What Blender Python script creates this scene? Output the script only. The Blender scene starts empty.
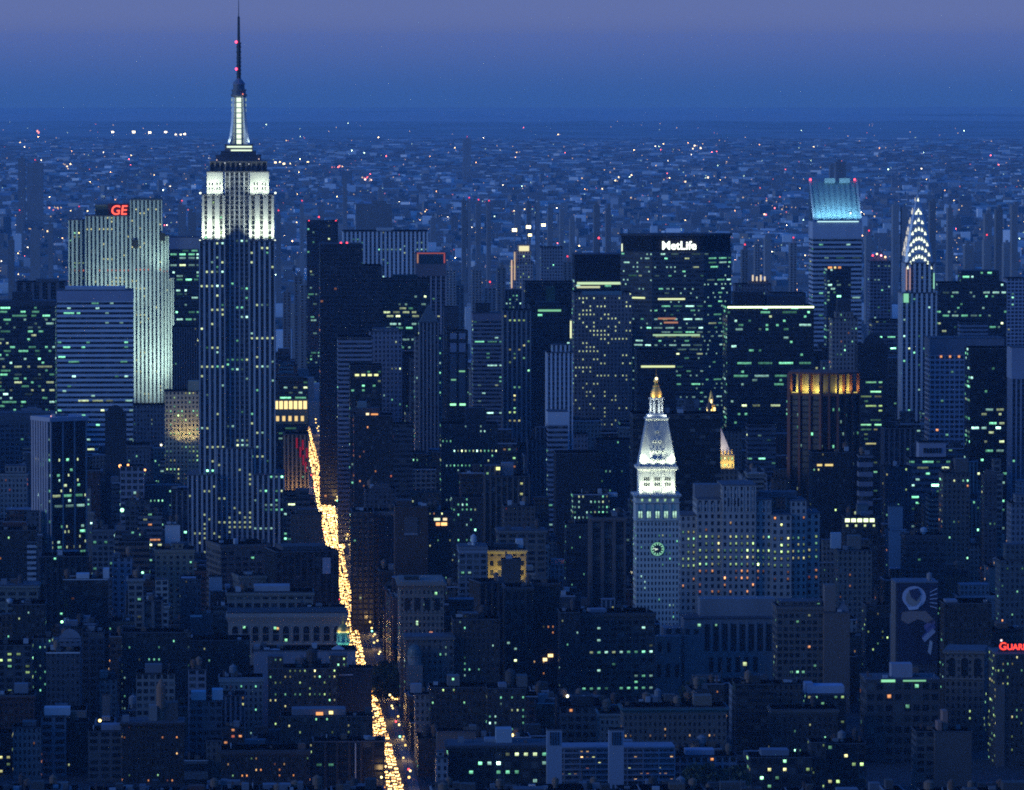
import bpy, math, random
import numpy as np
R = math.radians
SC = bpy.context.scene
COL = SC.collection
RNG = random.Random(11)

# ---------------------------------------------------------------- camera, sky, sun, exposure
F_PX, CX, CY, CAM_H = 6100.0, 512.0, 395.0, 415.0
TILT = math.atan(355.0 / F_PX)
CT, ST = math.cos(TILT), math.sin(TILT)
cam_data = bpy.data.cameras.new('camera')
cam = bpy.data.objects.new('camera', cam_data)
COL.objects.link(cam)
cam.location = (0, 0, CAM_H)
cam.rotation_euler = (math.pi / 2 - TILT, 0, 0)
cam_data.sensor_width = 36
cam_data.lens = 36 * F_PX / 1024
cam_data.clip_start = 1.0
cam_data.clip_end = 120000
SC.camera = cam

EXPOSURE = 3.9               # a long dusk exposure
K = 2.0 ** -EXPOSURE          # lamps are set for exposure 0 and scaled to it
SKY_STRENGTH = 0.15
SUN_EL = -0.5
SUN_AZ = -112.0            # degrees from straight ahead, negative = to the left (west)
world = bpy.data.worlds.new('World')
SC.world = world
world.use_nodes = True
wn, wl = world.node_tree.nodes, world.node_tree.links
sky = wn.new('ShaderNodeTexSky')
sky.sky_type = 'NISHITA'
sky.sun_disc = False
sky.sun_elevation = R(SUN_EL)
sky.sun_rotation = R(SUN_AZ)
sky.altitude = 0
sky.air_density = 1.0
sky.dust_density = 1.0
sky.ozone_density = 6.0
_tc = wn.new('ShaderNodeTexCoord'); _sp = wn.new('ShaderNodeSeparateXYZ'); _cb = wn.new('ShaderNodeCombineXYZ'); _mx = wn.new('ShaderNodeMath')
_mx.operation = 'MAXIMUM'; _mx.inputs[1].default_value = 0.13      # the sky goes on down behind the hazy horizon
wl.new(_tc.outputs['Generated'], _sp.inputs[0])
wl.new(_sp.outputs[0], _cb.inputs[0]); wl.new(_sp.outputs[1], _cb.inputs[1]); wl.new(_sp.outputs[2], _mx.inputs[0]); wl.new(_mx.outputs[0], _cb.inputs[2])
wl.new(_cb.outputs[0], sky.inputs['Vector'])
_tint = wn.new('ShaderNodeMix'); _tint.data_type = 'RGBA'; _tint.blend_type = 'MULTIPLY'; _tint.inputs[0].default_value = 1.0
SKY_TINT = (0.56, 0.85, 0.75)
_tint.inputs[7].default_value = SKY_TINT + (1,)
wl.new(sky.outputs[0], _tint.inputs[6])
# low over the horizon the twilight turns a flat slate violet
_rmp = wn.new('ShaderNodeMapRange'); _rmp.interpolation_type = 'SMOOTHSTEP'
_rmp.inputs[1].default_value = 0.0; _rmp.inputs[2].default_value = 0.10; _rmp.inputs[3].default_value = 1.0; _rmp.inputs[4].default_value = 0.0
wl.new(_sp.outputs[2], _rmp.inputs[0])
_low = wn.new('ShaderNodeMix'); _low.data_type = 'RGBA'
HORIZON = (0.122 * K / SKY_STRENGTH, 0.170 * K / SKY_STRENGTH, 0.400 * K / SKY_STRENGTH)
DEEP = (0.027 * K / SKY_STRENGTH, 0.090 * K / SKY_STRENGTH, 0.285 * K / SKY_STRENGTH)   # and sinks into blue where the earth curves away
_rm2 = wn.new('ShaderNodeMapRange'); _rm2.interpolation_type = 'SMOOTHSTEP'
_rm2.inputs[1].default_value = -0.0105; _rm2.inputs[2].default_value = 0.005
wl.new(_sp.outputs[2], _rm2.inputs[0])
_hz = wn.new('ShaderNodeMix'); _hz.data_type = 'RGBA'; _hz.inputs[6].default_value = DEEP + (1,); _hz.inputs[7].default_value = HORIZON + (1,)
wl.new(_rm2.outputs[0], _hz.inputs[0]); wl.new(_hz.outputs[2], _low.inputs[7])
wl.new(_rmp.outputs[0], _low.inputs[0]); wl.new(_tint.outputs[2], _low.inputs[6])
wl.new(_low.outputs[2], wn['Background'].inputs[0])
wn['Background'].inputs[1].default_value = SKY_STRENGTH

sun_data = bpy.data.lights.new('sun', 'SUN')
sun_data.energy = 0.68 * K
sun_data.angle = R(30)
sun_data.color = (0.56, 0.78, 1.0)
sun = bpy.data.objects.new('sun', sun_data)
COL.objects.link(sun)
_a, _e = R(SUN_AZ), R(11)
import mathutils
sun.rotation_euler = mathutils.Vector((-math.sin(_a) * math.cos(_e), -math.cos(_a) * math.cos(_e), -math.sin(_e))).to_track_quat('-Z', 'Y').to_euler()

SC.view_settings.view_transform = 'Standard'
SC.view_settings.look = 'None'
SC.view_settings.gamma = 1
SC.view_settings.exposure = EXPOSURE
SC.cycles.use_denoising = False
SC.cycles.max_bounces = 4
SC.cycles.diffuse_bounces = 2
SC.cycles.glossy_bounces = 2
SC.cycles.volume_bounces = 1
SC.cycles.sample_clamp_indirect = 2.0 * K
SC.cycles.sample_clamp_direct = 12.0 * K
SC.cycles.filter_width = 1.9
SC.cycles.use_adaptive_sampling = False

HAZE_DENSITY = 1.8e-5
HAZE_COLOR = (0.42, 0.70, 1.0)

# ---------------------------------------------------------------- projection helpers
EARTH = 7.3e6
def gz(x, y):                       # the ground follows the curve of the earth
    return -(x * x + y * y) / (2 * EARTH)
def zpix(py, Y):
    v = -(py - CY) / F_PX
    return CAM_H + Y * (v * CT - ST) / (CT + v * ST)
def xpix(px, py, Y):
    dz = zpix(py, Y) - CAM_H
    return (px - CX) / F_PX * (Y * CT - dz * ST)
def proj(x, y, z):
    dz = z - CAM_H
    d = y * CT - dz * ST
    return CX + F_PX * x / d, CY - F_PX * (y * ST + dz * CT) / d
def ground_at(px, py):
    Y = 8000.0
    v = -(py - CY) / F_PX
    slope = (v * CT - ST) / (CT + v * ST)
    for _ in range(60):
        X = (px - CX) / F_PX * Y
        t = (gz(X, Y) - CAM_H) / slope if slope < 0 else 1e9
        Y = 0.5 * Y + 0.5 * min(t, 90000)
    return (px - CX) / F_PX * Y, Y

# ---------------------------------------------------------------- materials
def new_mat(name):
    m = bpy.data.materials.new(name)
    m.use_nodes = True
    return m, m.node_tree.nodes, m.node_tree.links, m.node_tree.nodes['Principled BSDF']
def node(ns, t, **kw):
    n = ns.new(t)
    for k, v in kw.items():
        setattr(n, k, v)
    return n
def math_(ns, ls, op, a, b=None, c=None):
    n = ns.new('ShaderNodeMath'); n.operation = op
    for i, v in enumerate((a, b, c)):
        if v is None: continue
        if isinstance(v, (int, float)): n.inputs[i].default_value = v
        else: ls.new(v, n.inputs[i])
    return n.outputs[0]
def mixc(ns, ls, fac, a, b, mode='MIX'):
    n = ns.new('ShaderNodeMix'); n.data_type = 'RGBA'; n.blend_type = mode
    for sock, v in ((n.inputs[0], fac), (n.inputs[6], a), (n.inputs[7], b)):
        if isinstance(v, (int, float)): sock.default_value = v
        elif isinstance(v, tuple): sock.default_value = v if len(v) == 4 else v + (1,)
        else: ls.new(v, sock)
    return n.outputs[2]
def weathered(ns, ls, col, amount=0.35, scale=0.06):
    tc = ns.new('ShaderNodeTexCoord')
    mp = ns.new('ShaderNodeMapping'); mp.inputs['Scale'].default_value = (1, 1, 0.25)
    ls.new(tc.outputs['Object'], mp.inputs[0])
    nz = ns.new('ShaderNodeTexNoise'); nz.inputs['Scale'].default_value = scale; nz.inputs['Detail'].default_value = 6
    ls.new(mp.outputs[0], nz.inputs['Vector'])
    f = math_(ns, ls, 'MULTIPLY_ADD', nz.outputs[0], amount * 2, 1 - amount)
    cmb = ns.new('ShaderNodeCombineColor')
    for i in range(3): ls.new(f, cmb.inputs[i])
    return mixc(ns, ls, 1.0, col, cmb.outputs[0], 'MULTIPLY')

def plain_mat(name, color=None, rough=0.85, amount=0.3, scale=0.06, metal=0.0):
    m, ns, ls, b = new_mat(name)
    if color is None:
        oi = ns.new('ShaderNodeObjectInfo'); c = oi.outputs['Color']
    else:
        rgb = ns.new('ShaderNodeRGB'); rgb.outputs[0].default_value = color + (1,); c = rgb.outputs[0]
    ls.new(weathered(ns, ls, c, amount, scale), b.inputs['Base Color'])
    b.inputs['Roughness'].default_value = rough
    b.inputs['Metallic'].default_value = metal
    return m

def facade_mat(name, wf, hf, glass=(0.012, 0.014, 0.018), spandrel=None, blinds=0.35):
    """wall with a window grid: UV runs in bays and floors; the wall colour is the object's own"""
    m, ns, ls, b = new_mat(name)
    oi = ns.new('ShaderNodeObjectInfo')
    wall = weathered(ns, ls, oi.outputs['Color'], 0.3)
    uv = ns.new('ShaderNodeUVMap')
    sep = ns.new('ShaderNodeSeparateXYZ'); ls.new(uv.outputs[0], sep.inputs[0])
    fu = math_(ns, ls, 'FRACT', sep.outputs[0]); fv = math_(ns, ls, 'FRACT', sep.outputs[1])
    du = math_(ns, ls, 'ABSOLUTE', math_(ns, ls, 'SUBTRACT', fu, 0.5))
    dv = math_(ns, ls, 'ABSOLUTE', math_(ns, ls, 'SUBTRACT', fv, 0.5))
    win = math_(ns, ls, 'MULTIPLY', math_(ns, ls, 'LESS_THAN', du, wf / 2), math_(ns, ls, 'LESS_THAN', dv, hf / 2))
    fl = ns.new('ShaderNodeVectorMath'); fl.operation = 'FLOOR'; ls.new(uv.outputs[0], fl.inputs[0])
    off = ns.new('ShaderNodeVectorMath'); off.operation = 'ADD'; ls.new(fl.outputs[0], off.inputs[0])
    cmb = ns.new('ShaderNodeCombineXYZ'); ls.new(math_(ns, ls, 'MULTIPLY', oi.outputs['Random'], 97.0), cmb.inputs[2]); ls.new(cmb.outputs[0], off.inputs[1])
    wnz = ns.new('ShaderNodeTexWhiteNoise'); ls.new(off.outputs[0], wnz.inputs['Vector'])
    shade = math_(ns, ls, 'MULTIPLY', math_(ns, ls, 'POWER', wnz.outputs['Value'], 5.0), blinds)   # drawn blinds behind some panes
    gcol = mixc(ns, ls, shade, glass, (0.35, 0.34, 0.31))
    if spandrel:
        wall = mixc(ns, ls, math_(ns, ls, 'LESS_THAN', du, wf / 2), wall, mixc(ns, ls, 1.0, wall, spandrel, 'MULTIPLY'))
    ls.new(mixc(ns, ls, win, wall, gcol), b.inputs['Base Color'])
    ls.new(math_(ns, ls, 'MULTIPLY_ADD', win, -0.65, 0.85), b.inputs['Roughness'])
    return m

def lamp_mat(name, scale=K):
    """gives off light: colour and strength (alpha) are the object's own"""
    m, ns, ls, b = new_mat(name)
    ns.remove(b)
    em = ns.new('ShaderNodeEmission')
    oi = ns.new('ShaderNodeObjectInfo')
    ls.new(oi.outputs['Color'], em.inputs[0])
    ls.new(math_(ns, ls, 'MULTIPLY', oi.outputs['Alpha'], scale), em.inputs[1])
    ls.new(em.outputs[0], ns['Material Output'].inputs[0])
    m.cycles.emission_sampling = 'NONE'
    return m
def window_lamp_mat(name):
    """a lit room: brighter at the ceiling lights, dimmer toward the sill, uneven along the floor"""
    m, ns, ls, b = new_mat(name)
    ns.remove(b)
    em = ns.new('ShaderNodeEmission')
    oi = ns.new('ShaderNodeObjectInfo')
    tc = ns.new('ShaderNodeTexCoord')
    geo = ns.new('ShaderNodeNewGeometry')
    nz = ns.new('ShaderNodeTexNoise'); nz.inputs['Scale'].default_value = 0.7; nz.inputs['Detail'].default_value = 2
    ls.new(geo.outputs['Position'], nz.inputs['Vector'])
    sep = ns.new('ShaderNodeSeparateXYZ'); ls.new(tc.outputs['Generated'], sep.inputs[0])
    g = math_(ns, ls, 'MULTIPLY_ADD', sep.outputs[2], 0.7, 0.5)
    k = math_(ns, ls, 'MULTIPLY', g, math_(ns, ls, 'MULTIPLY_ADD', nz.outputs[0], 2.4, -0.25))
    ls.new(oi.outputs['Color'], em.inputs[0])
    ls.new(math_(ns, ls, 'MULTIPLY', math_(ns, ls, 'MULTIPLY', oi.outputs['Alpha'], K), math_(ns, ls, 'MAXIMUM', k, 0.15)), em.inputs[1])
    ls.new(em.outputs[0], ns['Material Output'].inputs[0])
    m.cycles.emission_sampling = 'NONE'
    return m

M = {}
M['wall'] = plain_mat('masonry')
M['roof'] = plain_mat('roof_tar', None, 0.9, 0.45, 0.12)
M['metal'] = plain_mat('painted_metal', None, 0.5, 0.2, 0.3)
M['gold'] = plain_mat('gilding', (0.75, 0.48, 0.12), 0.38, 0.15, 0.3, 0.6)
M['steel'] = plain_mat('polished_steel', (0.45, 0.47, 0.5), 0.35, 0.2, 0.2, 0.5)
M['dark_glass'] = plain_mat('dark_glass', (0.012, 0.014, 0.018), 0.2, 0.2, 0.2)
M['punch'] = facade_mat('punched_windows', 0.46, 0.56)
M['grid'] = facade_mat('grid_windows', 0.72, 0.60)
M['ribbon'] = facade_mat('ribbon_windows', 1.0, 0.50)
M['pier'] = facade_mat('windows_between_piers', 0.88, 0.66, spandrel=(0.40, 0.40, 0.42))
M['strip'] = facade_mat('window_strips', 0.92, 0.94, spandrel=(0.40, 0.40, 0.42))
M['glass'] = facade_mat('curtain_wall', 0.93, 0.72, glass=(0.008, 0.010, 0.014), blinds=0.15)
M['blank'] = M['wall']
M['lamp'] = lamp_mat('lamp_glow')
M['lit'] = window_lamp_mat('lit_room')
WFHF = {'punch': (0.46, 0.56), 'grid': (0.72, 0.60), 'ribbon': (1.0, 0.50), 'pier': (0.88, 0.60), 'glass': (0.93, 0.72), 'blank': (0.5, 0.5), 'strip': (0.92, 0.6)}

# ---------------------------------------------------------------- mesh builder
class MB:
    def __init__(s): s.v, s.f, s.uv, s.mi = [], [], [], []
    def face(s, pts, mi=0, uv=None):
        n = len(s.v); s.v.extend(pts); s.f.append(tuple(range(n, n + len(pts)))); s.mi.append(mi)
        s.uv.append(uv if uv else [(p[0], p[1]) for p in pts])
    def idx(s, ids, mi=0, uv=None):
        s.f.append(tuple(ids)); s.mi.append(mi); s.uv.append(uv if uv else [(0.0, 0.0)] * len(ids))
    def prism(s, poly, z0, z1, edge=None, nf=1, top=2, bottom=True):
        n = len(poly); b = len(s.v)
        s.v.extend([(x, y, z0) for x, y in poly]); s.v.extend([(x, y, z1) for x, y in poly])
        for i in range(n):
            j = (i + 1) % n
            mi, u0, u1 = edge[i] if edge else (0, 0, 1)
            s.idx((b + i, b + j, b + n + j, b + n + i), mi, [(u0, 0), (u1, 0), (u1, nf), (u0, nf)])
        if top is not None: s.idx(range(b + n, b + 2 * n), top)
        if bottom: s.idx(list(range(b, b + n))[::-1], 0)
    def box(s, x0, x1, y0, y1, z0, z1, mi=0, top=None):
        s.prism([(x0, y0), (x1, y0), (x1, y1), (x0, y1)], z0, z1, [(mi, 0, 1)] * 4, 1, mi if top is None else top)
    def loft(s, rings, mi=0, cap=True):
        n = len(rings[0]); b = len(s.v)
        for r in rings: s.v.extend(r)
        for k in range(len(rings) - 1):
            for i in range(n):
                j = (i + 1) % n
                s.idx((b + k * n + i, b + k * n + j, b + (k + 1) * n + j, b + (k + 1) * n + i), mi)
        if cap:
            s.idx(list(range(b, b + n))[::-1], mi); s.idx(range(b + (len(rings) - 1) * n, b + len(rings) * n), mi)
    def lathe(s, prof, n=12, cx=0, cy=0, mi=0, ph=0.0):
        s.loft([[(cx + r * math.cos(2 * math.pi * i / n + ph), cy + r * math.sin(2 * math.pi * i / n + ph), z) for i in range(n)] for r, z in prof], mi)
    def mesh(s, name, mats):
        me = bpy.data.meshes.new(name)
        me.from_pydata(s.v, [], s.f)
        me.polygons.foreach_set('material_index', s.mi)
        uvl = me.uv_layers.new(name='UVMap')
        flat = [c for face in s.uv for p in face for c in p]
        uvl.data.foreach_set('uv', flat)
        for m in mats: me.materials.append(m)
        me.update()
        return me
def link(name, data, parent=None, color=None, loc=None):
    o = bpy.data.objects.new(name, data)
    COL.objects.link(o)
    if parent is not None: o.parent = parent
    if color is not None and isinstance(data, bpy.types.Mesh) and len(color) == 3: color = [c ** 1.25 for c in color]   # deepens mesh colours, dark ones most, for more contrast
    if color is not None: o.color = tuple(color) + ((1.0,) if len(color) == 3 else ())
    if loc is not None: o.location = loc
    return o
def part(name, mb, mats, parent, color=(0.3, 0.3, 0.3)):
    return link(name, mb.mesh(name, mats), parent, color)
def thing(name, label, cat, loc=(0, 0, 0), rz=0.0, group=None):
    o = link(name, None, None, None, loc)
    o.rotation_euler = (0, 0, rz)
    o['label'] = label; o['category'] = cat
    if group: o['group'] = group
    o.empty_display_size = 5
    return o
def tag(o, label=None, cat=None, group=None, kind=None):
    for k, v in (('label', label), ('category', cat), ('group', group), ('kind', kind)):
        if v: o[k] = v
    return o
def spot(parent, loc, target, watts, color=(0.85, 1.0, 0.92), size=100, radius=0.6, blend=0.9):
    d = bpy.data.lights.new('floodlight', 'SPOT')
    d.energy = watts * K; d.color = color; d.spot_size = R(size); d.spot_blend = blend; d.shadow_soft_size = radius
    o = link('floodlight', d, parent, None, loc)
    o.rotation_euler = (mathutils.Vector(target) - mathutils.Vector(loc)).to_track_quat('-Z', 'Y').to_euler()
    return o
def text(name, body, size, parent, loc, mat, color, extrude=0.3, offset=0.0, shear=0.0, align='CENTER', rot=(math.pi / 2, 0, 0)):
    c = bpy.data.curves.new(name, 'FONT')
    c.body = body; c.size = size; c.extrude = extrude; c.offset = offset; c.shear = shear
    c.align_x = align
    c.materials.append(mat)
    tmp = bpy.data.objects.new('lettering_curve', c)
    me = bpy.data.meshes.new_from_object(tmp)
    bpy.data.objects.remove(tmp)
    o = link(name, me, parent, color, loc)
    o.rotation_euler = rot
    return o

# shared little meshes
_mb = MB(); _mb.box(-0.5, 0.5, -0.5, 0.5, -0.5, 0.5); UNIT_LIT = _mb.mesh('lit_pane', [M['lit']])
_mb = MB(); _mb.box(-0.5, 0.5, -0.5, 0.5, -0.5, 0.5); UNIT_LAMP = _mb.mesh('lamp_block', [M['lamp']])
_mb = MB(); _mb.lathe([(0.05, -0.5), (0.36, -0.35), (0.5, 0), (0.36, 0.35), (0.05, 0.5)], 8); UNIT_BULB = _mb.mesh('lamp_globe', [M['lamp']])
_mb = MB(); _mb.lathe([(0.30, 0), (0.30, 0.42), (0.5, 0.42), (0.5, 1.15), (0.53, 1.15), (0.04, 1.45)], 12); UNIT_TANK = _mb.mesh('water_tank', [M['wall']])
_mb = MB(); _mb.box(-0.5, 0.5, -0.5, 0.5, 0, 1, 0, 1); UNIT_BULK = _mb.mesh('bulkhead', [M['wall'], M['roof']])
def unit(name, mesh, parent, loc, scale, color, rz=0.0):
    o = link(name, mesh, parent, color, loc)
    o.scale = scale if isinstance(scale, tuple) else (scale,) * 3
    if rz: o.rotation_euler = (0, 0, rz)
    return o

# ---------------------------------------------------------------- building specs
GRID_ROT = R(2.78)
SPECS = []
PAL = {
    'g': [((0.28, 1.0, 0.60), 5), ((0.50, 1.0, 0.86), 4), ((0.78, 1.0, 0.55), 1)],
    'y': [((0.62, 1.0, 0.38), 6), ((0.95, 0.95, 0.42), 3), ((0.36, 1.0, 0.55), 3)],
    'a': [((1.0, 0.40, 0.13), 5), ((1.0, 0.62, 0.25), 4), ((0.45, 1.0, 0.45), 2), ((0.9, 1.0, 0.4), 2)],
    'm': [((0.34, 1.0, 0.60), 7), ((0.85, 1.0, 0.5), 2), ((1.0, 0.42, 0.16), 1)],
    'o': [((1.0, 0.42, 0.16), 3), ((1.0, 0.26, 0.14), 1)],
}
def pick(rng, pal):
    p = PAL[pal]; t = rng.random() * sum(w for _, w in p)
    for c, w in p:
        t -= w
        if t <= 0: return c
    return p[-1][0]

class Spec: pass
def row(x0, x1, yt, yb, Y, style, color, lit, label, name='office_tower', cat='skyscraper', D=32.0, rot=None, flr=3.7, bw=None,
        rec=None, pier=None, cap=0.0, capcol=None, roofcol=(0.13, 0.13, 0.15), extras=(), build=None, group=None, H=None, pos=None, W=None, **kw):
    s = Spec()
    s.name, s.label, s.cat, s.style, s.color, s.lit = name, label, cat, style, color, lit
    s.D, s.flr, s.yb, s.Y, s.cap, s.capcol, s.roofcol, s.extras, s.build, s.group = D, flr, yb, Y, cap, capcol, roofcol, extras, build, group
    s.rot = GRID_ROT if rot is None else rot
    s.bw = bw or {'punch': 3.0, 'grid': 4.0, 'ribbon': 3.6, 'pier': 3.0, 'glass': 3.0, 'blank': 4.0, 'strip': 3.0}[style]
    s.rec = rec if rec is not None else (0.7 if style == 'pier' else 0.0)
    s.pier = pier if pier is not None else (1.1 if style == 'pier' else 0.0)
    s.kw = kw
    if lit and pos is None and Y < 4300: s.lit = (lit[0], lit[1] * 0.8) + tuple(lit[2:])
    if pos is None and build is None:            # haze painted into the walls: colours lifted far off, lowered up close
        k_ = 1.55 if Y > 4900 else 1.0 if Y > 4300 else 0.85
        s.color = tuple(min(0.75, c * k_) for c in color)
    s.generic = pos is not None
    if pos is None:
        xm = (x0 + x1) / 2
        s.W = (x1 - x0) * Y / F_PX / math.cos(s.rot) * 1.0
        s.x = xpix(xm, yt, Y); s.y = Y
        s.base = gz(s.x, s.y)
        s.H = zpix(yt, Y) - s.base
    else:
        s.W, s.H = W, H
        s.x, s.y = pos; s.base = gz(s.x, s.y)
    s.mpp = s.y / F_PX
    s.xc = (x0 + x1) / 2 if pos is None else proj(s.x, s.y, s.base + s.H)[0]
    s.x0, s.x1, s.yt = x0, x1, yt
    c, sn = math.cos(s.rot), math.sin(s.rot)
    s.c, s.s = c, sn
    s.boxes = [(-s.W / 2, s.W / 2, 0.0, s.D, -2.0, s.H)]
    for e in extras:
        if e[0] in ('tier', 'pent'):
            set_ = e[4] if len(e) > 4 else 4.0
            a, b_ = (e[1] - s.xc) * s.mpp, (e[2] - s.xc) * s.mpp
            s.boxes.append((a, b_, set_, max(set_ + 6, min(s.D - 3, set_ + max(12, (b_ - a) * 0.8))), s.H, zpix(e[3], s.y + set_) - s.base))
    SPECS.append(s)
    return s
def to_world(s, p):
    return (s.x + s.c * p[0] - s.s * p[1], s.y + s.s * p[0] + s.c * p[1], s.base + p[2])

# ---------------------------------------------------------------- which building shows at which pixel
IDB = np.full((790, 1024), -1, np.int32)
def hull(pts):
    pts = sorted(set(pts))
    def half(ps):
        h = []
        for p in ps:
            while len(h) >= 2 and (h[-1][0] - h[-2][0]) * (p[1] - h[-2][1]) - (h[-1][1] - h[-2][1]) * (p[0] - h[-2][0]) <= 0: h.pop()
            h.append(p)
        return h
    lo, up = half(pts), half(pts[::-1])
    return lo[:-1] + up[:-1]
def paint(buf, pts, val):
    h = hull(pts)
    if len(h) < 3: return
    xs = [p[0] for p in h]; ys = [p[1] for p in h]
    xa, xb = max(0, int(min(xs))), min(buf.shape[1] - 1, int(max(xs)) + 1)
    ya, yb = max(0, int(min(ys))), min(buf.shape[0] - 1, int(max(ys)) + 1)
    if xa > xb or ya > yb: return
    gx, gy = np.meshgrid(np.arange(xa, xb + 1) + 0.5, np.arange(ya, yb + 1) + 0.5)
    ok = np.ones(gx.shape, bool)
    for i in range(len(h)):
        a, b = h[i], h[(i + 1) % len(h)]
        ok &= (b[0] - a[0]) * (gy - a[1]) - (b[1] - a[1]) * (gx - a[0]) >= 0
    buf[ya:yb + 1, xa:xb + 1][ok] = val
def paint_all(specs):
    IDB[:] = -1
    for i in sorted(range(len(specs)), key=lambda i: -specs[i].y):
        s = specs[i]
        for (a, b, c, d, z0, z1) in s.boxes:
            pts = [proj(*to_world(s, (x, y, z))) for x in (a, b) for y in (c, d) for z in (z0, z1)]
            paint(IDB, pts, i)

# ---------------------------------------------------------------- building a spec
def side_profile(L, bw, rec, pier):
    """points along one side from 0 to L (t, inset) with (mat, u0, u1) for each edge; and the bays (centre, width)"""
    n = max(1, round(L / bw))
    w = L / n
    if rec <= 0:
        return [(0.0, 0.0)], [(1, 0, n)], [((k + 0.5) * w, w) for k in range(n)]
    pts, ed, bays = [(0.0, 0.0)], [], []
    p = min(pier, w * 0.6)
    for k in range(n):
        a, b = k * w + p / 2, (k + 1) * w - p / 2
        pts += [(a, 0.0), (a, rec), (b, rec), (b, 0.0)]
        ed += [(0, 0, 1), (0, 0, 1), (1, k, k + 1), (0, 0, 1)]
        bays.append(((a + b) / 2, b - a))
    ed.append((0, 0, 1))
    return pts, ed, bays
class Face: pass
def rect_block(mb, x0, x1, y0, y1, z0, z1, s, flr=None, bw=None, rec=None, pier=None, top=2):
    flr = flr or s.flr; bw = bw or s.bw
    rec = s.rec if rec is None else rec; pier = s.pier if pier is None else pier
    nf = max(1, round((z1 - max(z0, 0)) / flr))
    corners = [((x0, y0), (1, 0), (0, 1)), ((x1, y0), (0, 1), (-1, 0)), ((x1, y1), (-1, 0), (0, -1)), ((x0, y1), (0, -1), (1, 0))]
    lens = [x1 - x0, y1 - y0, x1 - x0, y1 - y0]
    poly, edge, faces = [], [], []
    for (o, d, inn), L, nm in zip(corners, lens, ('front', 'right', 'back', 'left')):
        pts, ed, bays = side_profile(L, bw, rec, pier)
        for t, i in pts: poly.append((o[0] + d[0] * t + inn[0] * i, o[1] + d[1] * t + inn[1] * i))
        edge += ed
        f = Face(); f.o, f.d, f.n, f.bays, f.z0, f.z1, f.nf, f.rec, f.nm = o, d, (-inn[0], -inn[1]), bays, z0, z1, nf, rec, nm
        faces.append(f)
    mb.prism(poly, z0, z1, edge, nf, top)
    return faces
BUDGET = {'lit': 0}
def light_up(root, s, sid, faces, lit, style=None, rng=None, only=None, name='window', check=True, maxn=100, zlo=None, zhi=None):
    if not lit: return 0
    mode, dens, pal = lit[:3]
    gain = lit[3] if len(lit) > 3 else 1.0
    style = style or s.style
    wf, hf = WFHF[style]
    rng = rng or random.Random(sid * 7 + 3)
    cells = []
    for f in faces:
        if f.nm == 'back': continue
        if only and f.nm not in only: continue
        h = (f.z1 - max(0, f.z0)) / f.nf
        zb = max(0, f.z0)
        for j in range(f.nf):
            zc = zb + (j + 0.5) * h
            if zlo is not None and zc < zlo: continue
            if zhi is not None and zc > zhi: continue
            if mode == 'off':
                pf = rng.random() ** 1.3 * dens * 2.0
                if rng.random() < 0.12: pf = min(1, dens * 3.5)
            else: pf = dens
            run = False; start = None; rowc = []
            floorcol = pick(rng, pal)
            for i, (t, w) in enumerate(f.bays):
                if mode == 'off':
                    p = pf * (1.9 if run else 0.6)
                else: p = pf * (1.8 if run else 0.9)
                run = rng.random() < p
                if not run: continue
                x = f.o[0] + f.d[0] * t - f.n[0] * (f.rec - 0.12); y = f.o[1] + f.d[1] * t - f.n[1] * (f.rec - 0.12)
                px, py = proj(*to_world(s, (x, y, zc)))
                ix, iy = int(px), int(py)
                if not (0 <= ix < 1024 and 0 <= iy < 790): continue
                if check and IDB[iy, ix] != sid: continue
                col = floorcol if rng.random() < 0.6 else pick(rng, pal)
                cells.append([x, y, zc, w * wf * (0.68 if style not in ('ribbon', 'glass') else 0.72) * (0.82 if s.y < 4300 else 1.0), h * hf * (0.56 if s.y < 4300 else 0.66), f.n, col, gain * (0.8 if s.y < 4300 else 1.0) * math.exp(rng.gauss(-0.55, 0.85)), i, j, f.nm])
    if style in ('ribbon', 'glass') and cells:           # neighbouring panes of one lit floor are one strip
        out = []
        for c in cells:
            if out and out[-1][10] == c[10] and out[-1][9] == c[9] and out[-1][8] + 1 == c[8] and out[-1][11] < (3 if len(cells) < 160 else 6):
                q = out[-1]; n = q[11]
                q[0] = (q[0] * n + c[0]) / (n + 1); q[1] = (q[1] * n + c[1]) / (n + 1); q[3] += c[3]; q[8] = c[8]; q[11] = n + 1
            else: out.append(c + [1])
        cells = out
    rng.shuffle(cells)
    cells.sort(key=lambda c: -c[3] * c[4])
    for c in cells[:maxn]:
        n = c[5]
        rz = math.atan2(n[0], -n[1])
        o = unit(name, UNIT_LIT, root, (c[0], c[1], c[2]), (c[3], 0.1, c[4]), tuple(c[6]) + (c[7],), rz)
        BUDGET['lit'] += 1
    if cells[maxn:]:
        mb = MB()
        for c in cells[maxn:]:
            n = c[5]; tx, ty = -n[1], n[0]
            a = c[3] / 2; b = c[4] / 2
            mb.face([(c[0] - tx * a, c[1] - ty * a, c[2] - b), (c[0] + tx * a, c[1] + ty * a, c[2] - b), (c[0] + tx * a, c[1] + ty * a, c[2] + b), (c[0] - tx * a, c[1] - ty * a, c[2] + b)])
        o = part('far_window_glow', mb, [M['lit']], root, pick(rng, pal) + (0.8 * gain,))
        o['kind'] = 'stuff'
    return len(cells)

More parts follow.
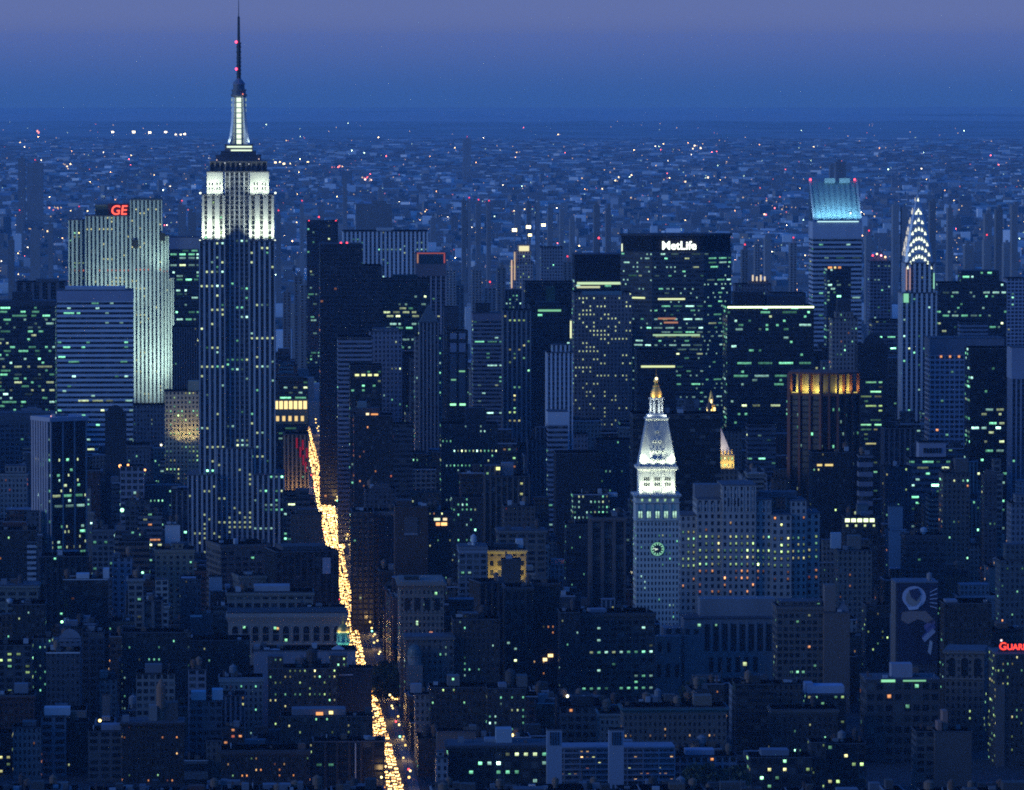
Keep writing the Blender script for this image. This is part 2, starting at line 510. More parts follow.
def roof_slab(root, x0, x1, y0, y1, z, color, edge, over=0.3, thick=0.7, name='roof'):
    mb = MB(); mb.box(x0 - over, x1 + over, y0 - over, y1 + over, z + 0.02, z + thick, 0, 1)
    r = link(name, mb.mesh(name, [M['wall'], M['roof']]), root, color)
    return r
def build_default(s, sid):
    root = thing(s.name, s.label, s.cat, (s.x, s.y, s.base), s.rot, s.group)
    rng = random.Random(sid * 13 + 1)
    mats = [M['wall'], M[s.style], M['roof']]
    top = s.H - s.cap * s.mpp
    mb = MB()
    hw = s.W / 2
    faces = rect_block(mb, -hw, hw, 0, s.D, -3, top, s)
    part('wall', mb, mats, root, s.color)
    s.faces = faces
    if s.cap:
        mb = MB(); mb.box(-hw - 0.25, hw + 0.25, -0.25, s.D + 0.25, top + 0.02, s.H - 0.7)
        part('parapet_band', mb, [M['wall']], root, s.capcol or s.color)
    ec = [min(0.6, c * 1.2) for c in s.color]
    rf = roof_slab(root, -hw, hw, 0, s.D, s.H - 0.7, s.roofcol, ec)
    bi = 1
    for e in s.extras:
        k = e[0]
        if k in ('tier', 'pent'):
            a, b, c, d, z0, z1 = s.boxes[bi]; bi += 1
            mb = MB()
            if k == 'tier':
                fs = rect_block(mb, a, b, c, d, z0 + 0.05, z1, s)
                st = part('setback_tier', mb, mats, root, s.color)
                if s.generic: faces = faces
                roof_slab(st, a, b, c, d, z1, s.roofcol, ec, 0.2, 0.5)
                faces = faces + fs
            else:
                mb.box(a, b, c, d, z0 + 0.05, z1, 0, 1)
                col = e[5] if len(e) > 5 else tuple(x * 0.8 for x in s.color)
                part('penthouse', mb, [M['wall'], M['roof']], rf, col)
        elif k == 'tank':                       # (tank, px, top py, radius m)
            z = zpix(e[2], s.y + 8) - s.base
            r = e[3]
            unit('water_tank', UNIT_TANK, rf, ((e[1] - s.xc) * s.mpp, 8.0, s.H), (2 * r, 2 * r, max(2.0, (z - s.H) / 1.45)), e[4] if len(e) > 4 else (0.16, 0.10, 0.07))
        elif k == 'mast':
            z = zpix(e[2], s.y + 10) - s.base
            mb = MB(); mb.lathe([(0.5, s.H), (0.35, (s.H + z) / 2), (0.12, z)], 6, (e[1] - s.xc) * s.mpp, 10)
            part('antenna', mb, [M['metal']], rf, (0.1, 0.1, 0.11))
        elif k == 'beacon':                     # (beacon, px, py, colour, size)
            z = zpix(e[2], s.y + 3) - s.base
            unit('beacon', UNIT_BULB, rf, ((e[1] - s.xc) * s.mpp, 3.0, z), 0.8 * (e[4] if len(e) > 4 else 2.0), e[3] + (3.6,))
        elif k == 'strip':                      # a lit strip on the front (strip, px0, px1, py0, py1, colour, strength)
            xa, xb = (e[1] - s.xc) * s.mpp, (e[2] - s.xc) * s.mpp
            za, zb = zpix(e[4], s.y) - s.base, zpix(e[3], s.y) - s.base
            unit('light_strip', UNIT_LAMP, root, ((xa + xb) / 2, -0.4, (za + zb) / 2), (xb - xa, 0.5, zb - za), e[5] + (e[6],))
        elif k == 'band':                       # a proud plain band on the front (band, px0, px1, py0, py1, colour)
            xa, xb = (e[1] - s.xc) * s.mpp, (e[2] - s.xc) * s.mpp
            za, zb = zpix(e[4], s.y) - s.base, zpix(e[3], s.y) - s.base
            mb = MB(); mb.box(xa, xb, -0.5, 0.3, za, zb)
            part(e[6] if len(e) > 6 else 'wall_panel', mb, [M['wall']], root, e[5])
        elif k == 'cornice':
            mb = MB()
            o_ = e[1] if len(e) > 1 else 1.2
            rings = []
            for ov, z in ((0.05, s.H - 3.2), (0.5, s.H - 2.6), (o_, s.H - 1.6), (o_, s.H - 0.75)):
                rings.append([(-hw - ov, -ov, z), (hw + ov, -ov, z), (hw + ov, s.D + ov, z), (-hw - ov, s.D + ov, z)])
            mb.loft(rings)
            part('cornice', mb, [M['wall']], root, e[2] if len(e) > 2 else ec)
        elif k == 'gable':
            xa, xb = (e[1] - s.xc) * s.mpp, (e[2] - s.xc) * s.mpp
            z = zpix(e[3], s.y) - s.base
            mb = MB(); n = 9
            pr = [(xa + (xb - xa) * i / (n - 1), s.H + (z - s.H) * math.sin(math.pi * i / (n - 1)) ** 0.7) for i in range(n)]
            mb.loft([[(xa, y, s.H - 2)] + [(p, y, q) for p, q in pr] + [(xb, y, s.H - 2)] for y in (-0.3, 1.2)])
            part('gable', mb, [M['wall']], root, e[4] if len(e) > 4 else ec)
        elif k == 'pyramid':                    # (pyramid, px0, px1, apex py, colour)
            xa, xb = (e[1] - s.xc) * s.mpp, (e[2] - s.xc) * s.mpp
            z = zpix(e[3], s.y + 8) - s.base
            dd = min(s.D - 4, xb - xa)
            mb = MB(); mb.loft([[(xa, 2, s.H), (xb, 2, s.H), (xb, 2 + dd, s.H), (xa, 2 + dd, s.H)],
                                [((xa + xb) / 2 + a_, 2 + dd / 2 + b_, z) for a_, b_ in ((-.3, -.3), (.3, -.3), (.3, .3), (-.3, .3))]])
            part('pyramid_roof', mb, [M['wall']], root, e[4])
        elif k == 'flood':                      # (flood, px, py, target px, target py, watts, colour)
            z = zpix(e[2], s.y) - s.base; z2 = zpix(e[4], s.y) - s.base
            xa = (e[1] - s.xc) * s.mpp; xb = (e[3] - s.xc) * s.mpp
            spot(root, (xa, -9, z), (xb, 0.5, z2), e[5], e[6], 160, 1.0, 1.0)
            unit('floodlight_housing', UNIT_BULK, root, (xa, -9, z - 1.2), (1.0, 0.8, 1.0), (0.1, 0.1, 0.1))
    s.root = root
    roof_clutter(rf, s, rng, hw)
    light_up(root, s, sid, faces, s.lit, rng=rng)
    return root
def roof_clutter(root, s, rng, hw):
    if s.y > 4500 or s.W < 9: return
    busy = [(b_[0] - 1, b_[1] + 1) for b_ in s.boxes[1:]]
    for q in range(rng.choice((2, 3, 4, 5, 6))):
        x = rng.uniform(-hw + 2, hw - 2); y = rng.uniform(2, max(3, s.D * .6))
        if any(a_ < x < b_ for a_, b_ in busy): continue
        k = rng.random()
        tone = rng.choice(((.12, .12, .13), (.28, .28, .30), (.48, .49, .52), (.22, .15, .11)))
        if k < .4: unit('air_unit', UNIT_BULK, root, (x, y, s.H), (rng.uniform(1.5, 4), rng.uniform(1.5, 3), rng.uniform(1.0, 2.0)), tone)
        elif k < .6: unit('stair_bulkhead', UNIT_BULK, root, (x, y, s.H), (rng.uniform(2.5, 4), 4, rng.uniform(2.4, 3.4)), tone)
        elif k < .78: unit('vent_pipe', UNIT_TANK, root, (x, y, s.H), (.7, .7, rng.uniform(1.2, 2.4)), tone)
        elif k < .9: unit('chimney', UNIT_BULK, root, (x, y, s.H), (1.1, .9, rng.uniform(2.5, 5)), (.22, .13, .10))
        else: unit('water_tank', UNIT_TANK, root, (x, max(5, y), s.H), (rng.uniform(3.2, 4.6),) * 2 + (rng.uniform(3.6, 5.2),), rng.choice(((.22, .13, .08), (.30, .20, .14), (.12, .09, .08))))
# ---------------------------------------------------------------- wall colours
DK = (0.055, 0.062, 0.075); DB = (0.075, 0.065, 0.060); BR = (0.15, 0.085, 0.058); BN = (0.20, 0.13, 0.085)
TN = (0.33, 0.27, 0.20); GR = (0.22, 0.22, 0.23); PL = (0.60, 0.60, 0.62); LS = (0.40, 0.38, 0.34); SL = (0.13, 0.135, 0.15)
RED = (1.0, 0.06, 0.10); ORG = (1.0, 0.42, 0.14); YEL = (1.0, 0.80, 0.30); GRN = (0.35, 1.0, 0.55); WHT = (0.85, 1.0, 0.85)
CFLOOD = (0.80, 1.0, 0.90); YFLOOD = (1.0, 0.80, 0.30)
# ---- far edge of midtown, left
row(16, 66, 282, 300, 6500, 'pier', SL, None, 'dark blocky tower with wide vertical piers behind the green-striped glass slab', D=40, bw=9, pier=3, extras=[('pent', 36, 58, 279, 6)])
row(-16, 55, 301, 411, 5750, 'glass', DK, ('rnd', .30, 'g', .7), 'black glass slab at the left edge striped with green-lit office floors', D=40, bw=3.4, cap=5, extras=[('pent', 12, 32, 292, 6)])
row(169, 199, 237, 391, 6250, 'glass', DK, ('off', .30, 'g', .8), 'dark glass tower with a pale blank band on top, right of the floodlit slab', D=40, cap=12, capcol=(.33, .35, .42))
row(172, 199, 327, 400, 5750, 'pier', SL, ('rnd', .05, 'm', .8), 'slate tower with fine piers, low in front of the dark glass tower beside the spire', bw=2.4, pier=.7)
row(57, 133, 290, 447, 5350, 'ribbon', (.44, .45, .50), ('off', .14, 'g', .9), 'pale gridded slab with white spandrels and a plain pale top band', D=36, bw=4.2, flr=4.3, cap=11, capcol=(.42, .42, .50), extras=[('pent', 65, 125, 287, 6)])
row(-10, 54, 413, 446, 5100, 'grid', SL, ('rnd', .03, 'g', .6), 'low dark building with a plain grey top band behind the pale-sided piered tower', 'city_building', 'building', cap=11, capcol=(.17, .18, .20))
row(133, 174, 405, 445, 5300, 'punch', SL, ('rnd', .05, 'g', .8), 'dark low block at the foot of the floodlit slab with a white lamp', 'city_building', 'building', extras=[('beacon', 149, 422, (.8, .9, 1), 2.5)])
row(165, 199, 391, 440, 5000, 'punch', (.42, .36, .25), ('rnd', .30, 'y', .9), 'cream masonry hotel lit yellow from below left of the spire tower', 'masonry_hotel', 'hotel', D=30, bw=3, extras=[('pent', 188, 199, 381, 4, (.5, .45, .32)), ('flood', 178, 440, 186, 415, 6000, (1, .86, .40)), ('flood', 192, 440, 190, 415, 6000, (1, .86, .40)), ('beacon', 177, 436, (1, .95, .6), 4)])
row(105, 126, 413, 450, 4850, 'blank', DK, None, 'narrow dark tower with a rounded cap in front of the pale gridded slab', 'city_building', 'tower', D=20, extras=[('gable', 106, 125, 405, DK)])
row(0, 27, 473, 510, 4700, 'punch', (.34, .32, .30), ('rnd', .02, 'o'), 'pale ornate masonry block with a raised attic, far left behind the piered tower', 'masonry_building', 'building', D=26, extras=[('tier', 5, 26, 466, 2), ('cornice', 1.0)])
row(120, 144, 466, 512, 4600, 'grid', (.36, .36, .40), ('rnd', .05, 'g'), 'pale framed block with open grid top and orange lamps on its parapet', 'loft_building', 'building', D=22, bw=5, flr=4.5, extras=[('beacon', 120, 466, ORG, 3), ('beacon', 128, 465, ORG, 2), ('beacon', 145, 470, ORG, 2)])
row(108, 150, 445, 475, 4950, 'punch', SL, ('rnd', .06, 'm'), 'long dark loft with a flat cornice right below the pale gridded slab', 'loft_building', 'building', extras=[('cornice',)])
row(125, 150, 500, 530, 4480, 'grid', SL, ('rnd', .05, 'g'), 'small dark loft under the pale framed block', 'loft_building', 'building', D=20)
row(138, 162, 512, 540, 4420, 'ribbon', GR, ('rnd', .14, 'm'), 'low grey loft with striped floors right of a bright green lamp', 'loft_building', 'building', D=20, extras=[('beacon', 122, 510, GRN, 3.5)])
row(171, 188, 490, 535, 4450, 'pier', GR, ('rnd', .03, 'g'), 'narrow grey loft with vertical piers left of the spire tower base', 'loft_building', 'building', D=22, bw=4)
row(165, 180, 524, 532, 4380, 'blank', PL, None, 'small white bulkhead roof beside the narrow grey loft', 'city_building', 'building', D=12)
row(92, 114, 529, 575, 4300, 'grid', GR, ('rnd', .10, 'g'), 'small grey loft with one bright green window right of the piered tower', 'loft_building', 'building', D=22, extras=[('cornice',)])
row(-6, 36, 530, 580, 4350, 'punch', DB, ('rnd', .03, 'a'), 'dark brick block left of the piered tower with an orange lamp', 'loft_building', 'building', extras=[('beacon', 10, 533, ORG, 2.5)])
row(27, 36, 541, 556, 4300, 'ribbon', PL, None, 'small white panelled tower at the foot of the piered tower', 'city_building', 'building', D=8)
row(155, 194, 549, 580, 4150, 'punch', (.36, .31, .23), ('rnd', .03, 'g'), 'tan stone apartment block with a raised panel parapet, left of the two-tone lofts', 'masonry_building', 'building', D=26, bw=4.5, extras=[('tier', 171, 183, 544, 1), ('cornice', .8)])
row(112, 132, 557, 577, 4120, 'punch', (.40, .40, .44), ('rnd', .02, 'o'), 'small white building with a stepped parapet and three rows of windows', 'loft_building', 'building', D=18, bw=4, extras=[('tier', 112, 120, 555, 1)])
row(40, 88, 556, 600, 4080, 'pier', DK, ('rnd', .10, 'g'), 'dark low block with green-lit floor at the foot of the piered tower', 'loft_building', 'building', bw=4)
row(63, 108, 579, 620, 3960, 'grid', DB, ('rnd', .02, 'a'), 'dark loft with pale bulkheads along its white roof edge', 'loft_building', 'building', extras=[('pent', 76, 89, 574, 3, PL), ('pent', 103, 109, 569, 3, PL), ('band', 63, 108, 579, 580, PL, 'coping')])
row(-4, 38, 585, 615, 3920, 'grid', (.30, .28, .24), ('rnd', .02, 'a'), 'pale cornice-topped loft with broad window bays at the left edge', 'loft_building', 'building', D=28, bw=7, cap=6, extras=[('cornice',)])
row(143, 163, 600, 632, 3860, 'pier', (.27, .25, .24), None, 'narrow loft front with three tall piers below the tan apartment block', 'loft_building', 'building', D=24, bw=5.5, pier=1.6)
row(12, 45, 604, 640, 3820, 'punch', DB, ('rnd', .04, 'g'), 'dark loft with a bright green lamp on its roof edge', 'loft_building', 'building', extras=[('beacon', 27, 610, GRN, 3), ('tank', 9, 610, 1.8, PL)])
row(180, 201, 579, 612, 4000, 'punch', SL, ('rnd', .05, 'y'), 'small dark block with a pale roof house right of the tan apartment block', 'loft_building', 'building', extras=[('pent', 181, 196, 578, 3, (.35, .35, .4)), ('beacon', 182, 601, YEL, 2.5)])
row(59, 81, 638, 664, 3660, 'punch', (.30, .30, .33), None, 'loft front crowned by a pale curved Dutch gable', 'loft_building', 'building', D=20, extras=[('gable', 59, 81, 629)])
row(82, 104, 632, 664, 3690, 'grid', SL, None, 'grey loft with square bays right of the curved gable', 'loft_building', 'building', D=20)
row(122, 191, 632, 660, 3700, 'punch', DB, ('rnd', .22, 'g', .8), 'long dark loft with a row of small green windows on its upper floor', 'loft_building', 'building', D=24)
row(-4, 32, 645, 690, 3600, 'grid', SL, ('rnd', .30, 'y', 1.2), 'dark loft at the left edge with yellow-lit windows in a row', 'loft_building', 'building', bw=5)
row(33, 52, 638, 665, 3630, 'punch', GR, ('rnd', .3, 'g'), 'grey loft with greenish windows between the yellow-lit loft and the gable', 'loft_building', 'building', D=18)
row(46, 80, 652, 680, 3570, 'punch', SL, None, 'dark loft edged with a white roof frame', 'loft_building', 'building', extras=[('band', 46, 80, 652, 653.5, PL, 'coping')])
row(188, 206, 669, 700, 3560, 'grid', (.33, .33, .37), None, 'small pale loft beside the brown block with orange tanks', 'loft_building', 'building', D=14, bw=6)
row(190, 222, 701, 740, 3480, 'grid', (.20, .20, .22), None, 'low grey loft with a band of square windows and white roof pieces', 'loft_building', 'building', D=22, extras=[('pent', 191, 206, 692, 4, PL), ('pent', 212, 223, 690, 4, PL)])
row(13, 41, 727, 790, 3420, 'punch', (.30, .29, .28), ('rnd', .05, 'o'), 'pale masonry apartment house with orange-lit rooms at lower left', 'apartment_house', 'apartments', D=22, bw=2.6, extras=[('pent', 22, 36, 722, 4, (.3, .2, .18))])
row(41, 66, 716, 790, 3430, 'grid', (.27, .28, .31), None, 'grey loft with big square windows and a white roof hut at lower left', 'loft_building', 'building', D=24, bw=6, extras=[('pent', 44, 70, 708, 3, PL)])
row(-3, 12, 733, 790, 3440, 'grid', DB, ('rnd', .45, 'y'), 'dark loft at the lower left edge with yellow windows', 'loft_building', 'building', D=22)
row(66, 88, 722, 790, 3440, 'punch', DB, ('rnd', .08, 'm', 1.2), 'dark brick block with a white-lit corner window at lower left', 'loft_building', 'building', D=22)
row(88, 122, 731, 790, 3410, 'grid', (.20, .19, .19), ('rnd', .05, 'g'), 'grey loft with a pale roof house and recessed bays', 'loft_building', 'building', D=24, bw=6, extras=[('pent', 101, 121, 725, 3, (.32, .33, .38))])
row(122, 184, 722, 790, 3400, 'punch', (.10, .065, .05), ('rnd', .16, 'a', 1.3), 'broad brown apartment house with scattered orange windows and a pale parapet', 'apartment_house', 'apartments', D=26, flr=3.1, bw=2.7, cap=2, extras=[('pent', 149, 157, 706, 5, (.30, .27, .25)), ('pent', 157, 178, 703, 7, (.14, .12, .11)), ('tank', 161, 678, 2.6, (.34, .20, .13)), ('cornice',)])
row(102, 110, 694, 720, 3500, 'blank', (.24, .22, .22), None, 'thin square chimney tower above the grey loft', 'city_building', 'tower', D=5)
row(184, 208, 760, 790, 3390, 'ribbon', GR, None, 'low grey terraced block with white railings beside the brown apartment house', 'loft_building', 'building', D=20, flr=6, extras=[('band', 184, 208, 760, 761, PL, 'railing')])
row(206, 222, 740, 790, 3395, 'punch', (.22, .19, .17), ('rnd', .05, 'g'), 'narrow tan stair tower beside the wide orange-windowed block', 'city_building', 'building', D=12)
row(221, 310, 750, 790, 3370, 'punch', (.09, .06, .048), ('rnd', .14, 'a', 1.3), 'wide low brown apartment block with rows of orange windows at the bottom edge', 'apartment_house', 'apartments', D=28, flr=3.1, bw=2.6, extras=[('cornice', .7, (.14, .11, .1))])
row(222, 244, 727, 750, 3460, 'grid', BR, ('rnd', .5, 'o'), 'small red-lit brick loft behind the wide brown apartment block', 'loft_building', 'building', D=14)
row(278, 292, 690, 717, 3640, 'blank', GR, None, 'narrow grey side block left of the brown green-windowed block', 'city_building', 'building', D=14)
row(268, 337, 668, 735, 3590, 'punch', (.13, .10, .085), ('rnd', .30, 'y', 1.1), 'brown brick block with yellow-green windows and two roof tanks', 'loft_building', 'building', D=26, flr=3.6, bw=3, extras=[('tier', 268, 283, 657, 0.1), ('tier', 330, 347, 656, 0.1), ('tank', 300, 655, 3.0, (.30, .22, .2)), ('pent', 303, 322, 660, 9, (.05, .05, .055)), ('tank', 312, 647, 3.4, (.09, .07, .06))])
row(254, 356, 650, 668, 3690, 'blank', (.34, .35, .40), None, 'long pale blue-grey roof block with small pointed dormers behind the tanks', 'city_building', 'building', D=30, extras=[('pyramid', 270, 280, 648, (.5, .5, .52)), ('pyramid', 332, 345, 645, (.5, .5, .52)), ('pent', 254, 260, 646, 4, (.3, .28, .28))])
row(337, 372, 668, 700, 3600, 'blank', (.09, .085, .085), None, 'dark blank-walled block between the brown block and the avenue', 'city_building', 'building', D=20, extras=[('band', 339, 353, 674, 675.5, PL, 'coping')])
row(281, 373, 716, 760, 3440, 'punch', (.09, .08, .075), ('rnd', .2, 'y', 1.1), 'dark flat-roofed block with a lit top floor beside the avenue', 'loft_building', 'building', D=22, extras=[('pent', 292, 346, 709, 4, (.25, .25, .28)), ('strip', 316, 323, 712, 715, ORG, 1.3), ('strip', 329, 333, 711, 714, YEL, 2.0)])
row(313, 385, 741, 790, 3375, 'pier', (.085, .075, .07), ('rnd', .03, 'g'), 'dark nearly unlit block hiding the near end of the avenue', 'loft_building', 'building', D=24, bw=7, extras=[('band', 355, 356, 743, 782, PL, 'drain_pipe')])
# ---- around the avenue, left side
row(273, 308, 380, 440, 5050, 'ribbon', (.06, .06, .065), ('rnd', .35, 'g', .7), 'dark ribbon-windowed block with a yellow-lit arcade band right of the spire tower', 'office_building', 'building', D=36, bw=4, flr=4.2, extras=[('pent', 278, 304, 377, 5), ('band', 273, 308, 399, 424, (.42, .33, .20), 'arcade_front')] + [('strip', 274.5 + k * 4.8, 278 + k * 4.8, 401, 409, (1, .78, .33), 1.5) for k in range(7)] + [('strip', 276 + k * 6.2, 279 + k * 6.2, 416, 421, (1, .74, .30), 1.0) for k in range(5)] + [('beacon', 278, 421, YEL, 3), ('beacon', 299, 418, YEL, 3.5)])
row(284, 309, 434, 497, 4960, 'pier', (.30, .24, .17), ('rnd', .05, 'g'), 'tall stone store with piers lit warm from below and red lights beside the avenue', 'department_store', 'store', D=34, bw=3.2, pier=1.2, rec=1.2, extras=[('flood', 288 + 6 * k, 496, 288 + 6 * k, 470, 2600, (1, .66, .28)) for k in range(4)] + [('strip', x_, x_ + 1.6, y_, y_ + 10, (1, .03, .08), .25) for x_, y_ in ((296, 438), (299.5, 447), (302, 440), (302.5, 455), (305, 462), (306, 448))])
row(287, 310, 497, 530, 4600, 'ribbon', (.16, .15, .15), ('rnd', .1, 'g'), 'small stepped stone block in front of the warm-lit store', 'masonry_building', 'building', D=22, extras=[('tier', 296, 309, 490, 5)])
row(283, 297, 492, 520, 4650, 'grid', SL, ('rnd', .45, 'g'), 'narrow dark block with green-lit windows right of the spire tower base', 'office_building', 'building', D=20)
row(291, 322, 514, 548, 4480, 'punch', (.19, .15, .12), None, 'brown stepped stone block beside the brightest stretch of the avenue', 'masonry_building', 'building', D=24, extras=[('tier', 298, 318, 510, 4)])
row(221, 270, 544, 582, 4270, 'grid', (.21, .18, .16), ('rnd', .04, 'g'), 'brown corner loft with a pale window-filled left flank', 'loft_building', 'building', D=44, rot=R(16), bw=5, flr=4, extras=[('cornice', .8)])
row(239, 266, 575, 590, 4130, 'punch', (.36, .32, .27), None, 'low cream annex with a bright cornice below the brown corner loft', 'city_building', 'building', D=26, rot=R(12), extras=[('cornice', .8)])
row(209, 222, 576, 590, 4150, 'blank', PL, None, 'small white roof house left of the cream annex', 'city_building', 'building', D=10)
row(276, 339, 551, 612, 4110, 'pier', (.10, .085, .085), ('rnd', .02, 'g'), 'dark piered department store with a white banner and a pale left flank', 'department_store', 'store', D=40, rot=R(13), bw=4.5, extras=[('pent', 284, 330, 546, 6, (.12, .11, .12)), ('band', 323, 331, 558, 574, (.45, .45, .50), 'banner'), ('beacon', 282, 559, GRN, 2.6), ('beacon', 282, 583, GRN, 2.4)] + [('beacon', 334, y_, GRN, 2.4) for y_ in (560, 577, 583, 596, 602)])
row(227, 313, 592, 612, 3960, 'grid', (.33, .30, .26), ('rnd', .02, 'g'), 'wide cream stone attic with tall square windows and a pale roof house', 'masonry_building', 'building', D=30, bw=5.5, flr=6, extras=[('pent', 254, 290, 586, 5, (.40, .40, .43)), ('cornice', 1.0)])
row(213, 228, 606, 640, 3900, 'ribbon', (.25, .22, .19), None, 'narrow brown striped block left of the arcaded palazzo', 'loft_building', 'building', D=18)
row(304, 345, 607, 618, 3930, 'blank', (.09, .09, .095), None, 'dark flat roof with a tall bulkhead behind the arcaded palazzo', 'city_building', 'building', D=18, extras=[('pent', 301, 304, 602, 2)])
row(190, 213, 614, 640, 3880, 'blank', SL, None, 'dark low roof with white edge at the left of the arcaded palazzo', 'city_building', 'building', D=16, extras=[('band', 190, 202, 615, 617, PL, 'coping')])
row(178, 250, 640, 668, 3740, 'punch', DB, ('rnd', .07, 'm'), 'long dark brick loft with a yellow lamp left of the pale roof block', 'loft_building', 'building', extras=[('beacon', 238, 655, (1, 1, .4), 3.5)])
# ---- right of the avenue, tall
row(307, 338, 221, 300, 6900, 'glass', DK, ('off', .12, 'g', .5), 'tall dark distant slab with three red beacons behind the black stepped tower', D=36, extras=[('beacon', 309, 221, RED, 2.2), ('beacon', 319, 217, RED, 2.2), ('beacon', 336, 221, RED, 2.2)])
row(343, 428, 231, 276, 6700, 'pier', (.72, .72, .76), ('off', .10, 'g', .6), 'wide white tower with bold vertical marble piers above the black stepped tower', D=46, bw=4.6, pier=2.2, rec=1.8, extras=[('pent', 377, 392, 228, 8)])
row(416, 446, 253, 330, 6350, 'pier', (.33, .30, .31), ('off', .12, 'm', .7), 'tan tower with a dark panelled crown outlined by orange-red light', D=40, bw=5, cap=23, capcol=(.27, .23, .24), extras=[('band', 419, 443, 255, 264, (.06, .11, .13), 'crown_panel'), ('strip', 417, 445, 252.8, 253.6, (1, .22, .14), .45), ('strip', 417, 418.4, 254, 263, (1, .5, .3), .4), ('strip', 443.8, 445, 254, 263, (1, .2, .2), .4), ('beacon', 420, 262, YEL, 4)])
row(320, 382, 266, 400, 5450, 'glass', (.050, .055, .068), ('rnd', .006, 'o'), 'huge black stepped glass tower with two red beacons right of the avenue', D=50, extras=[('tier', 320, 362, 244, 1), ('beacon', 341, 243, RED, 2.4), ('beacon', 347, 243, RED, 2.4)])
row(382, 430, 279, 345, 5750, 'glass', (.028, .05, .055), ('off', .24, 'g', .8), 'teal-dark glass tower with green floors and round dishes on its roof', D=40, extras=[('pent', 393, 418, 275, 8)])
row(338, 372, 337, 430, 5020, 'ribbon', (.22, .23, .27), ('rnd', .01, 'g'), 'grey slab with pale horizontal bands below the black stepped tower', D=34, bw=4)
row(370, 402, 331, 430, 5080, 'punch', (.20, .20, .23), ('rnd', .04, 'g'), 'grey masonry tower with an arched crown beside the banded slab', 'masonry_tower', 'tower', D=34, bw=3.4, extras=[('tier', 373, 399, 329, 2)])
row(415, 442, 336, 450, 5200, 'punch', (.21, .19, .19), ('rnd', .16, 'g', 1.1), 'slender gothic tower with a pointed pyramid roof and lit windows', 'masonry_tower', 'tower', D=24, bw=3.1, flr=4.2, extras=[('tier', 419, 439, 322, 2), ('beacon', 420, 345, GRN, 2)])
row(419.5, 438.5, 322, 330, 5195, 'pier', (.22, .21, .22), None, 'small arcaded belvedere with pyramid roof topping the gothic tower', 'roof_belvedere', 'belvedere', D=18, bw=3, extras=[('pyramid', 420, 438, 304, (.17, .19, .20))])
row(447, 468, 331, 415, 5300, 'glass', (.03, .034, .04), None, 'dark tower with two pale vertical glass strips down its front', D=30, extras=[('strip', 0, 0.01, 0, 0.01, GRN, 0)][:0] + [('band', 450, 456.5, 333, 339, (.30, .34, .42), 'glass_strip'), ('band', 459, 465.5, 333, 339, (.30, .34, .42), 'glass_strip'), ('band', 450, 456.5, 343, 352, (.27, .31, .40), 'glass_strip'), ('band', 459, 465.5, 343, 352, (.27, .31, .40), 'glass_strip'), ('band', 450, 456.5, 354, 402, (.10, .13, .17), 'glass_strip'), ('band', 459, 465.5, 354, 402, (.10, .13, .17), 'glass_strip'), ('strip', 450, 456, 403.5, 405.5, GRN, 1.6), ('strip', 459.5, 465.5, 403.5, 405.5, GRN, 1.6), ('strip', 459, 465, 370.5, 372, GRN, .6), ('strip', 451, 456, 379, 380.5, GRN, .5)])
row(444, 458, 307, 331, 5900, 'blank', DK, None, 'dark blank tower top behind the tower with two glass strips', D=28)
row(473, 503, 313, 420, 5650, 'ribbon', (.18, .19, .23), ('off', .16, 'g', .7), 'banded tower with a pale blank cap and a dark domed roof house', D=34, bw=4, cap=7, capcol=(.26, .25, .31), extras=[('pent', 476, 490, 303, 6, DK)])
row(503, 531, 310, 430, 5400, 'pier', (.17, .18, .20), ('rnd', .17, 'y', 1.1), 'piered tower with yellow-green windows between its dark vertical ribs', D=30, bw=4.0, pier=1.4)
row(505, 522, 290, 312, 5800, 'pier', SL, ('rnd', .12, 'g'), 'slim slate top rising behind the yellow-windowed piered tower', D=20)
row(530, 570, 305, 410, 5550, 'glass', (.055, .062, .075), ('off', .035, 'g', .8), 'broad black glass block with a green-lit row near its top', D=44, extras=[('pent', 537, 560, 302, 8), ('strip', 538, 561, 309.5, 311.5, GRN, .6)])
row(525, 573, 282, 306, 6050, 'glass', (.028, .034, .044), ('rnd', .02, 'g'), 'dark wide block with a green glass corner behind the broad black block', D=40, extras=[('band', 546, 555, 286, 303, (.05, .13, .10), 'glass_corner')])
row(568, 574, 318, 360, 5700, 'blank', (.3, .33, .3), None, 'thin pale shaft with a bright white vertical light', D=12, extras=[('strip', 568.3, 572.5, 321, 338, (.9, 1, .6), 1.1)])
row(511, 533, 262, 291, 6650, 'punch', (.33, .29, .27), ('rnd', .25, 'y', .9), 'stepped beige hotel tower with a glowing crown under the floodlights', 'masonry_tower', 'hotel', D=26, extras=[('tier', 514, 531, 251, 2), ('tier', 518, 530, 245, 4), ('strip', 519, 529, 246, 251, (1, .95, .55), 1.0), ('strip', 511, 512.3, 260, 288, (1, .7, .5), .8), ('strip', 514, 515.3, 252, 280, (1, .75, .5), .6)])
row(541, 563, 247, 283, 6950, 'punch', GR, ('rnd', .03, 'g'), 'grey distant tower right of the glowing hotel crown', D=26)
row(575, 622, 254, 300, 5650, 'glass', DK, ('off', .05, 'g'), 'dark tower with a blank black crown above two bright lit floors', D=40, cap=26, capcol=(.022, .026, .034), extras=[('strip', 577, 621, 282, 284.5, (.7, 1, .6), .9), ('strip', 577, 600, 286, 288, (.9, 1, .6), .7), ('mast', 600, 236), ('beacon', 599, 238, RED, 2.4)])
row(574, 632, 292, 420, 5480, 'punch', (.17, .15, .15), ('rnd', .20, 'g', 1.0), 'tall brown masonry tower with green-lit windows and a pale copper roof', 'masonry_tower', 'tower', D=36, bw=3.2, extras=[('band', 582, 622, 291, 295, (.20, .30, .34), 'copper_roof')])
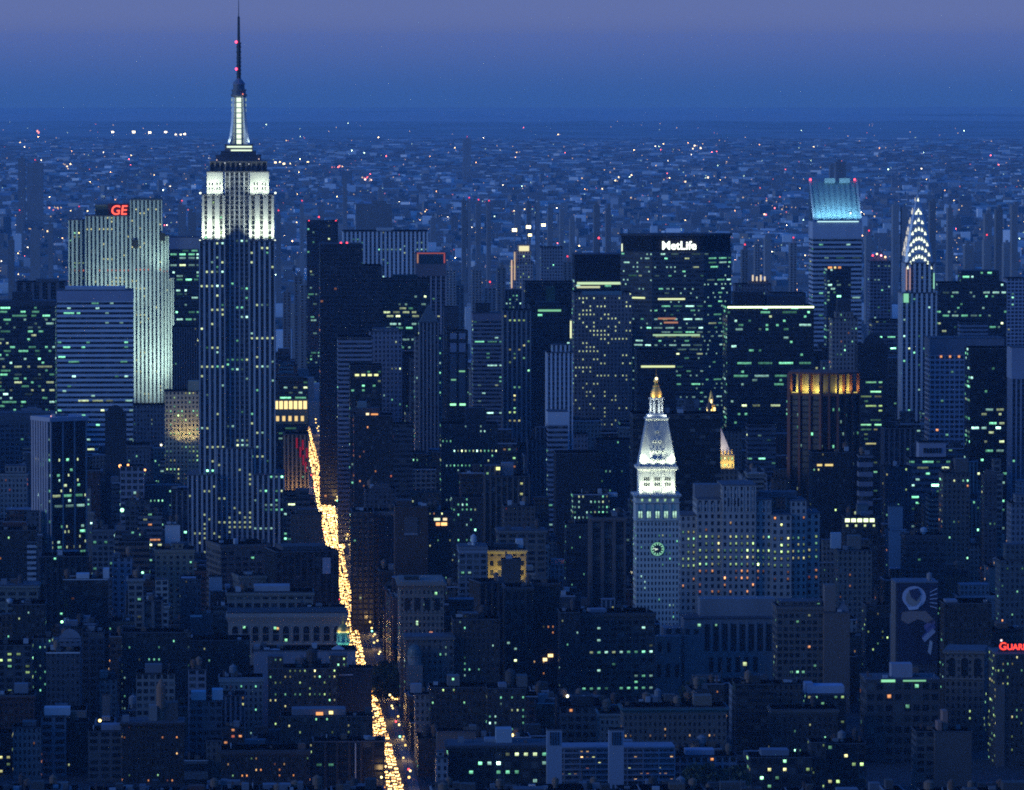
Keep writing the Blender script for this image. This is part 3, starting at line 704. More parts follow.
row(547, 573, 352, 412, 4720, 'pier', (.66, .66, .70), ('rnd', .05, 'g'), 'slim white tower with stepped crown and deep vertical window slots', 'masonry_tower', 'tower', D=26, bw=3.6, pier=1.4, rec=1.0, extras=[('tier', 552, 570, 345, 2)])
row(548, 568, 411, 478, 4650, 'ribbon', (.36, .37, .43), ('rnd', .10, 'g'), 'narrow block with a blank white head below the slim white tower', 'office_building', 'building', D=22, cap=14, capcol=(.62, .62, .66))
row(637, 676, 350, 400, 4950, 'glass', (.040, .045, .056), None, 'small black block with one bright lit floor in front of the wide lettered tower', 'office_building', 'building', D=32, extras=[('strip', 641, 675, 365.5, 367.5, (.85, 1, .5), 1.0)])
row(633, 721, 414, 495, 4240, 'ribbon', (.020, .022, .028), None, 'black slab with faint horizontal ribs behind the white pyramid clock tower', D=34, flr=4.5)
row(727, 814, 306, 430, 5320, 'glass', (.040, .045, .056), ('off', .17, 'g', .9), 'wide black tower topped by a brilliant white-green light line', D=46, extras=[('pent', 735, 765, 292, 12, (.05, .05, .06)), ('pent', 768, 806, 296, 12, (.08, .085, .10)), ('strip', 727.5, 814, 306.3, 308, (.75, 1, .55), 3.5)])
row(735, 772, 284, 310, 6000, 'punch', (.15, .14, .15), ('rnd', .04, 'g'), 'dark masonry top with a small glowing pinnacled crown left of the slanted-roof tower', 'masonry_tower', 'tower', D=28, extras=[('tier', 749, 769, 281, 3)] + [('strip', 752 + 4 * k, 753.5 + 4 * k, 275 + (k % 2) * 1.5, 281, (1, .85, .6), .9) for k in range(4)])
row(770, 806, 293, 310, 5900, 'ribbon', (.10, .11, .13), None, 'low dark top with a paler ribbed band behind the light-line tower', D=30)
row(827, 851, 268, 345, 6000, 'glass', (.04, .055, .075), ('off', .14, 'g', .7), 'blue glass tower with an orange-lit top standing before the slanted-roof tower', D=30, extras=[('strip', 828, 832, 266.5, 268.5, ORG, 1.2), ('strip', 834, 836, 266.5, 268.5, YEL, 1.2), ('strip', 838, 841, 266.5, 268.5, ORG, .8)])
row(832, 858, 318, 385, 5250, 'punch', (.22, .19, .18), ('rnd', .10, 'm'), 'stepped tan masonry tower with a dark crown left of the arched-crown spire', 'masonry_tower', 'tower', D=26, bw=3, extras=[('tier', 836, 854, 312, 3), ('pent', 838, 851, 300, 6, (.09, .09, .10))])
row(858, 888, 345, 385, 5150, 'blank', (.022, .024, .030), None, 'dark hump-topped block right of the stepped tan tower', 'city_building', 'building', D=28, extras=[('gable', 862, 885, 333, DK)])
row(870, 891, 261, 320, 6550, 'grid', (.16, .17, .21), ('off', .06, 'g', .5), 'grey tower with a latticed point roof edged in pink and gold lights', D=28, extras=[('pyramid', 871, 890, 250, (.20, .20, .24))] + [('beacon', 873 + 4.2 * k, 254 + abs(k - 1) * 1.5, c_, 2.6) for k, c_ in enumerate((RED, (1, .7, .4), (1, .4, .5), (1, .6, .3)))])
row(872, 904, 320, 350, 5900, 'ribbon', (.12, .13, .16), ('off', .12, 'g', .7), 'low banded block below the lattice-roofed tower', 'office_building', 'building', D=30)
row(938, 1007, 283, 345, 5850, 'glass', (.05, .056, .07), ('off', .12, 'g', .8), 'broad black slab with a raised roof block right of the arched-crown spire', D=46, extras=[('tier', 962, 1000, 271, 6)])
row(960, 988, 322, 345, 5700, 'ribbon', (.20, .21, .25), None, 'pale small banded block in front of the broad black slab', 'office_building', 'building', D=20)
row(1007, 1034, 278, 330, 6350, 'grid', (.28, .29, .35), ('rnd', .08, 'm'), 'pale tower cut by the right edge beyond the broad black slab', D=30)
row(930, 1004, 338, 442, 5300, 'grid', (.29, .29, .33), ('rnd', .035, 'm', 1.0), 'pale grey office slab with a ribbed crown over a square window grid', D=40, bw=4.2, flr=4.2, cap=17, capcol=(.24, .24, .28), extras=[('strip', 940 + 9 * k, 942 + 9 * k, 355.5, 357.5, ORG, 1.0) for k in range(4)])
row(970, 1013, 348, 452, 4900, 'glass', (.018, .020, .028), ('off', .16, 'g', .9), 'dark glass tower with green strips in front of the pale ribbed-crown slab', D=36)
row(1012, 1040, 347, 470, 4820, 'pier', (.34, .35, .42), ('rnd', .04, 'g'), 'white-headed piered tower at the right edge', D=30, bw=4, cap=32, capcol=(.36, .37, .44))
row(748, 776, 424, 470, 4900, 'ribbon', (.16, .17, .21), ('off', .06, 'g', .7), 'slate banded block between the gold spire and the brown gilded tower', 'office_building', 'building', D=26)
row(812, 851, 452, 505, 4380, 'punch', (.045, .042, .045), ('rnd', .02, 'y'), 'dark block standing in front of the brown gilded tower', 'office_building', 'building', D=26, extras=[('strip', 817, 822, 464, 466, YEL, 1.0), ('strip', 825, 833, 464, 466, YEL, 1.0)])
row(859, 883, 380, 440, 4800, 'ribbon', (.05, .055, .07), ('off', .40, 'y', .8), 'dark glass tower with yellow-green strips right of the brown gilded tower', D=28, bw=4)
row(859, 873, 455, 494, 4480, 'ribbon', (.30, .31, .37), None, 'stack of stepped white balconies below the yellow-striped glass tower', 'apartment_house', 'apartments', D=14, flr=7)
row(884, 916, 428, 470, 4750, 'pier', (.15, .15, .18), ('rnd', .05, 'm'), 'grey piered tower with a stepped top left of the white slotted block', D=26, bw=4)
row(885, 912, 467, 500, 4500, 'punch', (.13, .13, .15), ('rnd', .09, 'y', 1.1), 'low dark masonry block with a lit top row below the grey piered tower', 'masonry_building', 'building', D=24)
row(919, 946, 442, 460, 4620, 'blank', (.42, .42, .49), None, 'white square roof block pierced by six dark slots', 'city_building', 'building', D=18, extras=[('band', 923.5 + 3.1 * k, 925.7 + 3.1 * k, 448, 453, (.02, .02, .025), 'slot_window') for k in range(6)])
row(910, 956, 459, 492, 4580, 'ribbon', (.24, .25, .29), ('rnd', .30, 'g', 1.0), 'terraced grey base with lit floors below the white slotted block', 'office_building', 'building', D=24, bw=4, flr=4.5)
row(943, 970, 473, 530, 4350, 'punch', (.24, .19, .16), ('rnd', .10, 'm', 1.0), 'tan brick apartment tower with a flat blank head right of the terraces', 'apartment_house', 'apartments', D=26, extras=[('pent', 956, 969, 459, 4, (.22, .18, .16))])
row(984, 997, 475, 530, 4340, 'punch', (.15, .13, .13), ('rnd', .03, 'm'), 'narrow brick tower with a curved pale pediment', 'apartment_house', 'apartments', D=20, extras=[('gable', 984, 996, 470)])
row(1011, 1034, 503, 560, 4200, 'punch', (.33, .33, .36), ('rnd', .03, 'a'), 'pale masonry block at the right edge with a stepped profile', 'masonry_building', 'building', D=24, extras=[('tier', 1016, 1030, 495, 3)])
row(845, 878, 517, 540, 4220, 'grid', DB, None, 'dark loft with one dazzling row of white-green windows', 'loft_building', 'building', D=22, extras=[('strip', 845 + 6.2 * k, 849.6 + 6.2 * k, 518.5, 522, (.8, 1, .6), 2.0) for k in range(5)] + [('strip', 846 + 9 * k, 848 + 9 * k, 524.5, 526.5, (.8, 1, .5), 1.0) for k in range(4)])
row(838, 872, 550, 600, 4010, 'punch', (.27, .24, .21), ('rnd', .08, 'a'), 'tan loft with a square tower and orange-lit corner', 'loft_building', 'building', D=22, extras=[('pent', 849, 862, 536, 5, (.27, .23, .20)), ('pent', 833, 843, 533, 12, PL)])
# ---- centre and lower middle
row(354, 393, 415, 478, 4600, 'punch', (.06, .05, .05), ('rnd', .06, 'o', .8), 'dark red-windowed block with an orange-lit roof row right of the avenue', 'office_building', 'building', D=30, extras=[('pent', 356, 380, 408, 5, (.10, .10, .11)), ('strip', 366, 369, 413, 415, (1, .85, .5), 1.6), ('strip', 371, 378, 413.5, 415, ORG, 1.2), ('pent', 358, 367, 402, 12, (.25, .28, .28))])
row(350, 382, 365, 415, 4850, 'grid', (.055, .055, .065), ('rnd', .10, 'g', .9), 'dark block with four bright yellow windows below the grey banded slab', 'office_building', 'building', D=28, bw=4.5, extras=[('strip', 355 + 6.4 * k, 359 + 6.4 * k, 374, 376, (.9, 1, .45), 1.3) for k in range(4)])
row(392, 413, 424, 480, 4660, 'ribbon', (.13, .14, .17), ('rnd', .03, 'o'), 'grey ribbed block beside the dark red-windowed block', 'office_building', 'building', D=26, bw=5)
row(441, 498, 424, 470, 4650, 'punch', (.06, .06, .07), ('off', .16, 'g', 1.0), 'broad dark block with two rows of green-lit offices below the glass-strip tower', 'office_building', 'building', D=32, extras=[('pent', 466, 486, 408, 6, (.06, .065, .08))])
row(452, 490, 497, 535, 4420, 'punch', (.075, .07, .075), ('rnd', .28, 'g', 1.1), 'dark block with a cluster of bright green windows in the centre', 'office_building', 'building', D=26)
row(485, 530, 476, 530, 4360, 'pier', (.18, .145, .125), ('rnd', .03, 'a'), 'stepped brown piered tower with a small pale roof house in the centre', 'loft_building', 'building', D=28, bw=4, extras=[('tier', 485, 500, 466, 1), ('pent', 502, 514, 463, 5, (.3, .3, .33)), ('strip', 496, 500, 467, 470, (.9, 1, .4), 1.4)] + [('beacon', 490.5, 494 + 6 * k, (1, .25, .12), 1.3) for k in range(7)])
row(504, 535, 506, 530, 4280, 'punch', (.20, .16, .135), ('rnd', .03, 'o'), 'brown loft tier with a row of narrow arches below the stepped piered tower', 'loft_building', 'building', D=22)
row(498, 546, 530, 560, 4160, 'grid', (.26, .23, .21), ('rnd', .06, 'g'), 'cornice-topped tan loft with broad window bays behind the yellow-lit attic', 'loft_building', 'building', D=28, bw=6, cap=3, extras=[('cornice', 1.1)])
row(459, 487, 546, 600, 4010, 'grid', (.26, .27, .30), ('rnd', .12, 'g', .9), 'pale glazed loft with a flared grey parapet left of the yellow-lit attic', 'loft_building', 'building', D=24, bw=4.6, cap=7, capcol=(.34, .35, .40), extras=[('tank', 474, 534, 1.9, PL), ('cornice', .7)])
row(488, 526, 549, 585, 4030, 'punch', (.45, .37, .20), None, 'ornate loft attic flooded with yellow light in the centre', 'masonry_building', 'building', D=24, bw=5, flr=6, extras=[('cornice', 1.0, (.4, .36, .22)), ('pent', 495, 518, 544, 6, (.07, .07, .08)), ('pent', 517, 524, 540, 8, PL)] + [('flood', 491 + 6 * k, 580, 491 + 6 * k, 562, 2600, (1, .84, .30)) for k in range(6)])
row(502, 521, 559, 585, 3980, 'blank', (.14, .115, .10), None, 'plain brown water-tower enclosure in front of the yellow-lit attic', 'city_building', 'tower', D=12)
row(395, 428, 506, 578, 4180, 'blank', (.145, .09, .065), None, 'blank brown brick flank with a pale framed recess above the narrow corner tower', 'loft_building', 'building', D=30, extras=[('band', 404.5, 417.5, 517, 533, (.15, .13, .13), 'wall_panel'), ('band', 404, 418, 533, 535, (.3, .3, .34), 'ledge'), ('tier', 397, 412, 501, 4)])
row(428, 452, 511, 585, 4190, 'punch', (.085, .065, .055), ('rnd', .10, 'm', 1.2), 'dark brick block with orange-lit top windows right of the blank brown flank', 'loft_building', 'building', D=28, extras=[('strip', 436, 440, 522.5, 525.5, ORG, 1.8), ('strip', 441, 447, 522.5, 525.5, (1, .6, .22), 1.9), ('strip', 434, 440, 518, 520.5, (.8, 1, .7), 1.2), ('strip', 443, 447, 518, 520.5, (1, .8, .5), 1.2)])
row(365, 396, 489, 530, 4420, 'punch', (.12, .115, .13), None, 'grey block with a rounded gabled attic right of the avenue', 'masonry_building', 'building', D=30, extras=[('gable', 370, 392, 483, (.13, .125, .14))])
row(352, 374, 512, 560, 4280, 'pier', (.10, .095, .10), ('rnd', .03, 'm'), 'dark corner block with a pale side pilaster on the right kerb of the avenue', 'loft_building', 'building', D=40, bw=4)
row(374, 397, 511, 560, 4290, 'grid', (.11, .10, .10), ('rnd', .05, 'a', 1.1), 'dark cornice-topped loft with one lit window beside the blank brown flank', 'loft_building', 'building', D=28, extras=[('cornice', .9, (.22, .24, .25))])
row(480, 505, 582, 640, 3890, 'pier', (.17, .135, .115), ('rnd', .05, 'a'), 'brown loft flank with vertical bays right of the pale glazed loft', 'loft_building', 'building', D=30, rot=R(14), bw=4)
row(505, 533, 587, 690, 3840, 'pier', (.15, .12, .105), ('rnd', .06, 'g', 1.2), 'tall brown piered loft with a column of lit green windows at its corner', 'loft_building', 'building', D=30, bw=4.2, extras=[('cornice', .9)])
row(532, 560, 583, 690, 3870, 'punch', (.10, .075, .062), ('rnd', .13, 'a', 1.2), 'dark brick apartment house sprinkled with orange windows in the centre', 'apartment_house', 'apartments', D=26, extras=[('cornice', .9), ('strip', 548, 553, 654, 657, (1, .7, .3), 2.2), ('strip', 543, 547, 658, 661, (1, .75, .35), 2.2)])
row(453, 500, 619, 680, 3720, 'punch', (.11, .085, .07), ('rnd', .07, 'g'), 'brown block with pale blue dim windows right of the domed annex', 'loft_building', 'building', D=28, extras=[('tier', 463, 478, 614, 3)])
row(560, 580, 612, 690, 3760, 'punch', (.075, .07, .07), ('rnd', .06, 'g'), 'dark block left of the brown gridded loft with few green windows', 'loft_building', 'building', D=24)
row(430, 488, 687, 735, 3500, 'punch', (.11, .075, .06), ('rnd', .05, 'y', 1.1), 'wide dark brown block with a stepped roof below the domed annex', 'loft_building', 'building', D=26, extras=[('pent', 448, 460, 676, 6, (.22, .2, .2)), ('strip', 452, 454, 678, 680, GRN, 1.4)])
row(487, 526, 688, 735, 3490, 'punch', (.12, .085, .07), ('rnd', .25, 'g', 1.1), 'brown block with paired green windows and a dark water tank', 'loft_building', 'building', D=26, extras=[('tank', 511, 668, 3.0, (.12, .10, .09)), ('pent', 518, 528, 676, 5, (.2, .18, .17)), ('pent', 499, 507, 684, 3, (.3, .3, .34))])
row(415, 430, 694, 735, 3510, 'punch', (.30, .29, .29), None, 'small pale stepped block on the right side of the near avenue', 'loft_building', 'building', D=14, extras=[('pent', 411, 422, 684, 6, (.35, .36, .4))])
row(437, 476, 731, 745, 3400, 'blank', (.22, .20, .19), None, 'tan roof clutter and bulkheads behind the arcaded dark block', 'city_building', 'building', D=16, extras=[('pent', 470, 477, 726, 4, (.25, .22, .2))])
row(448, 549, 745, 790, 3350, 'grid', (.065, .055, .05), ('rnd', .30, 'g', 1.4), 'wide dark block with a heavy cornice and bright green windows at bottom centre', 'loft_building', 'building', D=30, bw=5, flr=5.4, cap=5, extras=[('cornice', 1.6, (.08, .08, .09)), ('pent', 497, 513, 729, 10, (.42, .46, .50)), ('pent', 486, 500, 739, 14, (.3, .33, .38))])
row(436, 448, 757, 790, 3340, 'punch', (.42, .40, .41), ('rnd', .04, 'a'), 'narrow stepped white house left of the wide dark cornice block', 'city_building', 'house', D=12, extras=[('tier', 437, 444, 752, 2)])
row(577, 592, 626, 690, 3800, 'grid', (.16, .12, .10), None, 'slim brown return wing left of the brown gridded loft', 'loft_building', 'building', D=16)
row(580, 655, 613, 700, 3780, 'grid', (.17, .13, .11), ('off', .28, 'g', 1.0), 'brown gridded loft with green floors and a column of lamps on its corner', 'loft_building', 'building', D=34, rot=R(9), bw=4.6, extras=[('pent', 591, 608, 609, 5, (.3, .3, .34)), ('cornice', .8)] + [('beacon', 651, 626.5 + 6.6 * k, (.75, 1, .55), 2.4) for k in range(10)])
row(591, 626, 517, 600, 4110, 'pier', (.24, .20, .185), ('rnd', .02, 'g'), 'brown columned loft with a heavy cornice left of the clock tower', 'loft_building', 'building', D=36, bw=7, pier=2.0, rec=1.4, extras=[('cornice', 1.0)])
row(566, 590, 524, 590, 4220, 'punch', (.10, .095, .10), ('rnd', .10, 'g'), 'dark block with a pale roof edge and few green windows left of the columned loft', 'loft_building', 'building', D=24)
row(573, 609, 494, 520, 4330, 'punch', (.07, .07, .08), ('rnd', .45, 'g', .9), 'low dark block with two lit floors under a pale roof line', 'loft_building', 'building', D=24, extras=[('band', 573, 608, 494, 495.2, (.4, .42, .5), 'coping'), ('pent', 609, 618, 497, 3, PL)])
row(556, 600, 453, 500, 4560, 'blank', (.035, .036, .044), None, 'large dark windowless mass behind the low two-floor-lit block', 'city_building', 'building', D=34)
row(528, 549, 440, 480, 4700, 'pier', (.20, .20, .23), ('rnd', .04, 'g'), 'stepped pale set-back block left of the blank white head', 'masonry_building', 'building', D=24, extras=[('tier', 536, 549, 428, 2)])
row(596, 640, 440, 500, 4700, 'punch', (.085, .085, .10), ('rnd', .09, 'g', 1.0), 'dark mid-rise with dotted green windows left of the black ribbed slab', 'office_building', 'building', D=30)
row(570, 588, 434, 456, 4800, 'punch', (.26, .26, .30), ('rnd', .06, 'g'), 'small pale square-topped block right of the blank white head', 'masonry_building', 'building', D=20)
row(547, 562, 729, 750, 3330, 'blank', (.46, .48, .55), None, 'white slotted stair tower left on the balcony apartments', 'roof_tower', 'tower', D=8, extras=[('band', 550 + 2.6 * k, 551.2 + 2.6 * k, 732, 745, (.04, .04, .05), 'slot_window') for k in range(4)])
row(609, 624, 729, 750, 3330, 'blank', (.46, .48, .55), None, 'white slotted stair tower in the middle of the balcony apartments', 'roof_tower', 'tower', D=8, extras=[('band', 612 + 2.6 * k, 613.2 + 2.6 * k, 732, 745, (.04, .04, .05), 'slot_window') for k in range(4)])
row(623, 727, 707, 748, 3460, 'punch', (.22, .19, .17), ('rnd', .10, 'a', 1.1), 'long masonry apartment block with a green copper cornice line', 'apartment_house', 'apartments', D=26, bw=2.8, extras=[('cornice', 1.5, (.10, .20, .21)), ('pent', 695, 713, 696, 6, (.26, .21, .17))])
row(673, 737, 756, 790, 3370, 'grid', (.36, .37, .43), ('rnd', .18, 'a', 1.0), 'white framed loft with square windows right of the balcony apartments', 'loft_building', 'building', D=24, bw=4, extras=[('pent', 686, 715, 750, 4, (.4, .42, .5))])
row(750, 812, 757, 790, 3330, 'grid', (.075, .07, .075), ('rnd', .22, 'y', 1.6), 'dark flat block with bright yellow-green windows at the bottom right of centre', 'loft_building', 'building', D=26, bw=4, flr=4.6, extras=[('pent', 762, 790, 750, 6, (.24, .26, .31))])
row(811, 826, 742, 790, 3340, 'punch', (.10, .09, .09), ('rnd', .15, 'y'), 'narrow dark side wing left of the brown yellow-windowed block', 'loft_building', 'building', D=20)
row(826, 866, 743, 790, 3350, 'grid', (.10, .07, .055), ('rnd', .30, 'y', 1.5), 'brown block with bright yellow windows and a pale water tank', 'loft_building', 'building', D=26, bw=4.4, flr=4.4, extras=[('tank', 843, 730, 2.2, (.30, .28, .28))])
row(806, 846, 694, 735, 3530, 'grid', (.05, .05, .055), ('rnd', .2, 'y', 1.0), 'dark loft under a long bright white roof house', 'loft_building', 'building', D=22, extras=[('pent', 808, 845, 686, 3, (.48, .52, .62)), ('pent', 806, 814, 683, 6, (.4, .42, .5))])
row(772, 838, 709, 760, 3480, 'punch', (.11, .085, .075), ('rnd', .06, 'm'), 'dark brick cornice block below the white roof house', 'loft_building', 'building', D=24, extras=[('cornice', 1.0, (.2, .17, .15))])
row(866, 940, 679, 790, 3500, 'grid', (.15, .13, .125), ('rnd', .08, 'm', 1.2), 'big brown gridded factory loft with a white box on its roof', 'loft_building', 'factory', D=34, bw=5.6, flr=5.6, cap=2, extras=[('pent', 893, 914, 664, 8, (.40, .38, .42)), ('strip', 881, 895, 679.5, 682, GRN, .9), ('strip', 903, 926, 680, 681.5, GRN, .6)])
row(916, 935, 731, 790, 3370, 'grid', (.20, .175, .165), ('rnd', .06, 'g', 1.2), 'narrow windowed wing of the tan blank slab at lower right', 'loft_building', 'building', D=22, bw=4.6)
row(935, 972, 731, 790, 3365, 'blank', (.19, .165, .155), None, 'tan blank party-wall slab with two small brick chimneys at lower right', 'loft_building', 'building', D=22, extras=[('pent', 938, 942, 722, 2, (.4, .25, .2)), ('pent', 944, 949, 711, 6, (.4, .25, .2))])
row(777, 824, 606, 680, 3760, 'grid', (.23, .19, .165), ('rnd', .10, 'm', 1.0), 'tan gridded loft with a pale cornice right of the hall with tall windows', 'loft_building', 'building', D=30, bw=3.6, flr=3.9, extras=[('cornice', .9), ('tier', 780, 822, 602, 3)])
row(824, 850, 612, 682, 3755, 'blank', (.26, .20, .17), None, 'blank tan brick wall with a square chimney beside the gridded loft', 'loft_building', 'building', D=26, extras=[('pent', 825, 836, 585, 3, (.27, .21, .18)), ('pyramid', 838, 850, 600, (.2, .2, .22))])
row(866, 890, 605, 680, 3800, 'punch', (.12, .095, .085), ('rnd', .08, 'y'), 'dark brown block left of the mural wall', 'loft_building', 'building', D=24)
row(944, 992, 603, 660, 3710, 'punch', (.085, .07, .065), ('rnd', .04, 'g'), 'dark brick loft with a pale left flank right of the mural wall', 'loft_building', 'building', D=34, extras=[('pent', 946, 958, 600, 3, (.3, .32, .38))])
row(905, 945, 535, 575, 4080, 'grid', (.13, .12, .13), ('rnd', .03, 'g'), 'grey arcaded loft with a round tank behind the mural wall', 'loft_building', 'building', D=26, extras=[('tank', 925, 527, 2.2, PL), ('cornice', .8)])
row(1000, 1030, 560, 625, 3950, 'punch', (.17, .19, .20), ('rnd', .10, 'm'), 'grey-green mansard block at the right edge above the red sign', 'masonry_building', 'building', D=24, extras=[('tier', 1006, 1030, 545, 3)])
# ---------------------------------------------------------------- landmark builders (metres, local frame: x right, y away, z up)
def open_root(s, sid):
    s.rng = random.Random(sid * 31 + 5)
    return thing(s.name, s.label, s.cat, (s.x, s.y, s.base), s.rot, s.group)
def zl(s, py, setback=0.0): return zpix(py, s.y + setback) - s.base
def xl(s, px): return (px - s.xc) * s.mpp
def tier(root, s, x0, x1, y0, y1, z0, z1, style, color, name='wall', bw=3.0, rec=0.0, pier=0.0, flr=3.7, roof=True, roofcol=(.16, .16, .18)):
    mb = MB()
    fs = rect_block(mb, x0, x1, y0, y1, z0 + 0.03, z1, s, flr, bw, rec, pier)
    tp = part(name, mb, [M['wall'], M[style], M['roof']], root, color)
    if roof: roof_slab(tp, x0, x1, y0, y1, z1 - 0.4, roofcol, tuple(min(.6, c * 1.1) for c in color), 0.25, 0.8)
    return fs
def solid(root, name, x0, x1, y0, y1, z0, z1, color, mat='wall'):
    mb = MB(); mb.box(x0, x1, y0, y1, z0, z1); return part(name, mb, [M[mat]], root, color)
def ledge(root, hw, y0, y1, z, h, over, color, name='cornice'):
    mb = MB()
    mb.loft([[(-hw - o, y0 - o, zz), (hw + o, y0 - o, zz), (hw + o, y1 + o, zz), (-hw - o, y1 + o, zz)] for o, zz in ((0.1, z), (over * .6, z + h * .3), (over, z + h * .6), (over, z + h))])
    return part(name, mb, [M['wall']], root, color)

# --- the spire tower with floodlit crown
def build_spire(s, sid):
    root = open_root(s, sid)
    C = (.54, .54, .55)
    px = lambda p: xl(s, p)
    zsh, zc, z1, z2, z3 = zl(s, 474), zl(s, 448), zl(s, 241), zl(s, 195), zl(s, 172)
    P_ = dict(rec=.9, pier=1.5, bw=3.9)
    fs = []
    fs += tier(root, s, px(187), px(216), -8, 44, -2, zsh, 'strip', C, 'lower_wing', **P_)
    fs += tier(root, s, px(252), px(284), -8, 44, -2, zsh, 'strip', C, 'lower_wing', **P_)
    fs += tier(root, s, px(216) + .05, px(252) - .05, -3, 40, -2, zc, 'pier', (.5, .5, .51), 'centre_bay', **P_)
    ztop = z1
    fs += tier(root, s, px(199), px(225), 0, 40, zsh * 0 - 2, ztop, 'strip', C, 'shaft_wing', **P_)
    fs += tier(root, s, px(249), px(275), 0, 40, -2, ztop, 'strip', C, 'shaft_wing', **P_)
    cf = tier(root, s, px(225) + .05, px(249) - .05, 3.2, 38, zc, zl(s, 172), 'pier', (.46, .46, .48), 'recessed_bay', rec=.5, pier=1.0, bw=3.4)
    fs += cf
    WC = (.50, .49, .47)
    c1 = tier(root, s, px(202), px(225), 1.2, 38, z1 + .5, z2, 'pier', WC, 'crown_wing', rec=.8, pier=3.7, bw=5.9)
    c1 += tier(root, s, px(249), px(274), 1.2, 38, z1 + .5, z2, 'pier', WC, 'crown_wing', rec=.8, pier=3.7, bw=5.9)
    for a_, b_, w_ in ((207, 223, (211, 218.5)), (250, 269, (256, 264))):
        tier(root, s, px(a_), px(b_), 3.0, 36, z2 + .5, z3, 'blank', WC, 'crown_shoulder')
        for p in w_:
            for q in (183, 187.5):
                for e_ in (-1.1, 1.1): solid(root, 'window', px(p) + e_ - .45, px(p) + e_ + .45, 2.85, 3.2, zl(s, q + 2.4), zl(s, q), (.03, .035, .04))
    DKC = (.16, .16, .18)
    z4, z5, z6 = zl(s, 162), zl(s, 152), zl(s, 145)
    tier(root, s, px(210), px(267), 4.2, 34, z3 + .45, z4, 'pier', DKC, 'attic', rec=.5, pier=1.2, bw=4)
    tier(root, s, px(216), px(261), 6, 32, z4 + .45, z4 + (z5 - z4) * .62, 'blank', DKC, 'observation_deck')
    tier(root, s, px(221), px(256), 8, 30, z4 + (z5 - z4) * .62 + .5, z5, 'blank', DKC, 'observation_deck')
    tier(root, s, px(225), px(253), 10, 28, z5 + .45, z6, 'blank', (.2, .2, .22), 'mast_base')
    for a, b, c, d in ((227, 252, 146, 147.6), (231, 252, 149.6, 151)):
        unit('light_strip', UNIT_LAMP, root, ((px(a) + px(b)) / 2, 9.6 - (1 if c > 148 else 0), (zl(s, c, 10) + zl(s, d, 10)) / 2), (px(b) - px(a), .6, zl(s, c, 10) - zl(s, d, 10)), (.80, 1, .76, 1.3))
    # mooring mast: tapering shaft, four winged buttresses, glowing window column
    cx, cy = px(239), 19.0
    zb, zt = z6 + .4, zl(s, 97, 19)
    mb = MB(); mb.lathe([(6.0, zb), (5.2, zt)], 8, cx, cy, 0, math.pi / 8)
    part('mast_shaft', mb, [M['wall']], root, (.40, .42, .44))
    for k in range(4):
        a = math.pi / 4 + k * math.pi / 2
        dx, dy = math.cos(a), math.sin(a); tx, ty = -dy, dx
        prof = [(11.5, zb), (9.0, zb + (zt - zb) * .18), (7.4, zb + (zt - zb) * .45), (6.4, zb + (zt - zb) * .8), (6.1, zt)]
        rings = []
        for r, z in prof:
            rings.append([(cx + dx * rr + tx * tt, cy + dy * rr + ty * tt, z) for rr, tt in ((4.0, -1.5), (r, -1.2), (r, 1.2), (4.0, 1.5))])
        mb = MB(); mb.loft(rings); part('mast_wing', mb, [M['steel']], root)
    n = 9
    for k in range(n):
        z0 = zb + (zt - zb) * (k + .08) / n; z1_ = zb + (zt - zb) * (k + .86) / n
        unit('mast_window', UNIT_LAMP, root, (cx, cy - 6.1 + .6 * k / n, (z0 + z1_) / 2), (3.5, .5, z1_ - z0), (.80, 1.0, .76, 1.35))
        for sx in (-1, 1):
            unit('mast_window', UNIT_LAMP, root, (cx + sx * 5.4, cy - 3.6 + .3 * k / n, (z0 + z1_) / 2), (.7, .4, (z1_ - z0) * .7), (.72, 1.0, .7, .55))
    mb = MB(); mb.lathe([(5.3, zt), (6.4, zt + .8), (6.4, zt + 2.2), (5.4, zt + 2.4), (5.4, zt + 4.6), (5.9, zt + 4.8), (5.9, zt + 5.8), (4.6, zt + 6.0), (4.4, zt + 9.5)], 20, cx, cy)
    part('mast_lantern', mb, [M['metal']], root, (.20, .21, .25))
    zd = zt + 9.5
    mb = MB(); mb.lathe([(4.9, zd), (4.9, zd + .8), (3.6, zd + 2.6), (2.2, zd + 4.2), (1.8, zd + 4.8)], 16, cx, cy)
    part('dome', mb, [M['metal']], root, (.26, .28, .34))
    za = zd + 4.8
    prof = [(1.75, za)]
    hts = [zl(s, p, 19) for p in (74, 70, 66, 62, 58, 52, 47, 43)]
    for i, z in enumerate(hts):
        prof += [(1.6, z - .4), (2.1, z - .35), (2.1, z + .35), (1.6, z + .4)]
    prof += [(1.1, hts[-1] + .5), (.9, zl(s, 17, 19)), (.35, zl(s, 16, 19)), (.22, zl(s, 1, 19)), (.12, zl(s, -2, 19))]
    mb = MB(); mb.lathe(prof, 8, cx, cy); part('antenna', mb, [M['metal']], root, (.05, .055, .07))
    for p in (42, 69): unit('beacon', UNIT_BULB, root, (cx - 1.9, cy - 1.6, zl(s, p, 19)), 1.9, (1, .06, .14, 5))
    unit('beacon', UNIT_BULB, root, (px(243), cy - 6.2, zl(s, 94, 19)), .9, (1, .25, .15, 2))
    for p, q in ((209, 158), (217, 160), (225, 163), (259, 159), (240, 164), (249, 164)):
        unit('deck_lamp', UNIT_BULB, root, (px(p), 3.6, zl(s, q, 4)), .8, (1, .75, .7, 1.4) if p in (217, 259) else (.8, .9, 1, 1.2))
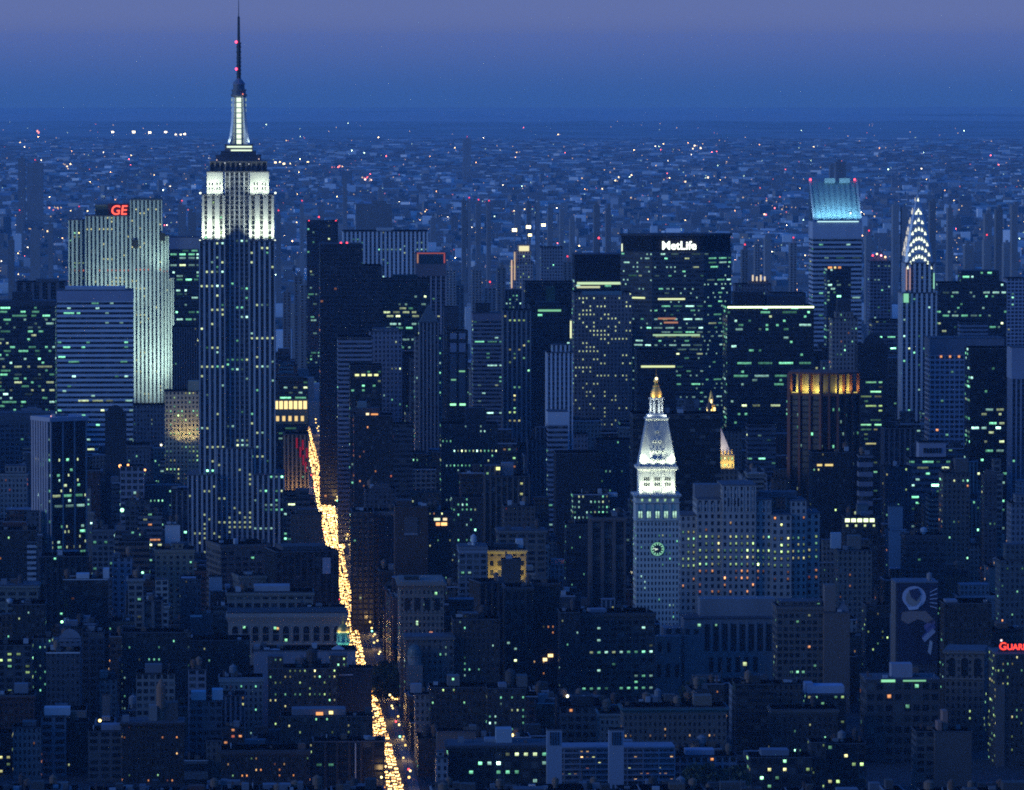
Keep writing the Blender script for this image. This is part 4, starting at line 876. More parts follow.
    # floodlights on the setbacks
    for p in (204, 212, 220, 254, 262, 271):
        spot(root, (px(p), -6.5, z1 - 1.5), (px(p), 1.4, z1 + 15), 42000 if p not in (212, 262) else 32000, (.82, 1, .80), 95, 1.0)
        unit('floodlight_housing', UNIT_BULK, root, (px(p), -6.5, z1 - 3.2), (1.2, 1, 1.2), (.1, .1, .1))
    for p in (209, 218, 254, 265):
        spot(root, (px(p), -3.5, z2 - .5), (px(p), 3.0, z2 + 10), 21000, (.82, 1, .80), 120, 1.0)
        unit('floodlight_housing', UNIT_BULK, root, (px(p), -3.5, z2 - 2.0), (1.2, 1, 1.2), (.1, .1, .1))
    for p in (200.5, 275.5): unit('setback_lamp', UNIT_BULB, root, (px(p) , .5, z2 + 1.5), 1.5, (.85, 1, .8, 3))
    for p in (200, 275): unit('setback_lamp', UNIT_BULB, root, (px(p), .2, z1 + .5), 1.2, (.85, 1, .8, 2.0))
    for sx in (-1, 1):
        spot(root, (cx + sx * 9, cy - 9.5, zb + .8), (cx + sx * 5.5, cy - 5, zb + 12), 5200, (.75, 1, .95), 110, .4)
    light_up(root, s, sid, fs, ('off', .13, 'g', 1.0), 'pier', maxn=100, zhi=z1)
    light_up(root, s, sid, c1, ('rnd', .06, 'y', .9), 'pier', check=False)
spire = row(199, 275, 241, 560, 4723, 'pier', LS, None, 'tallest stone tower with a floodlit white crown, glowing mast and red-lit antenna', 'spire_skyscraper', D=44, build=build_spire, rot=R(2.0))
spire.boxes = [(xl(spire, 199), xl(spire, 275), 0, 40, -2, zl(spire, 195)), (xl(spire, 187), xl(spire, 284), -8, 44, -2, zl(spire, 474)), (xl(spire, 207), xl(spire, 269), 3, 36, 0, zl(spire, 152)), (xl(spire, 229), xl(spire, 250), 8, 28, 0, zl(spire, 82))]

# --- floodlit slab with red letters
def build_slab(s, sid):
    root = open_root(s, sid)
    C = (.44, .50, .49)
    px = lambda p: xl(s, p)
    K = dict(rec=1.2, pier=2.0, bw=4.1)
    fs = []
    fs += tier(root, s, px(68), px(85), 14, 52, -2, zl(s, 220, 14), 'strip', C, 'end_wing', **K)
    fs += tier(root, s, px(85), px(130), 8, 52, -2, zl(s, 216, 8), 'strip', C, 'setback_wing', **K)
    fs += tier(root, s, px(95), px(130), 11, 50, zl(s, 216, 8) + .5, zl(s, 205, 11), 'blank', (.10, .13, .12), 'sign_loft', roof=True)
    fs += tier(root, s, px(130), px(162), 4, 54, -2, zl(s, 200, 4), 'strip', C, 'main_slab', **K)
    fs += tier(root, s, px(162), px(168.5), 8, 50, -2, zl(s, 236, 8), 'strip', C, 'end_wing', rec=1.2, pier=2, bw=3.4)
    fs += tier(root, s, px(168.5), px(173.5), 13, 46, -2, zl(s, 278, 13), 'strip', C, 'end_wing', rec=1.0, pier=1.6, bw=2.6)
    solid(root, 'parapet_screen', px(132), px(161), 5, 8, zl(s, 200, 4) + .4, zl(s, 198, 5), (.2, .24, .24))
    mb = MB(); mb.lathe([(.3, zl(s, 199, 20)), (2.2, zl(s, 198, 20)), (2.9, zl(s, 195.5, 20)), (2.0, zl(s, 193.3, 20)), (.3, zl(s, 192.8, 20))], 12, px(103), 16)
    part('radar_dome', mb, [M['metal']], root, (.5, .52, .56))
    for p, q in ((135.5, 240), (162.5, 233)):
        solid(root, 'dark_niche', px(p) - 2.6, px(p) + 2.6, 3.0, 4.2, zl(s, q + 8, 4), zl(s, q, 4), (.015, .02, .02))
    spot(root, (px(172), -60, zl(s, 408)), (px(160), 4, zl(s, 300)), 700000, (.74, 1.0, .90), 84, 2)
    spot(root, (px(150), -66, zl(s, 420)), (px(150), 4, zl(s, 330)), 480000, (.76, 1.0, .88), 90, 2)
    spot(root, (px(112), -50, zl(s, 330)), (px(112), 8, zl(s, 240)), 190000, (.72, 1.0, .92), 90, 2)
    spot(root, (px(166), -20, zl(s, 285)), (px(160), 4, zl(s, 222)), 90000, (.70, 1.0, .85), 90, 1)
    light_up(root, s, sid, fs, ('off', .10, 'y', .8), 'pier', maxn=90)
    light_up(root, s, sid, fs, ('rnd', .45, 'o', .6), 'pier', zlo=zl(s, 273), zhi=zl(s, 269), maxn=25, name='red_lit_window')
slab = row(68, 173, 216, 406, 6005, 'pier', LS, None, 'pale green floodlit limestone slab with stepped ends and red rooftop letters', 'slab_skyscraper', D=54, build=build_slab)
slab.boxes = [(xl(slab, 68), xl(slab, 85), 14, 52, -2, zl(slab, 220)), (xl(slab, 85), xl(slab, 130), 8, 52, -2, zl(slab, 203)), (xl(slab, 130), xl(slab, 162), 4, 54, -2, zl(slab, 200)), (xl(slab, 162), xl(slab, 168), 8, 50, -2, zl(slab, 236)), (xl(slab, 168), xl(slab, 173), 13, 46, -2, zl(slab, 278))]

# --- the wide lettered tower with bent faces
def build_bent(s, sid):
    root = open_root(s, sid)
    px = lambda p: xl(s, p)
    a, b, c, d = px(622), px(652), px(704), px(733)
    poly = [(a, 16), (b, 0), (c, 0), (d, 16), (d, 24), (c, 40), (b, 40), (a, 24)]
    def plan(f): return [(x * f + (1 - f) * 0, 20 + (y - 20) * f) for x, y in poly]
    zb = zl(s, 252); zt = zl(s, 236)
    C = (.135, .14, .15)
    nb = [7, 12, 7, 2, 7, 12, 7, 2]
    nf = 56
    mb = MB(); mb.prism(poly, -2, zb, [(1, 0, n) for n in nb], nf, 2)
    part('wall', mb, [M['wall'], M['ribbon'], M['roof']], root, C)
    # louvred crown with vertical fins
    pts, ed = [], []
    q = plan(.985)
    for i in range(8):
        p0, p1 = q[i], q[(i + 1) % 8]
        L = math.hypot(p1[0] - p0[0], p1[1] - p0[1]); n = max(1, int(L / 1.6))
        ux, uy = (p1[0] - p0[0]) / L, (p1[1] - p0[1]) / L
        for k in range(n):
            for t, o in ((k, 0), (k + .5, 0), (k + .5, .5), (k + 1, .5)):
                pts.append((p0[0] + ux * L * t / n - uy * o, p0[1] + uy * L * t / n + ux * o))
    mb = MB(); mb.prism(pts, zb + .03, zt, None, 1, 0); part('louvred_crown', mb, [M['wall']], root, (.035, .038, .046))
    mb = MB(); mb.prism(plan(1.02), zt + .03, zl(s, 234), None, 1, 2); part('roof', mb, [M['wall'], M['wall'], M['roof']], root, (.09, .095, .11))
    fs = []
    for p0, p1, n in ((poly[0], poly[1], 16), (poly[1], poly[2], 26), (poly[2], poly[3], 16)):
        L = math.hypot(p1[0] - p0[0], p1[1] - p0[1]); f = Face()
        f.o, f.d = p0, ((p1[0] - p0[0]) / L, (p1[1] - p0[1]) / L); f.n = (f.d[1], -f.d[0])
        f.bays = [((k + .5) * L / n, L / n) for k in range(n)]; f.z0, f.z1, f.nf, f.rec, f.nm = -2, zb, nf, 0, 'front' + str(n) + str(p0[0])
        fs.append(f)
    light_up(root, s, sid, fs, ('off', .24, 'g', .7), 'ribbon', maxn=100)
    fl = Face(); fl.o, fl.d, fl.n, fl.bays = fs[1].o, fs[1].d, fs[1].n, fs[1].bays; fl.z0, fl.z1, fl.nf, fl.rec, fl.nm = -2, zb, nf, 0, 'front'
    for xa, xb, y_, st, cl in ((632, 646, 298, 1.1, (.85, 1, .5)), (658, 685, 299, 1.1, (.85, 1, .55)), (633, 700, 335, .7, (.6, 1, .6)), (658, 676, 318.5, .45, (1, .45, .25)), (664, 678, 322.5, .45, (1, .45, .25))):
        z = zl(s, y_)
        if xb < 652: cx0 = a + (px((xa + xb) / 2) - a); yy = 16 - (cx0 - a) / (b - a) * 16 - .6; rz = math.atan2(-16, b - a)
        else: cx0 = px((max(xa, 653) + xb) / 2); yy = -.6; rz = 0
        xa = max(xa, 653) if xb >= 652 else xa
        unit('lit_floor', UNIT_LAMP, root, (cx0, yy, z), (px(xb) - px(xa), .4, 1.5), cl + (st,), rz)
    unit('corner_light', UNIT_LAMP, root, (px(623), 15.2, zl(s, 248)), (1.0, .6, 7), (.85, 1, .7, 1.4))
bent = row(622, 733, 234, 400, 5594, 'ribbon', GR, None, 'wide eight-sided office tower with a dark louvred crown carrying white letters', 'wide_skyscraper', D=40, build=build_bent)
bent.boxes = [(xl(bent, 624), xl(bent, 731), 0, 40, -2, bent.H)]

def rooftop_letters():
    s = bent
    w = to_world(s, (xl(s, 679), -1.6, zl(s, 249.3)))
    r = thing('rooftop_sign', 'glowing white letters across the dark crown of the wide eight-sided tower', 'sign', w, s.rot)
    text('lettering', 'MetLife', 10.6, r, (0, 0, 0), M['lamp'], (.86, 1.0, .92, 2.6), .35, .16)
    mb = MB(); mb.box(-17, 17, .5, .8, -.4, .1); part('mounting_rail', mb, [M['metal']], r, (.05, .05, .06))
    s = slab
    w = to_world(s, (xl(s, 118.5), 9.2, zl(s, 214.5, 10)))
    r = thing('rooftop_sign', 'red neon two-letter sign on the roof of the floodlit slab', 'sign', w, s.rot)
    text('lettering', 'GE', 13.0, r, (0, 0, 0), M['lamp'], (1.0, .10, .06, 2.4), .5, .10, .12)
    mb = MB(); mb.box(-10.5, 10.5, .8, 1.1, -1.5, 10.8); part('sign_backing', mb, [M['metal']], r, (.10, .03, .03))

# --- tower with slanted roof
def build_slant(s, sid):
    root = open_root(s, sid)
    px = lambda p: xl(s, p)
    hw = s.W / 2; D = 46
    zb, zs = zl(s, 238), zl(s, 222)
    zt = zl(s, 181, D)
    C = (.58, .59, .64)
    fs = tier(root, s, -hw, hw, 0, D, -2, zb, 'ribbon', C, bw=6, flr=4.6, roof=False)
    for k in range(1):
        mb = MB(); mb.box(-hw - .3, hw + .3, -.3, D + .3, zb + .03, zs); part('blank_band', mb, [M['wall']], root, (.56, .57, .63))
    mb = MB()
    b = 0
    mb.loft([[(-hw, 0, zs + .03), (-hw, D, zs + .03), (-hw, D, zt)], [(hw, 0, zs + .03), (hw, D, zs + .03), (hw, D, zt)]])
    part('slanted_roof', mb, [M['metal']], root, (.26, .36, .42))
    import itertools
    mb = MB()
    for sx in (-1, 1):
        xo = sx * (hw - .8)
        mb = MB(); mb.loft([[(xo - .8, -.4, zs), (xo - .8, D + .3, zs), (xo - .8, D + .3, zt + 1.2), (xo - .8, -.4, zs + 1.2)], [(xo + .8, -.4, zs), (xo + .8, D + .3, zs), (xo + .8, D + .3, zt + 1.2), (xo + .8, -.4, zs + 1.2)]])
        part('gable_edge', mb, [M['wall']], root, (.40, .42, .50))
    for k in range(9):
        x = -hw + 4 + k * (2 * hw - 8) / 8
        mb = MB(); mb.loft([[(x - .25, 1, zs + 1.0), (x - .25, D - 1, zt - .6), (x - .25, D - 1, zt + .2), (x - .25, 1, zs + 1.8)], [(x + .25, 1, zs + 1.0), (x + .25, D - 1, zt - .6), (x + .25, D - 1, zt + .2), (x + .25, 1, zs + 1.8)]])
        part('roof_rib', mb, [M['metal']], root, (.22, .3, .36))
    for p in (834, 849): solid(root, 'roof_box', px(p) - 6, px(p) + 5, D - 6, D - 1, zt - 2, zt + 3, (.2, .26, .32))
    unit('light_strip', UNIT_LAMP, root, (0.5, -.9, zs + .5), (2 * hw - 8, .5, .9), (.55, .95, 1, 1.4))
    for k in range(6):
        x = -hw + 5 + k * (2 * hw - 10) / 5
        spot(root, (x, -7, zs + 4), (x, 30, zs + 33), 62000, (.40, .84, 1.0), 100, .8)
        unit('floodlight_housing', UNIT_BULK, root, (x, -7, zs + 3), (1, .8, .7), (.1, .1, .1))
    for x in (-hw + 1.5, hw - 3): unit('beacon', UNIT_BULB, root, (x, D - 1, zt + 1.5), 2.1, RED + (6,))
    unit('beacon', UNIT_BULB, root, (hw - 11, 8, zs + 9), 1.6, (.8, 1, .9, 3))
    light_up(root, s, sid, fs, ('off', .10, 'g', .7), 'ribbon', maxn=70)
slant = row(813, 862, 222, 345, 6352, 'ribbon', PL, None, 'white banded tower with a slanted roof lit pale cyan and two red beacons', 'slant_roof_skyscraper', D=46, build=build_slant)
slant.boxes = [(-slant.W / 2, slant.W / 2, 0, 46, -2, slant.H), (-slant.W / 2, slant.W / 2, 20, 46, -2, zl(slant, 182, 40))]

# --- arched-crown spire
def build_arch_spire(s, sid):
    root = open_root(s, sid)
    px = lambda p: xl(s, p)
    cx, cy = px(919.5), 16.0
    C = (.66, .66, .68)
    z293, z263 = zl(s, 293), zl(s, 263)
    fs = tier(root, s, px(902), px(937), 0, 33, -2, z293, 'pier', C, 'shaft', bw=4.4, rec=1.0, pier=1.8)
    fs += tier(root, s, px(905), px(935), 2, 30, z293 + .5, z263, 'pier', C, 'upper_shaft', bw=4.2, rec=1.0, pier=2.0)
    prof = [(263, 14.2), (256, 13.6), (248, 12.6), (240, 11.0), (232, 9.6), (224, 8.0), (216, 6.0), (209, 4.2), (202, 2.5), (197, 1.3), (194, .7)]
    rings = []
    for py, hw in prof:
        r = hw * s.mpp; z = zl(s, py, 12); ch = r * .42
        rings.append([(cx - r + ch * .5, cy - r, z), (cx + r - ch * .5, cy - r, z), (cx + r, cy - r + ch * .5, z), (cx + r, cy + r - ch * .5, z), (cx + r - ch * .5, cy + r, z), (cx - r + ch * .5, cy + r, z), (cx - r, cy + r - ch * .5, z), (cx - r, cy - r + ch * .5, z)])
    mb = MB(); mb.loft(rings); part('crown', mb, [M['steel']], root)
    mb = MB(); mb.lathe([(.6, zl(s, 195, 12)), (.45, zl(s, 187, 12)), (.15, zl(s, 170, 12))], 6, cx, cy); part('needle', mb, [M['steel']], root)
    def hw_at(py):
        for (p0, h0), (p1, h1) in zip(prof, prof[1:]):
            if p1 <= py <= p0: return h1 + (h0 - h1) * (py - p1) / (p0 - p1)
        return .6
    # sunburst arches: a raised rib and a fan of triangular lit windows for each
    tri = MB()
    for (pc, ps, hwp, n) in ((199.5, 201, .1, 1), (210, 212.5, 2.4, 3), (219.5, 222, 3.8, 3), (228.5, 233, 6.6, 5), (238, 244, 8.4, 7), (247, 254, 10.0, 7), (256, 267, 12.0, 9)):
        for k in range(n):
            t = 0 if n == 1 else -1 + 2 * k / (n - 1)
            py = pc + (ps - pc) * t * t * (1.0 if n > 3 else 1)
            dx = t * hwp
            w = (1.25 if n > 1 else .9) * s.mpp; h = 3.6 * s.mpp
            z = zl(s, py, 8)
            yf = cy - (hw_at(min(262, py + 1)) if py + 1 < 263 else 14) * s.mpp - .7
            mb = MB()
            lean = -t * .35 * h
            mb.loft([[(cx + dx * s.mpp - w, yo, z - h / 2), (cx + dx * s.mpp + w, yo, z - h / 2), (cx + dx * s.mpp + lean * .5 + .05, yo, z + h / 2)] for yo in (yf, yf + .4)])
            o = part('crown_window', mb, [M['lamp']], root, (.86, 1.0, .74, 2.0)); o.color = (.86, 1.0, .74, 2.0)
            xw = cx - (hw_at(min(262, py + 1)) if py + 1 < 263 else 14) * s.mpp - .7
            if n <= 7:
                mb = MB(); mb.loft([[(xo, cy + dx * s.mpp - w, z - h / 2), (xo, cy + dx * s.mpp + w, z - h / 2), (xo, cy + dx * s.mpp, z + h / 2)] for xo in (xw, xw + .4)])
                part('crown_window', mb, [M['lamp']], root, (1, .8, .6, .8)).color = (.9, .9, .8, .9)
    for (pt, hwp, drop) in ((226, 8.2, 6), (235.5, 10.0, 8), (244.5, 11.5, 9), (253.5, 13.2, 11)):
        mb = MB(); rings = []
        for k in range(13):
            t = -1 + 2 * k / 12
            z = zl(s, pt + drop * t * t, 8); x = cx + t * hwp * s.mpp
            yf = cy - hw_at(min(262, pt + drop * t * t)) * s.mpp
            rings.append([(x, yf - 1.1, z), (x, yf + 1, z), (x, yf + 1, z + .8), (x, yf - 1.1, z + .8)])
        mb.loft(rings); part('arch_rib', mb, [M['steel']], root)
    for p in (906.5, 910): unit('edge_light', UNIT_LAMP, root, (px(p), .6, zl(s, 279)), (.7, .5, 20), (1, .62, .55, .55))
    unit('edge_light', UNIT_LAMP, root, (px(934), .6, zl(s, 281)), (1.0, .5, 14), (.4, 1, .7, .8))
    unit('edge_light', UNIT_LAMP, root, (px(906), -1, zl(s, 298)), (4.5, .6, 8), (.35, 1, .62, .7))
    for p in (902.5, 936.5):
        mb = MB(); mb.loft([[(px(p) - .8, 1.5, z293 - 2), (px(p) + .8, 1.5, z293 - 2), (px(p) + .8, 1.5, z293 + 1.5), (px(p) - .8, 1.5, z293 + 1.5)], [(px(p) - .5, -3.5, z293 - .6), (px(p) + .5, -3.5, z293 - .6), (px(p) + .5, -3.5, z293 + 1), (px(p) - .5, -3.5, z293 + 1)]])
        part('eagle_spout', mb, [M['steel']], root)
    light_up(root, s, sid, fs, ('rnd', .10, 'g', .9), 'pier', maxn=90)
archsp = row(902, 937, 293, 412, 5490, 'pier', GR, None, 'slender tower with a steel sunburst crown of lit triangular windows and needle', 'arched_crown_skyscraper', D=33, build=build_arch_spire)
archsp.boxes = [(xl(archsp, 902), xl(archsp, 937), 0, 33, -2, archsp.H), (xl(archsp, 905), xl(archsp, 935), 2, 30, 0, zl(archsp, 262)), (xl(archsp, 910), xl(archsp, 929), 8, 24, 0, zl(archsp, 225)), (xl(archsp, 916), xl(archsp, 923), 12, 20, 0, zl(archsp, 198))]

# --- white clock tower
def build_clock_tower(s, sid):
    root = open_root(s, sid)
    px = lambda p: xl(s, p)
    C = (.66, .62, .55); W = (.62, .62, .60)
    hw = s.W / 2; D = 26; cx = 0; cy = D / 2
    z1 = zl(s, 496); z2 = zl(s, 471); z3 = zl(s, 467); z4 = zl(s, 421)
    fs = tier(root, s, -hw, hw, 0, D, -2, zl(s, 521), 'punch', C, 'shaft', bw=2.35, flr=3.75, roof=False)
    tier(root, s, -hw, hw, 0, D, zl(s, 521), z1, 'blank', C, 'loggia_wall', roof=False)
    for k in range(6): 
        solid(root, 'corner_pier', -hw - .25 if k == 0 else hw - 1.5 if k == 5 else -hw + k * (2 * hw / 5) - .6, -hw + 1.5 if k == 0 else hw + .25 if k == 5 else -hw + k * (2 * hw / 5) + .6, -.55, .2, zl(s, 519), zl(s, 504), C)
    for k in range(5):                     # loggia arches, lit inside
        x = -hw + (k + .5) * 2 * hw / 5; w = 1.75; za, zb = zl(s, 518), zl(s, 507.5)
        pr = [(x - w, za), (x + w, za)] + [(x + w * math.cos(a), zb + w * math.sin(a)) for a in [math.pi * q / 8 for q in range(9)]]
        mb = MB(); mb.loft([[(p, y, q) for p, q in pr] for y in (-.12, .25)])
        part('loggia_arch', mb, [M['wall']], root, (.50, .60, .54))
        unit('loggia_lamp', UNIT_LIT, root, (x, -.3, za + 2.2), (2.3, .15, 4.2), (.58, 1.0, .78, 1.0))
        solid(root, 'loggia_column', x - .22, x + .22, -.6, -.42, za, zl(s, 509), (.10, .12, .11))
    for k in range(5): unit('attic_window', UNIT_LIT, root, (-hw + 4 + k * (2 * hw - 8) / 4, -.2, zl(s, 500.3)), (1.2, .2, 1.6), (.55, 1, .55, .7))
    ledge(root, hw, 0, D, zl(s, 504), 1.0, .9, C, 'string_course')
    ledge(root, hw, 0, D, zl(s, 521.5), .9, .7, C, 'string_course')
    ledge(root, hw, 0, D, z1 - 1.5, 2.4, 1.6, W, 'balcony')
    hu = hw - 2.3; yu0, yu1 = 2.3, D - 2.3
    mb = MB(); rect_block(mb, -hu, hu, yu0, yu1, z1 + .93, z2, s, 3.4, hu * 2 / 3, 0, 0)
    part('belvedere', mb, [M['wall'], M['wall'], M['wall']], root, W)
    for g in (-1, 0, 1):
        for r_ in range(2):
            for q in (-1, 0, 1):
                solid(root, 'window', g * 6.9 + q * 1.35 - .48, g * 6.9 + q * 1.35 + .48, yu0 - .12, yu0 + .1, zl(s, 486.5 - 5.5 * r_), zl(s, 483 - 5.5 * r_), (.03, .035, .04))
    for g in (-1.5, -.5, .5, 1.5): solid(root, 'pilaster', g * 6.9 - .6, g * 6.9 + .6, yu0 - .5, yu0 + .1, z1 + 1, z2, W)
    mb = MB(); q = hu
    mb.loft([[(-q - o, yu0 - o, z), (q + o, yu0 - o, z), (q + o, yu1 + o, z), (-q - o, yu1 + o, z)] for o, z in ((.1, z2 - .4), (1.2, z2 + .8), (1.8, z2 + 1.2), (1.8, z3 + .2))])
    part('main_cornice', mb, [M['wall']], root, W)
    ha, hb = hu + .2, 6.6
    mb = MB(); mb.loft([[(-h, cy - h, z), (h, cy - h, z), (h, cy + h, z), (-h, cy + h, z)] for h, z in ((ha, z3 + .23), (hb, z4))])
    part('pyramid_roof', mb, [M['wall']], root, (.50, .51, .52))
    for sx in (-1, 1):                     # hip ridges
        mb = MB(); mb.loft([[(sx * h + a, cy - h + b - .2, z) for a, b in ((-.5, -.4), (.5, -.4), (.5, .6), (-.5, .6))] for h, z in ((ha, z3 + .3), (hb, z4))])
        part('hip_ridge', mb, [M['wall']], root, W)
    for py, n in ((460.5, 5), (451.5, 3), (441.5, 2), (432, 1)):
        z = zl(s, py, 4); f = (z - z3) / (z4 - z3); h = ha + (hb - ha) * f
        for k in range(n):
            x = 0 if n == 1 else (-1 + 2 * k / (n - 1)) * (4.0 if n == 5 else 3.6 if n == 3 else 1.7) * (1.25 if n == 5 else 1)
            mb = MB(); R1 = 1.15
            mb.loft([[(x + R1 * math.cos(a), y, z + R1 * math.sin(a)) for a in [2 * math.pi * q / 10 for q in range(10)]] for y in (cy - h - 1.1, cy - h + 1.6)])
            d = part('dormer', mb, [M['wall']], root, W)
            mb = MB(); R2 = .62
            mb.loft([[(x + R2 * math.cos(a), y, z + R2 * math.sin(a)) for a in [2 * math.pi * q / 10 for q in range(10)]] for y in (cy - h - 1.2, cy - h - 1.0)])
            part('dormer_window', mb, [M['wall']], d, (.03, .035, .04))
    z5 = zl(s, 413, 13)
    mb = MB(); mb.loft([[(-h, cy - h, z), (h, cy - h, z), (h, cy + h, z), (-h, cy + h, z)] for h, z in ((hb + .1, z4 - .2), (hb + 1.0, z4 + .6), (hb + 1.0, z4 + 1.6), (hb - .2, z4 + 1.7), (hb - .6, z4 + 3.6), (hb - 1.6, z4 + 3.8), (hb - 2.0, z5))])
    part('gallery', mb, [M['wall']], root, W)
    z6 = zl(s, 398, 13)
    mb = MB(); mb.lathe([(2.7, z5), (2.7, z6 - 1)], 8, cx, cy, 0, math.pi / 8); part('lantern_core', mb, [M['wall']], root, (.3, .31, .32))
    for k in range(8):
        a = math.pi / 8 + k * math.pi / 4
        mb = MB(); mb.lathe([(.75, z5), (.62, z6 - 1.2), (.8, z6 - 1)], 8, cx + 3.9 * math.cos(a), cy + 3.9 * math.sin(a)); part('lantern_column', mb, [M['wall']], root, W)
    mb = MB(); mb.lathe([(4.6, z6 - 1), (5.1, z6 - .4), (5.1, z6 + .3), (4.4, z6 + .4)], 16, cx, cy); part('lantern_cornice', mb, [M['wall']], root, W)
    z7 = zl(s, 386.5, 13)
    mb = MB(); mb.lathe([(4.0, z6 + .4), (3.9, z6 + 2.2), (3.3, z6 + 4.4), (2.2, z7 - .4), (1.9, z7)], 16, cx, cy); part('gilded_dome', mb, [M['gold']], root)
    z8 = zl(s, 376, 13)
    mb = MB(); mb.lathe([(2.1, z7 + .03), (2.1, z7 + .6), (1.2, z7 + .8), (1.2, z7 + 3.0), (1.9, z7 + 3.2), (1.7, z7 + 4.4), (.9, z8 - 1.2), (.25, z8)], 12, cx, cy); part('gilded_cupola', mb, [M['gold']], root)
    mb = MB(); mb.lathe([(.18, z8), (.08, zl(s, 369, 13))], 6, cx, cy); part('finial', mb, [M['gold']], root)
    unit('cupola_lamp', UNIT_BULB, root, (cx, cy - 1.7, zl(s, 378.5, 13)), 1.9, (1, .86, .5, 3.0))
    # clock
    ck = link('clock', None, root, None, (0, -.35, zl(s, 549)))
    Rk = 4.0
    mb = MB(); mb.loft([[(Rk * r * math.cos(a), y, Rk * r * math.sin(a)) for a in [2 * math.pi * q / 32 for q in range(32)]] for r, y in ((1.12, .35), (1.12, -.1), (1.0, -.2))]); part('dial', mb, [M['wall']], ck, (.09, .11, .11))
    mb = MB()
    b0 = [(math.cos(2 * math.pi * q / 32), math.sin(2 * math.pi * q / 32)) for q in range(33)]
    mb.loft([[(Rk * r * c_, y, Rk * r * s_) for r, y in ((1.08, -.22), (1.08, -.34), (.97, -.34), (.97, -.22))] for c_, s_ in b0], 0, False); part('rim', mb, [M['lamp']], ck).color = (.35, 1, .62, .7)
    for q in range(12):
        a = math.pi / 6 * q
        o = unit('hour_mark', UNIT_LAMP, ck, (Rk * .80 * math.sin(a), -.36, Rk * .80 * math.cos(a)), (.55, .16, .95), (.42, 1, .66, 1.0))
        o.rotation_euler = (0, a, 0)
    for a, L, w in ((R(-80), 3.2, .42), (R(-112), 2.0, .5)):
        o = unit('hand', UNIT_LAMP, ck, (L * .42 * math.sin(a), -.45, L * .42 * math.cos(a)), (w, .16, L), (.8, 1, .85, 1.1))
        o.rotation_euler = (0, a, 0)
    # floodlights
    for x in (-hw + 1, -5, 5, hw - 1):
        spot(root, (x, -3.8, z1 + 1.2), (x * .8, yu0, z1 + 10), 10500, (.86, 1, .74), 120, .5)
        unit('floodlight_housing', UNIT_BULK, root, (x, -3.8, z1 + .2), (.9, .7, .8), (.1, .1, .1))
    for x in (-10, -3.5, 3.5, 10):
        spot(root, (x, -1.0, z3 + 1.2), (x * .5, cy - 8, z3 + 17), 18000, (.86, 1, .74), 110, .5)
    for sx in (-1, 1):
        spot(root, (sx * 7.8, cy - 8.6, z4 + 2.2), (0, cy - 3, z5 + 8), 8000, (.85, 1, .95), 100, .4)
        spot(root, (sx * 4.9, cy - 5.2, z6 + .6), (0, cy - 3, z6 + 6), 2600, (1, .80, .42), 110, .3)
    for x, z in ((-hw - 6, z1 + 4),): spot(root, (x, 8, z), (-hw, 10, z + 10), 5200, (.86, 1, .74), 100, .4)
    light_up(root, s, sid, fs, ('rnd', .09, 'g', .9), 'punch', maxn=60)
clockt = row(636, 679, 496, 620, 3967, 'punch', LS, None, 'white floodlit clock tower with a pyramid roof and gilded lantern', 'clock_tower', 'tower', D=26, build=build_clock_tower)
clockt.boxes = [(-clockt.W / 2, clockt.W / 2, 0, 26, -2, clockt.H), (-11.6, 11.6, 2.4, 24, 0, zl(clockt, 467)), (-8.5, 8.5, 5, 21, 0, zl(clockt, 440)), (-6.6, 6.6, 7, 19, 0, zl(clockt, 420)), (-3.5, 3.5, 9, 17, 0, zl(clockt, 384))]

